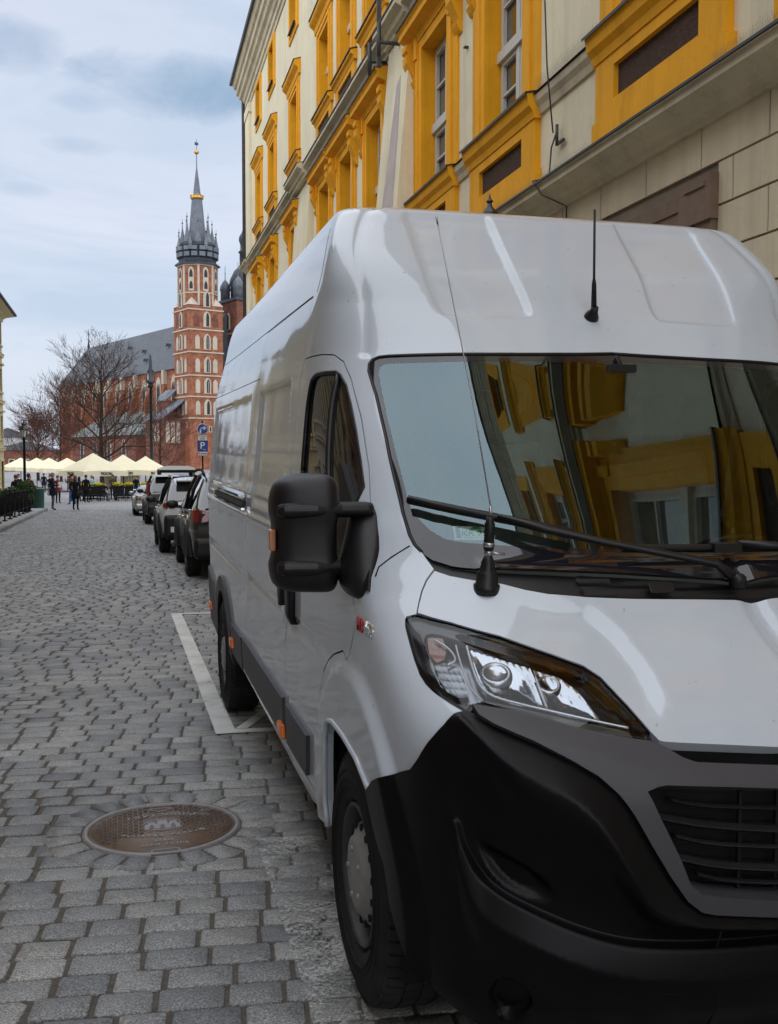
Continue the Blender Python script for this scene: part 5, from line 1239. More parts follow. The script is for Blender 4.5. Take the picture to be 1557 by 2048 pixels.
for k in range(8):spirelet(.5,56.0,60.2,k*PI/4,R8*1.0)
s=MB();s.lathe([(2.45,56.5),(2.0,60.5),(1.3,68.2)],(cx,cx,0),8,smooth=False,a0=PI/8);s.lathe([(1.05,69.0),(.55,73.0),(.16,76.0),(.10,79.6)],(cx,cx,0),8,smooth=False);sp_=s.build('spire',M['lead'],two)
s=MB();s.lathe([(1.3,67.9),(1.75,68.4),(1.55,68.9),(1.1,69.1)],(cx,cx,0),16)
for k in range(10):
    a=k*PI/5;s.sph((cx+1.6*math.cos(a),cx+1.6*math.sin(a),69.0),.22,6,5)
s.sph((cx,cx,79.9),.62,12,8);s.build('crown',M['gold'],sp_)
s=MB();s.tube([(cx,cx,79.5),(cx,cx,83)],.06,5);s.box((cx-.5,cx-.03,81.6),(cx+.5,cx+.03,82.3));s.build('weather_vane',M['leadd'],sp_)
# second tower
t2=MB();X2=13.2;W2=9.2;t2.box((X2,0,-2),(X2+W2,W2,43.2));t2o=t2.build('tower',M['brickd'],ch)
t2o['label']='shorter tower with dark domed helmet'
mb=MB()
for z in(34.9,):mb.box((X2-.2,-.2,z-.16),(X2+W2+.2,W2+.2,z+.16))
mb.build('string_course',M['stone'],t2o)
mb=MB();mb.box((X2-.4,-.4,43.2),(X2+W2+.4,W2+.4,43.9));mb.build('eave',M['leadd'],t2o)
awin(t2o,'L',4.6,36.0,.95,4.4,'w',X2);awin(t2o,'R',4.6,36.0,.95,4.4,'w',X2);awin(t2o,'L',2.0,36,.8,3.6,'bniche',X2);awin(t2o,'L',7.2,36,.8,3.6,'bniche',X2)
h=MB();c2=(X2+W2/2,W2/2,0)
h.lathe([(3.6,43.9),(3.6,47.5),(4.0,47.8),(3.7,49.3),(2.6,51.5),(1.3,52.8),(1.2,53.2),(1.2,56.0),(1.6,56.3),(1.0,57.0),(1.0,58.3),(1.4,59.4),(1.25,60.4),(.6,61.4),(.12,63),(.08,65.5)],c2,16);h.build('helmet',M['leadd'],t2o)
for x,y in((X2+.9,.9),(X2+W2-.9,.9),(X2+.9,W2-.9)):
    h=MB();h.lathe([(1.25,43.9),(1.25,46.4),(1.45,46.6),(1.3,47.7),(.7,48.8),(.12,49.4),(.06,53.0)],(x,y,0),12);h.sph((x,y,51.0),.18,6,5);h.build('corner_turret',M['lead'],t2o)
# nave, aisle and chapel
NE=112.
mb=MB();mb.box((3,T,-2),(22,NE,26.3));nv=mb.build('nave',M['brick'],ch)
mb=MB();mb.add([(2.3,5,26.2),(2.3,NE+.8,26.2),(22.7,NE+.8,26.2),(22.7,5,26.2),(12.5,5,40.2),(12.5,NE-2,40.2)],[(0,1,5,4),(2,3,4,5),(1,2,5),(3,0,4)])
rf=mb.build('roof',M['slate'],nv)
for y,z in((30,33.5),(47,33.2),(40,30.),(24,36),(62,35.5)):
    x=2.3+(z-26.2)*10.2/14.;b=MB();b.ring([[(x-.9,y-.5,z-.1),(x-.9,y+.5,z-.1),(x-.9,y,z+.9)],[(x+.6,y-.5,z+.3),(x+.6,y+.5,z+.3),(x+.7,y,z+.9)]],0,False);b.build('dormer',M['dark'],rf)
b=MB();b.lathe([(.5,39.5),(.35,41.5),(.12,43),(.08,46.5)],(12.5,NE-2.5,0),6);b.box((12.44,NE-3.3,44.7),(12.56,NE-1.7,44.9));b.build('ridge_cross',M['leadd'],rf)
fnN=lambda a,b,o:(3-o,a,b)
for k,y in enumerate(np.arange(16.5,NE-3,10.2)):
    f=MB().prism([(a+y,b+13.8) for a,b in arch(1.55,11.0)],.03,.14,fnN).build('window',M['stone'],nv)
    for d in(-.75,0,.75):MB().prism([(a*.22+y+d,b*.93+14.4) for a,b in arch(1.3,9.4-.5*abs(d))],.1,.2,fnN).build('opening',M['dark'],f)
for y in np.arange(11.4,NE,10.2):
    b=MB();b.ring([[(3.1,y-.6,-2),(.6,y-.6,-2),(.6,y+.6,-2),(3.1,y+.6,-2)],[(3.1,y-.6,19),(.9,y-.6,18),(.9,y+.6,18),(3.1,y+.6,19)],[(3.1,y-.6,24.6),(2.5,y-.6,22.5),(2.5,y+.6,22.5),(3.1,y+.6,24.6)]],0,False);bo2=b.build('buttress',M['brick'],nv)
    b=MB();b.box((1.9,y-.65,22.5),(3.0,y+.65,26.2));b.build('pinnacle_base',M['stone'],bo2)
mb=MB();mb.box((-8,16,-2),(3,66,9.0));ai=mb.build('aisle',M['brickd'],ch)
mb=MB();mb.add([(-8.6,15.5,8.8),(-8.6,66.5,8.8),(3,66.5,16),(3,15.5,16)],[(0,1,2,3)]);mb.add([(-8.6,15.5,8.8),(3,15.5,16),(3,15.5,8.8)],[(0,1,2)]);mb.build('roof',M['copper'],ai)
for y in(24,35,46,57):
    f=MB().prism([(a+y,b+1.6) for a,b in arch(1.6,6.2)],.03,.15,lambda a,b,o:(-8-o,a,b)).build('window',M['stone'],ai)
    MB().prism([(a*.7+y,b*.9+2.) for a,b in arch(1.6,6.2)],.1,.2,lambda a,b,o:(-8-o,a,b)).build('opening',M['dark'],f)
mb=MB();mb.box((-6.,3.2,-2),(-.02,14,12.5));mb.box((-2.6,8.5,12.5),(-.02,14.5,17.5));cp=mb.build('chapel',M['brickd'],ch)
mb=MB();mb.ring([[(-6.4,y,12.3),(-6.4,y,12.7),(0,y,17.6),(0,y,17.2)] for y in(2.9,9.)],0,False);mb.ring([[(-3,y,17.3),(-3,y,17.7),(0,y,20.4),(0,y,20)] for y in(8.,15)],0,False);mb.build('roof',M['lead'],cp)
for y in(5.6,7.6,9.4):
    MB().prism([(a+y,b+7.) for a,b in arch(.55,4.6)],.02,.1,lambda a,b,o:(-6-o,a,b)).build('blind_niche',M['stone'],cp)
for s_ in(-4.6,-3.2,-1.8):MB().prism([(a+s_,b+6.6) for a,b in arch(.5,5.4)],.02,.1,lambda a,b,o:(a,3.2-o,b)).build('blind_niche',M['stone'],cp)
def far_house(label,x,y,w,d,h,col,rot,mat=None,rh=2.5):
    e=empty('far_house',(x,y,-1.8),rot,label,'house');m=mat or mottled('far_plaster',col,.08,1,.85,0)
    MB().box((0,0,-1),(w,d,h)).build('wall',m,e)
    MB().ring([[(-.3,y_,h),(w+.3,y_,h),(w/2,y_,h+rh)] for y_ in(-.3,d+.3)],0,False).build('roof',M['slate'],e)
    n=max(2,int(w/2.6))
    for f in range(int(h/3.2)):
        for k in range(n):
            c=(k+.5)*w/n;wo=MB().box((c-.65,-.08,f*3.2+.8),(c+.65,.02,f*3.2+2.7)).build('window',M['stone'],e);MB().box((c-.45,-.1,f*3.2+1.0),(c+.45,0,f*3.2+2.5)).build('pane',M['pane2'],wo)
    return e
far_house('pale grey house closing the view at the far left of the square',-34,285,13,10,8.2,(.42,.43,.42),.1)
far_house('small white house beside the pale grey house at the far left',-48,300,12,10,6.6,(.52,.52,.5),.05)
far_house('low reddish brick presbytery behind the bare trees left of the church',-27,240,15,12,4.6,None,.12,M['brickd'],2.)
# ------------------------------------------------------------------ trees
M['bark']=mottled('dark_bark',(.040,.028,.022),.3,3,.95,.5,14,.03,.1)
M['twig']=plain('bare_twig',(.050,.032,.025),.9,spec=.1)
M['twigr']=plain('reddish_twig',(.085,.042,.032),.9,spec=.1)
def bare_tree(label,x,y,h,spread,seed,twigmat,trunk_r=.24,fork=.30,levels=6,group=None,lean=0):
    rg=random.Random(seed);e=empty('bare_tree',(x,y,gz(y)),0,label,'tree',group);tr=MB();cr=MB()
    RM=max(.010,.012*y/100)
    def grow(p,d,L,r,lv):
        n=4 if lv<2 else 3;pts=[p];q=p.copy();dd=d.copy();rs=[r]
        for k in range(n):
            dd=(dd+Vector((rg.gauss(0,.17),rg.gauss(0,.17),rg.gauss(.05,.12)))).normalized();q=q+dd*(L/n);pts.append(q.copy());rs.append(max(RM*.7,r*(1-.45*(k+1)/n)))
        cr.tube(pts,rs,6 if lv<1 else (4 if lv<3 else 3),0,lv<2,False)
        if lv>=levels:return
        for k in range(rg.choice((4,5)) if lv<1 else rg.choice((3,4)) if lv<levels-1 else rg.choice((2,3,4))):
            t=rg.uniform(.25,1) if k else 1.;i=min(n,max(1,int(t*n+.5)));b=pts[i]
            a=rg.uniform(0,2*PI);tilt=rg.uniform(.35,1.0) if k else rg.uniform(.05,.35)
            ax=Vector((math.cos(a),math.sin(a),0));side=(ax-dd*ax.dot(dd))
            if side.length<.05:side=dd.orthogonal()
            side.normalize();nd=(dd*math.cos(tilt)+side*math.sin(tilt));nd.z+=.10;nd.normalize()
            grow(b,nd,L*rg.uniform(.52,.74),max(RM,rs[i]*rg.uniform(.55,.78)),lv+1)
    hT=h*.80;P0=[];R0=[]
    for k in range(9):
        t=k/8;P0.append(Vector((.12*math.sin(k*1.3)*t,.12*math.cos(k*1.7)*t,-.2+hT*t)));R0.append(trunk_r*(1.35 if k==0 else 1-.78*t))
    tr.tube(P0,R0,10,0,True,False)
    nbr=19
    for k in range(nbr):
        t=fork+(1-fork)*(k+rg.uniform(-.2,.2))/nbr;t=min(max(t,fork*.9),.99);f=t*8;i=int(f);p=P0[i].lerp(P0[i+1],f-i)
        a=k*2.4+rg.uniform(-.5,.5);up=.35+1.1*t;ln=h*(.40-.24*t)*spread*rg.uniform(.8,1.15)
        grow(p,Vector((math.cos(a),math.sin(a),up)).normalized(),ln,trunk_r*(.48-.28*t),0)
    tr.build('trunk',M['bark'],e,False);cr.build('crown',twigmat,e,False);return e
bare_tree('large bare tree with a forking crown in front of the church roof',-1.25,88,13.3,.88,5,M['twig'],.23,.30,4)
for i,(x,y,h,sd,lb) in enumerate(((-10.6,150,9.0,11,'leftmost reddish bare tree, beside the left lamp post'),(-7.2,142,12.,23,'reddish bare tree between the left lamp post and the large tree'),(-1.5,150,11.,37,'reddish bare tree directly behind the large bare tree'),(6.,152,10.,41,'reddish bare tree in front of the church aisle'))):
    bare_tree(lb,x,y,h,1.25,sd,M['twigr'],.17,.20,4 if i<2 else 3,'bare trees along the square')
# ------------------------------------------------------------------ lamps
def lamp_post(label,x,y,h,s=1.,r=.055):
    e=empty('street_lamp',(x,y,gz(y)),0,label,'street lamp')
    b=MB();b.lathe([(r*3.2,0),(r*3.2,.25),(r*2.2,.35),(r*2.,.9),(r*1.5,1.0),(r*1.05,1.3),(r*.9,h-1.0*s),(r*1.4,h-.98*s),(r*1.5,h-.93*s),(r*.8,h-.9*s)],n=12);b.build('post',M['blackplas'],e)
    lantern(e,h-.92*s,s);return e
lamp_post('black lantern street lamp at the end of the left pavement',-3.98,48.2,4.18,.93,.06)
l2=empty('street_lamp',(2.75,88,gz(88)),0,'tall dark lamp column with an ornate top in front of the church tower','street lamp')
b=MB();b.lathe([(.30,0),(.28,.8),(.17,1.0),(.14,4),(.11,9.0),(.22,9.05),(.26,9.2),(.15,9.3)],n=12);b.build('post',M['blackplas'],l2)
b=MB();b.lathe([(.20,9.3),(.34,9.45),(.30,9.6),(.16,9.7),(.20,10.3),(.12,10.9),(.15,11.1),(.08,11.4),(.10,11.6),(.02,11.8)],n=10);b.tube([(-.3,0,9.4),(-.32,0,9.9),(-.22,0,10.4),(0,0,10.6)],.05,5);b.tube([(.3,0,9.4),(.32,0,9.9),(.22,0,10.4),(0,0,10.6)],.05,5);b.build('ornament',M['leadd'],l2)
b=MB();b.lathe([(.12,8.7),(.16,8.9),(.05,9.0)],(-.45,0,0),8);b.tube([(-.45,0,9),(0,0,9.15)],.03,5);b.build('floodlight',M['copper'],l2)
# ------------------------------------------------------------------ cafe parasols and terrace
M['canvas']=mottled('cream_canvas',(.66,.60,.43),.05,1.5,.8,.1,60,.004,.2)
M['ink']=plain('black_print',(.02,.02,.02),.7)
M['wood']=mottled('dark_wood',(.05,.032,.022),.3,6,.7,0)
def parasol(label,x,y,half,rot,ze=2.05,zp=3.35,txt=True):
    e=empty('cafe_parasol',(x,y,gz(y)),rot,label,'parasol','cream cafe parasols on the square')
    c=MB();C4=[(-half,-half),(half,-half),(half,half),(-half,half)]
    n=6;rings=[]
    for k in range(n+1):
        t=k/n;zz=ze+(zp-ze)*(1-t)**.92-.05*math.sin(PI*t);rings.append([])
        for i in range(4):
            a,b_=C4[i],C4[(i+1)%4]
            for m in range(4):
                u=m/4;sag=.10*4*u*(1-u)*t*t;rings[-1].append(((a[0]+(b_[0]-a[0])*u)*max(t,.02),(a[1]+(b_[1]-a[1])*u)*max(t,.02),zz+sag*.6))
    c.ring(rings,0,False,True,False,False);cv=c.build('canopy',M['canvas'],e,False)
    v=MB()
    for i in range(4):
        a,b_=C4[i],C4[(i+1)%4];A_=[]
        for m in range(9):
            u=m/8;sag=.06*4*u*(1-u);w=.02*math.sin(u*19);d=Vector((b_[1]-a[1],a[0]-b_[0],0)).normalized()*w
            p=Vector((a[0]+(b_[0]-a[0])*u,a[1]+(b_[1]-a[1])*u,0));A_.append((p+Vector((0,0,ze+sag)),p+d+Vector((0,0,ze-.36+sag*.3))))
        v.ring([[p,q] for p,q in A_],0,True,False,False,False)
    v.build('valance',M['canvas'],e,False)
    p=MB();p.tube([(0,0,0),(0,0,zp+.1)],.045,8);p.box((-.45,-.45,0),(.45,.45,.10));p.build('pole',M['wood'],e)
    p=MB()
    for a,b_ in C4:p.tube([(0,0,zp-.25),(a*.97,b_*.97,ze+.02)],.018,4);p.tube([(0,0,ze+.05),(a*.5,b_*.5,(zp+ze)/2-.1)],.015,4)
    p.build('rib',M['wood'],e)
    if txt:
        for (o,ux) in(((0,-half-.04,ze-.17),(1,0,0)),((-half-.04,0,ze-.17),(0,-1,0))):text('valance_print','TRZCIN',o,ux,(0,0,1),.26,M['ink'],e,.002,bold=.012)
    return e
parasol('largest cream parasol, left of the three in front of the bare tree',-1.72,78,1.78,.55)
parasol('middle cream parasol of the three large ones on the terrace',.42,80.5,1.78,.12,2.1,3.3)
parasol('cream parasol nearest the parked cars, right of the three large ones',2.15,84,1.78,.10,2.1,3.25)
for k,(x,y,lb) in enumerate(((-4.6,102,'small cream parasol just left of the largest parasol'),(-6.6,108,'third small parasol from the left on the far terrace'),(-8.2,114,'second small parasol from the left on the far terrace'),(-10.3,120,'leftmost small cream parasol on the far terrace'))):
    parasol(lb,x,y,1.7,.4,2.15,3.2,False)
M['flower']=mottled('yellow_flowers',(.66,.56,.02),.35,30,.8,.5,40,.03)
M['leafd']=mottled('dark_leaves',(.030,.055,.018),.4,25,.8,.5,30,.02)
M['leafg']=mottled('green_leaves',(.055,.10,.025),.4,18,.75,.3,20,.02)
def leaf_clump(mb,c,rx,ry,rz,n,s,mi=0,rg=random):
    for _ in range(n):
        v=Vector((rg.gauss(0,1),rg.gauss(0,1),rg.gauss(0,1))).normalized()*rg.uniform(.35,1)**.5
        p=Vector(c)+Vector((v.x*rx,v.y*ry,v.z*rz));d=Vector((rg.gauss(0,1),rg.gauss(0,1),rg.gauss(.4,1))).normalized();u=d.orthogonal().normalized()*s*rg.uniform(.6,1.3);w=d.cross(u)*.6
        mb.add([p-u,p+w,p+u,p-w],[(0,1,2,3)],mi)
for k,(px_x,lb) in enumerate(((-2.02,'leftmost yellow flower box on the terrace rail'),(-1.32,'flower box right of the leftmost yellow one'),(.02,'yellow flower box in the middle of the terrace rail'),(.72,'narrow yellow flower box right of the middle one'),(1.80,'yellow flower box nearest the parked cars'))):
    y=72;w=.36 if k!=3 else .28
    e=empty('flower_box',(px_x,y,gz(y)),0,lb,'flower box','yellow flower boxes on the terrace')
    b=MB();b.box((-w,-.16,.30),(w,.16,.98));b.box((-w-.03,-.19,.90),(w+.03,.19,.98));bevel(b.build('planter',M['blackmat'],e),.02)
    b=MB();leaf_clump(b,(0,0,1.05),w,.2,.12,160,.05);b.build('foliage',M['leafd'],e,False)
    b=MB();leaf_clump(b,(0,-.02,1.13),w,.22,.13,420,.04);b.build('blossom',M['flower'],e,False)
def chair(label,x,y,rz,grp):
    e=empty('cafe_chair',(x,y,gz(y)),rz,label,'chair',grp);b=MB();b.box((-.22,-.22,.43),(.22,.22,.47));b.build('seat',M['blackmat'],e)
    b=MB();b.tube([(-.2,.2,.45),(-.2,.26,.9),(.2,.26,.9),(.2,.2,.45)],.018,5)
    for x_ in(-.1,0,.1):b.tube([(x_,.21,.47),(x_,.26,.9)],.01,4)
    b.build('backrest',M['blackmat'],e)
    for sx in(-1,1):
        for sy in(-1,1):MB().tube([(sx*.19,sy*.19,.44),(sx*.22,sy*.22,0)],.016,5).build('leg',M['blackmat'],e)
    return e
def table(label,x,y,grp,cloth=None):
    e=empty('cafe_table',(x,y,gz(y)),0,label,'table',grp);b=MB();b.box((-.38,-.38,.71),(.38,.38,.745));b.build('tabletop',cloth or M['blackmat'],e)
    b=MB();b.tube([(0,0,0),(0,0,.71)],.03,8);b.box((-.25,-.04,0),(.25,.04,.03));b.box((-.04,-.25,0),(.04,.25,.0299));b.build('pedestal',M['blackmat'],e)
for k in range(9):
    chair('black cafe chair in the front row of the terrace under the parasols',-2.6+k*.56,70.6+.3*(k%2),PI+.3*math.sin(k*3.),'black chairs along the terrace front')
for k,x in enumerate((-2.3,-1.2,-.1,1.1,2.2)):
    table('black cafe table behind the front chairs of the terrace' if k!=3 else 'cafe table with a white top under the middle parasol',x,73.6,'black tables on the terrace' if k!=3 else None,M['white'] if k==3 else None)
for k in range(6):chair('black cafe chair behind the tables of the terrace',-2.5+k*.85,74.6,.2*math.sin(k*2.),'black chairs behind the terrace tables')
tw_=MB();
for s_,(a,b_) in enumerate((((-2.9,76.),(2.6,76.)),)):
    tw_.box((a[0] if 0 else a,b_[1] if 0 else 0,0) if 0 else (-2.9,75.9,gz(76)+.0),(2.6,75.98,gz(76)+.85)) if 0 else None
def curtain(label,x,y,w):
    e=empty('terrace_curtain',(x,y,gz(y)),0,label,'curtain');b=MB();n=24
    b.ring([[(w*(k/n-.5)*(.75 if z<1.2 else 1),.07*math.sin(k*1.9),z) for k in range(n+1)] for z in(.7,1.2,2.1)],0,True,False,False,False);b.build('cloth',M['canvas'],e,False);MB().tube([(-w/2,0,2.1),(w/2,0,2.1)],.02,5).build('rail',M['wood'],e)
curtain('cream gathered curtain hanging under the middle parasol',.95,81.5,1.5);curtain('cream curtain hanging at the left of the middle parasol',-.5,82,.9)
# ------------------------------------------------------------------ left pavement: terrace rail, plants, bin
for k in range(9):
    y=33.5+k*1.75
    e=empty('rail_post',(-3.72,y,gz(y)+.115),0,'black iron rail panel of the pavement cafe on the left','railing','black rail panels along the left pavement')
    MB().lathe([(.09,0),(.09,.03),(.03,.05),(.025,1.0),(.04,1.02),(.001,1.06)],n=8).build('post',M['blackmat'],e)
    b=MB();b.tube([(0,.05,.92),(0,1.68,.92)],.018,5);b.tube([(0,.05,.2),(0,1.68,.2)],.014,5)
    for j in range(1,9):b.tube([(0,j*.19,.2),(0,j*.19,.92)],.010,4)
    b.build('panel',M['blackmat'],e)
def potted(label,x,y,h,w,rg,kind=0):
    e=empty('potted_shrub',(x,y,gz(y)+.115),0,label,'potted plant');MB().lathe([(w*.5,0),(w*.62,.42),(w*.66,.45),(w*.55,.43)],n=14).build('pot',M['blackmat'],e)
    b=MB()
    for j in range(5):leaf_clump(b,(rg.gauss(0,w*.2),rg.gauss(0,w*.2),.5+(h-.5)*(.2+.18*j)),w*(.75-.1*j if kind else .7),w*(.75-.1*j if kind else .7),(h-.5)*.22,220,.05,0,rg)
    b.build('foliage',M['leafd'] if kind else M['leafg'],e,False)
    MB().tube([(0,0,.4),(0,0,h*.8)],.02,5).build('stem',M['bark'],e)
rg=random.Random(3)
potted('tall dark green conifer in a black pot at the left edge',-3.78,33.0,1.75,.42,rg,1);potted('leafy light green shrub in a pot by the rail near the bin',-3.95,47.0,1.25,.55,rg);potted('small green shrub in a pot midway along the left rail',-4.15,42.,1.05,.45,rg)
e=empty('litter_bin',(-3.95,55.2,gz(55)),0,'dark green cylindrical litter bin at the end of the left pavement','bin')
b=MB();b.lathe([(.30,0),(.31,.05),(.33,.95),(.36,.98),(.36,1.03),(.26,1.06),(.24,.9)],n=20,cap=False);b.build('body',mottled('dark_green_enamel',(.012,.060,.040),.15,6,.35,0,spec=.6),e);MB().lathe([(.25,.6),(.25,1.03)],n=16,cap=True).build('liner',M['blackmat'],e)
for k,(x,y) in enumerate(((-5.2,36),(-5.0,39.5),(-5.3,43),(-5.,46))):
    table('black table of the pavement cafe on the left',x,y,'black tables on the left pavement')
    o=[c for c in COL.objects if c.name.startswith('cafe_table')][-1];o.location.z+=.115
    for dy,r in((-.6,0),(.6,PI)):
        c=chair('black chair of the pavement cafe on the left',x,y+dy*-1,r,'black chairs on the left pavement');c.location.z+=.115
# ------------------------------------------------------------------ traffic sign post
sg=empty('traffic_sign_post',(3.16,40,gz(40)+.115),0,'sign post with a blue arrow disc, a white plate and a blue parking sign','traffic sign')
zb=gz(40)+.115
MB().tube([(0,.05,0),(0,.05,3.62)],.03,8).build('post',M['blackmat'],sg)
M['blue']=plain('sign_blue',(.012,.045,.36),.35);M['wsign']=plain('sign_white',(.72,.72,.70),.4)
RX=Matrix.Rotation(PI/2,3,'X')
zc=lambda py:1.52+(912-py)/2060*(39.5)-zb
c=zc(858);b=MB();b.lathe([(.001,.02),(.205,.02),(.205,-.01),(.001,-.01)],(0,0,c),32,M=RX,cap=False);disc=b.build('sign_disc',M['wsign'],sg)
b=MB();b.lathe([(.001,.024),(.188,.024)],(0,0,c),32,M=RX,cap=False);b.build('disc_face',M['blue'],disc)
b=MB();L_=[(-.075,-.155),(-.075,-.03),(-.06,.01),(-.03,.03),(.05,.03)]
def ribbon(mb,pts,w,y):
    for (a,b_) in zip(pts,pts[1:]):
        d=Vector((b_[0]-a[0],b_[1]-a[1])).normalized();n=Vector((-d.y,d.x))*w;a2=Vector(a)-d*w*.4;b2=Vector(b_)+d*w*.4
        mb.add([(p.x,y,c+p.y) for p in(a2-n,b2-n,b2+n,a2+n)],[(0,1,2,3)])
ribbon(b,L_,.028,-.028);b.add([(.04,-.028,c+.03-.085),(.155,-.028,c+.03),(.04,-.028,c+.03+.085)],[(0,1,2)]);b.build('arrow',M['wsign'],disc)
def plate(z0,z1,w,mat,name):
    b=MB();b.box((-w,-.02,z0),(w,.0,z1));o=b.build(name,M['blackmat'],sg);b=MB();b.box((-w+.012,-.024,z0+.012),(w-.012,-.019,z1-.012));b.build('plate_face',mat,o);return o
p1=plate(zc(881.5),zc(869.5),.19,M['wsign'],'sign_plate');text('plate_text','Nie dotyczy',(0,-.026,zc(872.5)),(1,0,0),(0,0,1),.062,M['ink'],p1,.001,bold=.001)
b=MB()
for x in(-.055,.055):b.lathe([(.030,.001),(.040,.001)],(x,-.027,zc(878.)),14,M=RX,cap=False)
b.tube([(-.055,-.027,zc(878)),(-.01,-.027,zc(875.6)),(.04,-.027,zc(875.6)),(.055,-.027,zc(878))],.005,4);b.tube([(-.01,-.027,zc(875.6)),(0,-.027,zc(878)),(.04,-.027,zc(875.6))],.005,4);b.build('bicycle_symbol',M['ink'],p1)
p2=plate(zc(902.3),zc(881.8),.195,M['blue'],'parking_sign');text('parking_letter','P',(-.01,-.026,zc(891.5)),(1,0,0),(0,0,1),.36,M['wsign'],p2,.001,bold=.006)
b=MB();b.box((.01,-.027,zc(899.5)),(.12,-.025,zc(898.6)));b.build('underline',M['wsign'],p2)
p3=plate(zc(911.5),zc(902.8),.19,M['wsign'],'sign_plate');text('plate_text','Koniec',(0,-.026,zc(907)),(1,0,0),(0,0,1),.115,M['ink'],p3,.001,bold=.002)

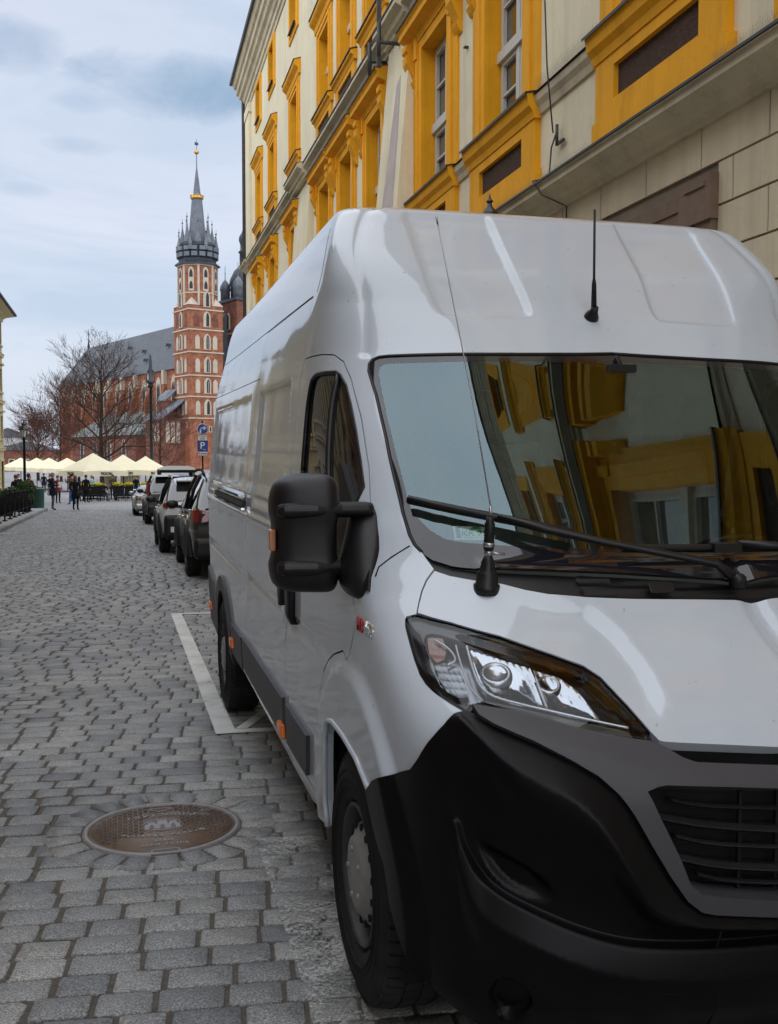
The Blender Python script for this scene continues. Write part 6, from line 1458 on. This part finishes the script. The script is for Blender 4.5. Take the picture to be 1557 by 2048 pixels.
# ------------------------------------------------------------------ parked cars
M['cblack']=NT('black_car_paint').pbr((.016,.013,.011),.25,0,.5,1.,Coat_Roughness=.03)
M['csilver']=NT('silver_white_car_paint').pbr((.66,.67,.69),.3,.0,.5,1.,Coat_Roughness=.03)
M['cdark']=NT('dark_grey_car_paint').pbr((.03,.032,.036),.25,0,.5,1.,Coat_Roughness=.03)
M['csport']=NT('silver_sports_paint').pbr((.40,.40,.40),.25,.6,.5,1.,Coat_Roughness=.03)
M['cglass']=plain('tinted_car_glass',(.010,.012,.012),.03,0,.9,1.)
M['plate']=plain('number_plate_white',(.7,.7,.7),.4)
def interp(tab,y):
    ys_=[t[0] for t in tab];return [float(np.interp(y,ys_,[t[k] for t in tab])) for k in range(1,len(tab[0]))]
def car(label,x,y,paint,L,Wd,H,P,group='cars parked along the right kerb'):
    """tail at local y=0 facing the camera, nose at y=L. P: dict of profile tables"""
    e=empty('parked_car',(x+Wd/2,y,gz(y)),0,label,'car',group);e.rotation_euler=(-math.atan(.02),0,0)
    hw=Wd/2;zs=P['sill'];ys_=sorted(set(list(np.linspace(0,L,34))+[t[0] for t in P['roof']]));rows=[];gl=[];pm=P.get('clad',.0)
    wx=[P['wr'],P['wf']];R=P['R']
    sec=[]
    for yy in ys_:
        belt,=interp(P['belt'],yy);roof,=interp(P['roof'],yy);pl,=interp(P['plan'],yy);bot,=interp(P['bot'],yy)
        w=hw*pl;cab=max(0,roof-belt);wr=w*(1-.30*min(1,cab/.55))
        fl=sum(.028*math.exp(-((yy-c)/.42)**2) for c in wx)
        ring=[(0,bot),(w*.90,bot),(w*.985+fl,bot+.12),(w+fl,bot+.40),(w*1.0+fl*.6,belt-.18),(w*.975,belt-.04),(w*.94,belt)]
        top=max(roof,belt+.004)
        ring+=[(w*.94+(wr-w*.94)*.55,belt+cab*.55),(wr+.012*cab,belt+cab*.90),(wr*.88,top-.012),(wr*.5,top+.012*min(1,cab*4)),(0,top+.02*min(1,cab*4))]
        sec.append([(a,yy,z) for a,z in ring]);
    n=len(sec[0]);V=[];F=[];MI=[]
    full=[]
    for s in sec:full.append([(a,b_,c) for a,b_,c in s]+[(-a,b_,c) for a,b_,c in s[::-1][1:-1]])
    m=len(full[0]);mb=MB();gy0,gy1=P['glass']
    b0=0
    for r in full:mb.v+=r
    for i in range(len(full)-1):
        ym=(ys_[i]+ys_[i+1])/2;belt,=interp(P['belt'],ym);roof,=interp(P['roof'],ym)
        for j in range(m):
            k=(j+1)%m;mi=0;jj=min(j,m-1-j)
            side=jj in(6,7)
            if roof-belt>.10 and side and gy0<ym<gy1:mi=1
            if jj in(8,9,10) and (ym<P['rg'] or ym>P['wg']) and roof-belt>.04 and gy0-.3<ym<gy1+.5:mi=1
            zc_=(full[i][j][2]+full[i][k][2])/2
            if zc_<pm:mi=2
            mb.f.append((i*m+j,(i+1)*m+j,(i+1)*m+k,i*m+k));mb.m.append(mi);mb.sm.append(True)
    mb.f.append(tuple(range(m)));mb.m.append(0);mb.sm.append(False);mb.f.append(tuple((len(full)-1)*m+j for j in range(m))[::-1]);mb.m.append(0);mb.sm.append(False)
    body=mb.build('body',[paint,M['cglass'],M['blackplas']],e)
    # rear window (tail), pillars between side windows
    b=MB();z0=P['tailglass'][0];z1=P['tailglass'][1];y0,y1=P['tailglass'][2:4];w0,w1=hw*.74,hw*.60
    b.ring([[(-w0,y0-.02,z0),(w0,y0-.02,z0),(w0,y0+.02,z0)],[(-w1,y1-.02,z1),(w1,y1-.02,z1),(w1,y1+.02,z1)]],0,False);b.build('rear_window',M['cglass'],e)
    for yp in P['pillars']:
        belt,=interp(P['belt'],yp);roof,=interp(P['roof'],yp);pl,=interp(P['plan'],yp);w=hw*pl
        for s in(-1,1):MB().tube([(s*w*.945,yp,belt),(s*w*.86,yp-.05,belt+(roof-belt)*.55),(s*w*.74,yp-.10,belt+(roof-belt)*.93)],.028,5).build('pillar',M['blackmat'] if P.get('dp',1) else paint,e)
    for s in(-1,1):
        b=MB();bl=[interp(P['belt'],q)[0] for q in np.linspace(gy0+.1,gy1-.1,8)];b.tube([(s*(hw*interp(P['plan'],q)[0]*.965),q,z+.005) for q,z in zip(np.linspace(gy0+.1,gy1-.1,8),bl)],.014,5);b.build('window_trim',M['chrome'] if P.get('chrome') else M['blackmat'],e)
        if P.get('rails'):b=MB();b.tube([(s*hw*.70,q,interp(P['roof'],q)[0]+.045) for q in np.linspace(gy0+.25,gy1-.9,8)],.022,6);b.build('roof_rail',M['steel'] if P['rails']==1 else M['blackmat'],e)
        # tail lamp wraps the corner
        tz0,tz1,ti=P['lamp'];b=MB();pl=hw*interp(P['plan'],.12)[0]
        b.ring([[(s*(pl*ti),-.02,tz0+.02),(s*(pl*.93),-.015,tz0),(s*(pl*1.01+.01),.10,tz0+.03),(s*(pl*1.015+.015),.34,tz0+.07)],[(s*(pl*ti),-.0,tz1-.02),(s*(pl*.92),.01,tz1),(s*(pl*1.005+.01),.13,tz1),(s*(pl*1.01+.012),.36,tz1-.05)]],0,False,False,False,False);lo=subdiv(b.build('tail_lamp',M['red'],e,True),2)
        if P.get('refl'):rz,rw=P['refl'];b=MB();b.box((s*hw*.80,-.03,rz-.04),(s*hw*(.80-rw),.02,rz+.04));bevel(b.build('reflector',M['red'],e),.01)
        yc=P['mirror'];z=interp(P['belt'],yc)[0]+.10;w=hw*interp(P['plan'],yc)[0];b=MB();b.sph((s*(w+.11),yc,z),.11,12,8,sc=(1.05,.6,.72));b.tube([(s*w*.93,yc+.02,z-.05),(s*(w+.06),yc,z-.04)],.03,5);b.build('wing_mirror',P.get('mm',M['blackplas']),e)
        for q in P['handles']:
            z=interp(P['belt'],q)[0]-.10;w=hw*interp(P['plan'],q)[0];MB().tube([(s*(w+.01),q-.09,z),(s*(w+.035),q-.06,z+.005),(s*(w+.035),q+.06,z+.01),(s*(w+.01),q+.09,z+.012)],.014,5).build('door_handle',paint if not P.get('chrome') else M['chrome'],e)
        for c in wx:
            wl=MB();Rm=Matrix.Rotation(s*PI/2,3,'Y');cc=(s*(hw-.10),c,R);wl.lathe([(R*.62,-.11),(R*.9,-.115),(R,-.08),(R,.08),(R*.9,.115),(R*.64,.112),(R*.60,.10)],cc,32,M=Rm,cap=False);wo=wl.build('wheel',M['rubber'],e)
            rm=MB();rm.lathe([(R*.62,.11),(R*.60,.06),(R*.2,.05),(R*.12,.09),(.001,.09)],cc,24,M=Rm,cap=False)
            for k in range(5):
                a=k*2*PI/5;d=Rm@Vector((math.cos(a),math.sin(a),0));o=Rm@Vector((0,0,.085));rm.tube([Vector(cc)+o+d*R*.08,Vector(cc)+o+d*R*.60],.03,4)
            rm.build('rim',M['hub'],wo)
            ar=MB();t=np.linspace(-.05,PI+.05,18);pl=hw+.012;ar.ring([[(s*(pl+.012),c+(R+.055)*math.cos(a),R+(R+.055)*math.sin(a)),(s*(pl+.014),c+(R+.15)*math.cos(a),R+(R+.12)*math.sin(a)),(s*(pl-.10),c+(R+.15)*math.cos(a),R+(R+.12)*math.sin(a)),(s*(pl-.22),c+(R+.05)*math.cos(a),R+(R+.05)*math.sin(a))] for a in t],0,True,True,False,False)
            ar.build('wheel_arch',M['blackplas'] if P.get('cladarch') else paint,e)
            MB().prism([((R+.06)*math.cos(a),(R+.06)*math.sin(a)) for a in np.linspace(-.12,PI+.12,20)],hw-.26,hw+.022,lambda a,b_,h:(s*h,c+a,R+b_)).build('wheel_housing',M['blackmat'],e)
    b=MB();bz=P['bump'];b.box((-hw*.93,-.05,bz[0]),(hw*.93,.30,bz[1]));bevel(b.build('rear_bumper',M['blackplas'] if P.get('bb',1) else paint,e),.09,4)
    pz,px_=P['plate'];b=MB();b.box((px_-.26,-.075,pz),(px_+.26,-.055,pz+.11));b.build('number_plate',M['plate'],e)
    if P.get('strip'):b=MB();b.box((-hw*.85,-.035,P['strip']),(hw*.85,-.01,P['strip']+.03));b.build('chrome_strip',M['chrome'],e)
    if P.get('spoiler'):b=MB();y1=P['tailglass'][3];b.ring([[(x_,y1-.20,P['tailglass'][1]+.055),(x_,y1+.15,P['tailglass'][1]+.10),(x_,y1+.15,P['tailglass'][1]+.05),(x_,y1-.19,P['tailglass'][1]+.03)] for x_ in(-hw*.62,hw*.62)],0,False);b.build('spoiler',paint,e)
    return e
SUV=dict(sill=.3,belt=[(0,1.02),(.5,1.06),(2.6,1.02),(3.4,.98),(4.5,.88)],roof=[(0,1.03),(.10,1.10),(.62,1.58),(1.2,1.66),(2.4,1.66),(3.0,1.52),(3.65,1.04),(4.2,.96),(4.5,.80)],
 plan=[(0,.86),(.12,.94),(.5,.985),(1.5,1),(3.4,.99),(4.1,.93),(4.5,.74)],bot=[(0,.40),(.4,.26),(4.1,.24),(4.5,.34)],glass=(.35,3.4),rg=.58,wg=3.02,tailglass=(1.10,1.55,.09,.55),pillars=(1.05,1.95),lamp=(.88,1.08,.66),refl=(.50,.18),mirror=3.15,handles=(1.35,2.25),wr=.85,wf=3.55,R=.36,bump=(.32,.66),plate=(.78,.0),rails=2,chrome=1,strip=.60,spoiler=1,clad=.36,cladarch=1)
car('black estate SUV with red tail lamps parked directly behind the van',1.05,15.9,M['cblack'],4.5,1.86,1.66,SUV)
W=dict(SUV);W.update(belt=[(0,1.0),(.5,1.05),(2.4,1.0),(3.2,.96),(4.2,.84)],roof=[(0,1.01),(.12,1.10),(.60,1.50),(1.1,1.57),(2.1,1.57),(2.8,1.42),(3.35,1.02),(3.9,.93),(4.2,.76)],plan=[(0,.86),(.12,.93),(.5,.985),(1.5,1),(3.1,.99),(3.8,.93),(4.2,.74)],bot=[(0,.40),(.4,.26),(3.8,.24),(4.2,.34)],glass=(.40,3.1),wg=2.8,pillars=(1.0,1.8),mirror=2.9,handles=(1.3,2.1),wr=.80,wf=3.35,tailglass=(1.10,1.46,.10,.52),lamp=(.93,1.05,.70),refl=(.62,.22),bump=(.32,.82),plate=(.46,-.45),rails=1,chrome=0,strip=None,clad=.44)
car('silver white SUV with black lower cladding, parked beyond the black SUV',.84,21.4,M['csilver'],4.2,1.80,1.57,W)
D=dict(SUV);D.update(lamp=(.98,1.42,.88),refl=(.45,.16),rails=0,chrome=0,clad=0,cladarch=0,bb=1,strip=None)
car('dark grey car with tall upright red tail lamps, parked beyond the silver SUV',.88,35.0,M['cdark'],4.5,1.82,1.62,D)
S=dict(sill=.2,belt=[(0,.80),(.8,.86),(2.2,.82),(3.2,.80),(4.3,.60)],roof=[(0,.82),(.9,.90),(1.3,1.16),(1.9,1.26),(2.3,1.22),(2.95,.88),(3.6,.80),(4.3,.58)],plan=[(0,.86),(.3,.96),(.9,1.0),(2.0,.93),(3.3,.98),(4.0,.9),(4.3,.66)],bot=[(0,.34),(.4,.18),(3.9,.16),(4.3,.26)],glass=(1.1,2.7),rg=1.3,wg=2.28,tailglass=(.92,1.14,.95,1.4),pillars=(1.9,),lamp=(.66,.80,.6),refl=(.4,.14),mirror=2.5,handles=(1.8,),wr=.85,wf=3.35,R=.33,bump=(.25,.52),plate=(.5,0),bb=0,mm=M['csport'])
car('low silver sports car with rounded wings at the far end of the parked row',.62,43.2,M['csport'],4.3,1.85,1.26,S)
# electric sightseeing cart
ec=empty('sightseeing_cart',(2.62,47.5,gz(47)),0,'white roofed open electric sightseeing cart behind the parked cars','cart');ec.rotation_euler=(-math.atan(.02),0,0)
b=MB();b.ring([[(x_*.80,y_,z) for x_,z in((-1,1.90),(-.96,1.99),(-.6,2.08),(.6,2.08),(.96,1.99),(1,1.90))] for y_ in(-.1,3.4)],0,True);b.build('roof',M['white'],ec)
b=MB();b.ring([[(x_*.79,y_,z) for x_,z in((-1,1.78),(-1,1.90),(1,1.90),(1,1.78))] for y_ in(-.08,3.38)],0,False);b.build('roof_frame',M['blackmat'],ec)
for x_ in(-.74,.74):
    for y_ in(0.05,1.2,2.2,3.2):MB().tube([(x_,y_,.7),(x_,y_,1.85)],.035,6).build('post',M['blackmat'],ec)
b=MB();b.box((-.72,.0,.30),(.72,3.6,.72));bevel(b.build('body',M['white'],ec),.08,3)
for y_ in(.5,1.5,2.5):b=MB();b.box((-.66,y_,.72),(.66,y_+.45,.82));b.box((-.66,y_-.08,.82),(.66,y_,1.25));bevel(b.build('bench',M['seat'],ec),.03)
b=MB();b.box((-.70,3.30,.95),(.70,3.33,1.78));b.build('windscreen',M['lens'],ec)
for x_ in(-.62,.62):
    for y_ in(.55,3.0):MB().lathe([(.12,-.08),(.22,-.08),(.25,-.04),(.25,.04),(.22,.08),(.12,.08)],(x_,y_,.25),20,M=Matrix.Rotation(PI/2,3,'Y')).build('wheel',M['rubber'],ec)
# ------------------------------------------------------------------ people
SK=plain('skin',(.42,.24,.17),.6)
def cloth(name,c): return mottled(name,c,.15,9,.9,.2,40,.01,.15)
CL={k:cloth(k+'_cloth',c) for k,c in dict(navy=(.012,.014,.026),black=(.010,.010,.012),brown=(.075,.055,.030),jeans=(.035,.085,.23),darkred=(.09,.035,.025),pink=(.38,.10,.12),white=(.62,.62,.60),lblue=(.30,.42,.55),grey=(.10,.10,.11),olive=(.06,.055,.035),maroon=(.12,.02,.025)).items()}
HR={k:plain(k+'_hair',c,.7) for k,c in dict(dark=(.014,.010,.008),red=(.12,.03,.015),grey=(.16,.15,.14),brown=(.04,.022,.012)).items()}
def person(label,x,y,rz,top,legs,hair='dark',h=1.75,coat=.0,arms='down',sit=0.,z0=None,hat=None,stride=.0,long=False,group=None,shoes='black',extra=None):
    e=empty('person',(x,y,gz(y) if z0 is None else z0),rz,label,'person',group);s=h/1.75
    J={'pel':(0,0,.95),'wai':(0,.0,1.08),'che':(0,.01,1.30),'nek':(0,.0,1.49),'hd0':(0,-.015,1.57),'hd1':(0,-.02,1.66),'hd2':(0,-.01,1.735)}
    R={'pel':(.165,.12),'wai':(.145,.105),'che':(.18,.12),'nek':(.058,.058),'hd0':(.066,.075),'hd1':(.078,.095),'hd2':(.052,.065)}
    E=[('pel','wai'),('wai','che'),('che','nek'),('nek','hd0'),('hd0','hd1'),('hd1','hd2')]
    for sd,n in((-1,'l'),(1,'r')):
        J['hip'+n]=(sd*.095,0,.90);R['hip'+n]=(.095,.10)
        if sit:
            J['kne'+n]=(sd*.11,-.42,.86);J['ank'+n]=(sd*.11,-.42,.45);J['toe'+n]=(sd*.12,-.56,.42)
        else:
            st=stride*sd;J['kne'+n]=(sd*.10,-.02-st*.25,.50);J['ank'+n]=(sd*.105,.02-st*.45,.10);J['toe'+n]=(sd*.125,-.13-st*.45,.045)
        R['kne'+n]=(.062,.065);R['ank'+n]=(.043,.046);R['toe'+n]=(.038,.034)
        E+=[('pel','hip'+n),('hip'+n,'kne'+n),('kne'+n,'ank'+n),('ank'+n,'toe'+n)]
        J['sho'+n]=(sd*.185,.01,1.42);R['sho'+n]=(.062,.065)
        if arms=='phone' :J['elb'+n]=(sd*.27,-.20,1.30);J['wri'+n]=(sd*.12,-.40,1.50);J['fin'+n]=(sd*.07,-.45,1.57)
        elif arms=='read':J['elb'+n]=(sd*.25,-.02,1.16);J['wri'+n]=(sd*.12,-.27,1.20);J['fin'+n]=(sd*.06,-.34,1.23)
        elif arms=='pock':J['elb'+n]=(sd*.28,.06,1.16);J['wri'+n]=(sd*.20,-.06,.98);J['fin'+n]=(sd*.17,-.09,.93)
        else:J['elb'+n]=(sd*.245,.03-stride*sd*.2,1.15);J['wri'+n]=(sd*.25,-.05-stride*sd*.35,.91);J['fin'+n]=(sd*.245,-.08-stride*sd*.4,.80)
        R['elb'+n]=(.048,.05);R['wri'+n]=(.034,.03);R['fin'+n]=(.026,.038)
        E+=[('che','sho'+n),('sho'+n,'elb'+n),('elb'+n,'wri'+n),('wri'+n,'fin'+n)]
    if sit:
        for k in J:J[k]=(J[k][0],J[k][1],J[k][2]-.45)
    names=list(J);ix={n:i for i,n in enumerate(names)}
    me=bpy.data.meshes.new('body');me.from_pydata([Vector(J[n])*s for n in names],[(ix[a],ix[b_]) for a,b_ in E],[]);me.update()
    o=bpy.data.objects.new('tmp',me);COL.objects.link(o);o.modifiers.new('k','SKIN')
    sv=me.skin_vertices[0].data
    for n in names:sv[ix[n]].radius=(R[n][0]*s,R[n][1]*s);sv[ix[n]].use_root=(n=='pel')
    m2=o.modifiers.new('s','SUBSURF');m2.levels=m2.render_levels=1
    dg=bpy.context.evaluated_depsgraph_get();bm_=bpy.data.meshes.new_from_object(o.evaluated_get(dg));bpy.data.objects.remove(o)
    bm_.materials.clear()
    for m in(SK,CL[top],CL[legs],CL[shoes]):bm_.materials.append(m)
    dz=-.45*s if sit else 0
    mi=[]
    hands=[Vector(J['fin'+n])*s for n in'lr'];wr=[Vector(J['wri'+n])*s for n in'lr']
    for p in bm_.polygons:
        c=p.center;z=(c.z-dz)/s;i=1
        if z>1.495:i=0
        elif any((c-hh).length<.075*s or (c-w_).length<.03*s for hh,w_ in zip(hands,wr)):i=0
        elif z<.93-(coat) and (abs(c.x)<.23*s) and (sit or z<.93-coat) and not any((c-w_).length<.20*s for w_ in wr):i=2
        if (z<.10 and not sit) or (sit and c.z<.06*s):i=3
        mi.append(i)
    bm_.polygons.foreach_set('material_index',mi);bm_.polygons.foreach_set('use_smooth',[True]*len(mi))
    link('body',bm_,[],e)
    hz=(1.66*s+dz);hb=MB()
    if hat:
        hb.lathe([(.098*s,hz+.01),(.100*s,hz+.06*s),(.08*s,hz+.115*s),(.001,hz+.13*s)],(0,-.005,0),14);hb.tube([(0,-.09*s,hz+.03),(0,-.15*s,hz+.015)],.05*s,8);hb.build('hat',CL[hat],e)
    else:
        rr=[]
        for z,k in((-.06 if not long else -.22,.92 if not long else .8),(0,1.02),(.05,1.04),(.10,.80),(.125,.3)):
            rr.append([(.088*s*k*math.cos(a),(.10*k*math.sin(a)+(.012 if z<.05 else -.005))*s if math.sin(a)>-.35 or z>.045 else -.035*s,hz+z*s) for a in np.linspace(0,2*PI,14,endpoint=False)])
        hb.ring(rr);hb.build('hair',HR[hair],e)
    fb=MB();fb.tube([(0,-.105*s,hz+.015*s),(0,-.125*s,hz-.02*s),(0,-.105*s,hz-.028*s)],.012*s,5);fb.build('nose',SK,e)
    if coat>0:
        cb=MB();rr=[]
        zt=1.02
        for z,wx_,wy_ in((zt,.175,.13),(.93,.195,.15),(.93-coat*.6,.205,.165),(.93-coat,.215,.175)):
            rr.append([(wx_*s*math.cos(a),wy_*s*math.sin(a)*1.02,z*s+dz) for a in np.linspace(0,2*PI,16,endpoint=False)])
        cb.ring(rr,0,True,True,False,False);cb.build('coat_skirt',CL[top],e,False)
    cl=MB();cl.lathe([(.085*s,1.455*s+dz),(.082*s,1.50*s+dz),(.070*s,1.515*s+dz)],(0,0,0),12,cap=False);cl.build('collar',CL[extra or top],e)
    return e
P_=person
P_('man in a long dark coat reading a white paper in the middle of the street',-3.05,52.2,-PI/2+.15+PI,'navy','grey','grey',1.80,.22,'read')
pp=MB();pp.box((-.002,-.10,-.14),(.002,.12,.14));pa=tag(pp.build('paper_sheet',M['wsign']),'white paper sheet held by the man in the long dark coat','paper');pa.location=(-2.70,52.1,gz(52)+1.24);pa.rotation_euler=(.2,.35,1.2)
P_('man in a brown jacket and blue jeans raising his arms to take a photograph',-2.55,62.2,PI+.9,'brown','jeans','dark',1.76,0,'phone',hat='black',stride=.25)
P_('red haired woman in a black coat with a black shoulder bag',-1.98,51.8,PI-.3,'black','black','red',1.66,.34,'pock',long=True)
bg_=empty('shoulder_bag',(-1.78,51.62,gz(52)+.72),.2,'black shoulder bag hanging at the side of the red haired woman','bag');b=MB();b.ring([[(x_,-.06,z),(x_,.06,z)] [::1] for x_,z in((-.15,0),(.15,0),(.14,.2),(-.14,.2))],0,False) if 0 else b.box((-.15,-.05,0),(.15,.05,.20));bevel(b.build('bag_body',M['blackplas'],bg_),.03,3);MB().tube([(-.12,0,.19),(-.16,.02,.5),(-.17,.06,.72)],.012,5).build('strap',M['blackplas'],bg_)
P_('man in a dark coat with a brownish scarf behind the red haired woman',-1.92,67,PI-.5,'black','black','brown',1.74,.15,extra='maroon')
P_('person in a dark coat and pink scarf behind the man reading',-3.55,66,.6,'maroon','black','dark',1.70,.2,extra='pink')
P_('man in a black coat walking away on the far side of the square',-6.6,100,PI,'black','black','dark',1.78,.25,'down',stride=.4)
P_('woman with auburn hair in a black jacket by the left lamp post',-4.75,52.5,PI+.6,'black','black','red',1.72,.1)
P_('man in a long dark brown coat standing behind the green bin',-4.25,53.6,PI-.4,'darkred','black','dark',1.78,.42,'pock')
P_('man in a dark suit and white shirt at the far left of the street',-6.25,71,.2,'navy','navy','dark',1.82,.05,extra='white')
P_('woman in a white top standing beyond the man in the dark suit',-6.4,82,.4,'white','black','dark',1.66)
P_('person in a black jacket walking beside the far parasols',-5.6,92,.8,'black','grey','brown',1.72,.1,stride=.3)
P_('person in a light blue hooded jacket standing under the largest parasol',-1.75,74.3,PI-.2,'lblue','black','grey',1.72,extra='white')
P_('dark haired guest seated under the middle parasol',-.95,75.2,.3,'black','grey','dark',1.70,0,'read',.45,gz(75)+.0)
P_('guest in an olive jacket standing at the tables under the parasols',-.35,74.9,.2,'olive','black','dark',1.76,0,'read',hat='olive')
P_('long haired guest seated beside the cream curtain',.62,75.6,1.2,'grey','black','brown',1.68,0,'read',.45,gz(75)+.0,long=True)
P_('guest in pale clothes seated at the right end of the terrace',2.05,76.5,-.4,'white','grey','brown',1.70,0,'read',.45,gz(76)+.0)
P_('guest in a maroon jumper seated at the left end of the terrace',-2.45,75.4,-.5,'maroon','grey','dark',1.70,0,'read',.45,gz(75)+.0)

for k,(x,y,rz,tp,lg,hr,lb) in enumerate(((-7.3,92,.4,'black','jeans','dark','person in a black jacket and jeans at the far left of the square'),(-8.6,104,2.,'grey','black','brown','person in a grey coat beside the far parasols at the left'),(-4.9,112,-.8,'maroon','grey','dark','person in a maroon coat between the small parasols'),(-3.4,98,1.2,'navy','black','grey','person in a navy coat under the parasol next to the largest one'),(1.25,75.4,-.3,'black','jeans','brown','guest in black standing behind the table with the white top'),(-3.0,71.5,2.4,'grey','jeans','dark','person in a grey jacket and jeans at the left end of the terrace chairs'))):
    P_(lb,x,y,rz,tp,lg,hr,1.68+.03*(k%4),.12*(k%2),'down',stride=.2*(k%3))

# ------------------------------------------------------------------ light, sky, camera
w=bpy.data.worlds.new('World');scene.world=w;w.use_nodes=True;nt=w.node_tree;nt.nodes.clear()
N_=lambda t:nt.nodes.new(t)
out=N_('ShaderNodeOutputWorld');bg=N_('ShaderNodeBackground');bg.inputs['Strength'].default_value=.064
sky=N_('ShaderNodeTexSky');sky.sky_type='NISHITA';sky.sun_disc=False
SUN_EL=math.radians(52);SUN_AZ=math.radians(200)
sky.sun_elevation=SUN_EL;sky.sun_rotation=SUN_AZ;sky.air_density=1.2;sky.dust_density=1.5
tc=N_('ShaderNodeTexCoord');mp=N_('ShaderNodeMapping');mp.inputs['Scale'].default_value=(1.0,1.0,3.4)
nt.links.new(tc.outputs['Generated'],mp.inputs['Vector'])
def noi(scale,det,rough,vec,dist=0):
    n=N_('ShaderNodeTexNoise');n.inputs['Scale'].default_value=scale;n.inputs['Detail'].default_value=det;n.inputs['Roughness'].default_value=rough;n.inputs['Distortion'].default_value=dist
    nt.links.new(vec,n.inputs['Vector']);return n.outputs['Fac']
def rmp(f,st):
    x=N_('ShaderNodeValToRGB');e=x.color_ramp.elements
    while len(e)<len(st):e.new(.5)
    for i,(p,c) in enumerate(st):e[i].position=p;e[i].color=(*c,1)
    nt.links.new(f,x.inputs[0]);return x.outputs[0]
def mixc(f,a,b,mode='MIX'):
    x=N_('ShaderNodeMix');x.data_type='RGBA';x.blend_type=mode
    for i,v in((0,f),(6,a),(7,b)):
        if isinstance(v,bpy.types.NodeSocket):nt.links.new(v,x.inputs[i])
        else:x.inputs[i].default_value=v if i==0 else (*v,1)
    return x.outputs[2]
n1=noi(2.2,7,.55,mp.outputs[0],.3)
n2=noi(.9,4,.5,mp.outputs[0])
n3=noi(3.2,9,.6,mp.outputs[0],.6)
thin=rmp(n1,[(.35,(4.4,4.95,6.0)),(.62,(5.1,5.4,6.25))])          # veil of high cloud
base=mixc(.86,sky.outputs[0],thin)
# one darker blue-grey cloud bank, placed by direction
sep=N_('ShaderNodeSeparateXYZ');nt.links.new(tc.outputs['Generated'],sep.inputs[0])
def mth(op,a,b=0.):
    x=N_('ShaderNodeMath');x.operation=op
    for i,v in enumerate((a,b)):
        if isinstance(v,bpy.types.NodeSocket):nt.links.new(v,x.inputs[i])
        else:x.inputs[i].default_value=v
    return x.outputs[0]
az=mth('ARCTAN2',sep.outputs[0],sep.outputs[1]);el=mth('ARCSINE',sep.outputs[2])
def bank(a0,e0,wa,we):
    da=mth('DIVIDE',mth('SUBTRACT',az,math.radians(a0)),math.radians(wa));de=mth('DIVIDE',mth('SUBTRACT',el,math.radians(e0)),math.radians(we))
    r=mth('ADD',mth('MULTIPLY',da,da),mth('MULTIPLY',de,de))
    return mth('SUBTRACT',1.,r)
mp2=N_('ShaderNodeMapping');mp2.inputs['Scale'].default_value=(1,1,1.8);nt.links.new(tc.outputs['Generated'],mp2.inputs['Vector'])
nb=noi(9.,12,.60,mp2.outputs[0],.5)
tot=None
for b,k in((bank(3.2,18.9,6.2,1.8),1.),(bank(-4.9,20.1,2.6,1.5),.6),(bank(-1.4,18.0,2.0,.8),.42),(bank(-1.8,15.8,2.,.55),.4),(bank(-4.5,13.5,1.6,.5),.3),(bank(-30,28,14,5),.8),(bank(60,40,30,8),.7),(bank(150,35,40,9),.7)):
    f=mth('ADD',b,mth('MULTIPLY',mth('SUBTRACT',nb,.5),2.8))
    f=mth('MULTIPLY',mth('MINIMUM',mth('MAXIMUM',mth('MULTIPLY',f,1.0),0.),1.),k)
    tot=f if tot is None else mth('MAXIMUM',tot,f)
base=mixc(rmp(n3,[(.46,(0,0,0)),(.66,(.75,.75,.75))]),base,(3.5,4.3,5.4))
fin=mixc(mth('MULTIPLY',tot,.95),base,(2.2,3.1,4.3))
nt.links.new(fin,bg.inputs['Color']);nt.links.new(bg.outputs[0],out.inputs[0])
L=bpy.data.lights.new('sun','SUN');L.energy=1.5;L.angle=math.radians(165);L.color=(1,.985,.965)
so=bpy.data.objects.new('sun',L);COL.objects.link(so)
dirv=Vector((math.sin(SUN_AZ)*math.cos(SUN_EL),math.cos(SUN_AZ)*math.cos(SUN_EL),math.sin(SUN_EL)))
so.rotation_euler=dirv.to_track_quat('Z','Y').to_euler()
cam=bpy.data.cameras.new('camera');co=bpy.data.objects.new('camera',cam);COL.objects.link(co);scene.camera=co
cam.sensor_fit='HORIZONTAL';cam.sensor_width=36;cam.lens=36*2060/1557;cam.clip_end=3000;cam.clip_start=.05
co.location=(0,0,1.52);co.rotation_euler=(PI/2-math.atan(112/2060),0,-math.radians(14.76))
vs_=scene.view_settings;vs_.view_transform='Standard';vs_.look='None';vs_.exposure=1.24;vs_.gamma=1
scene.cycles.max_bounces=8;scene.cycles.transparent_max_bounces=12
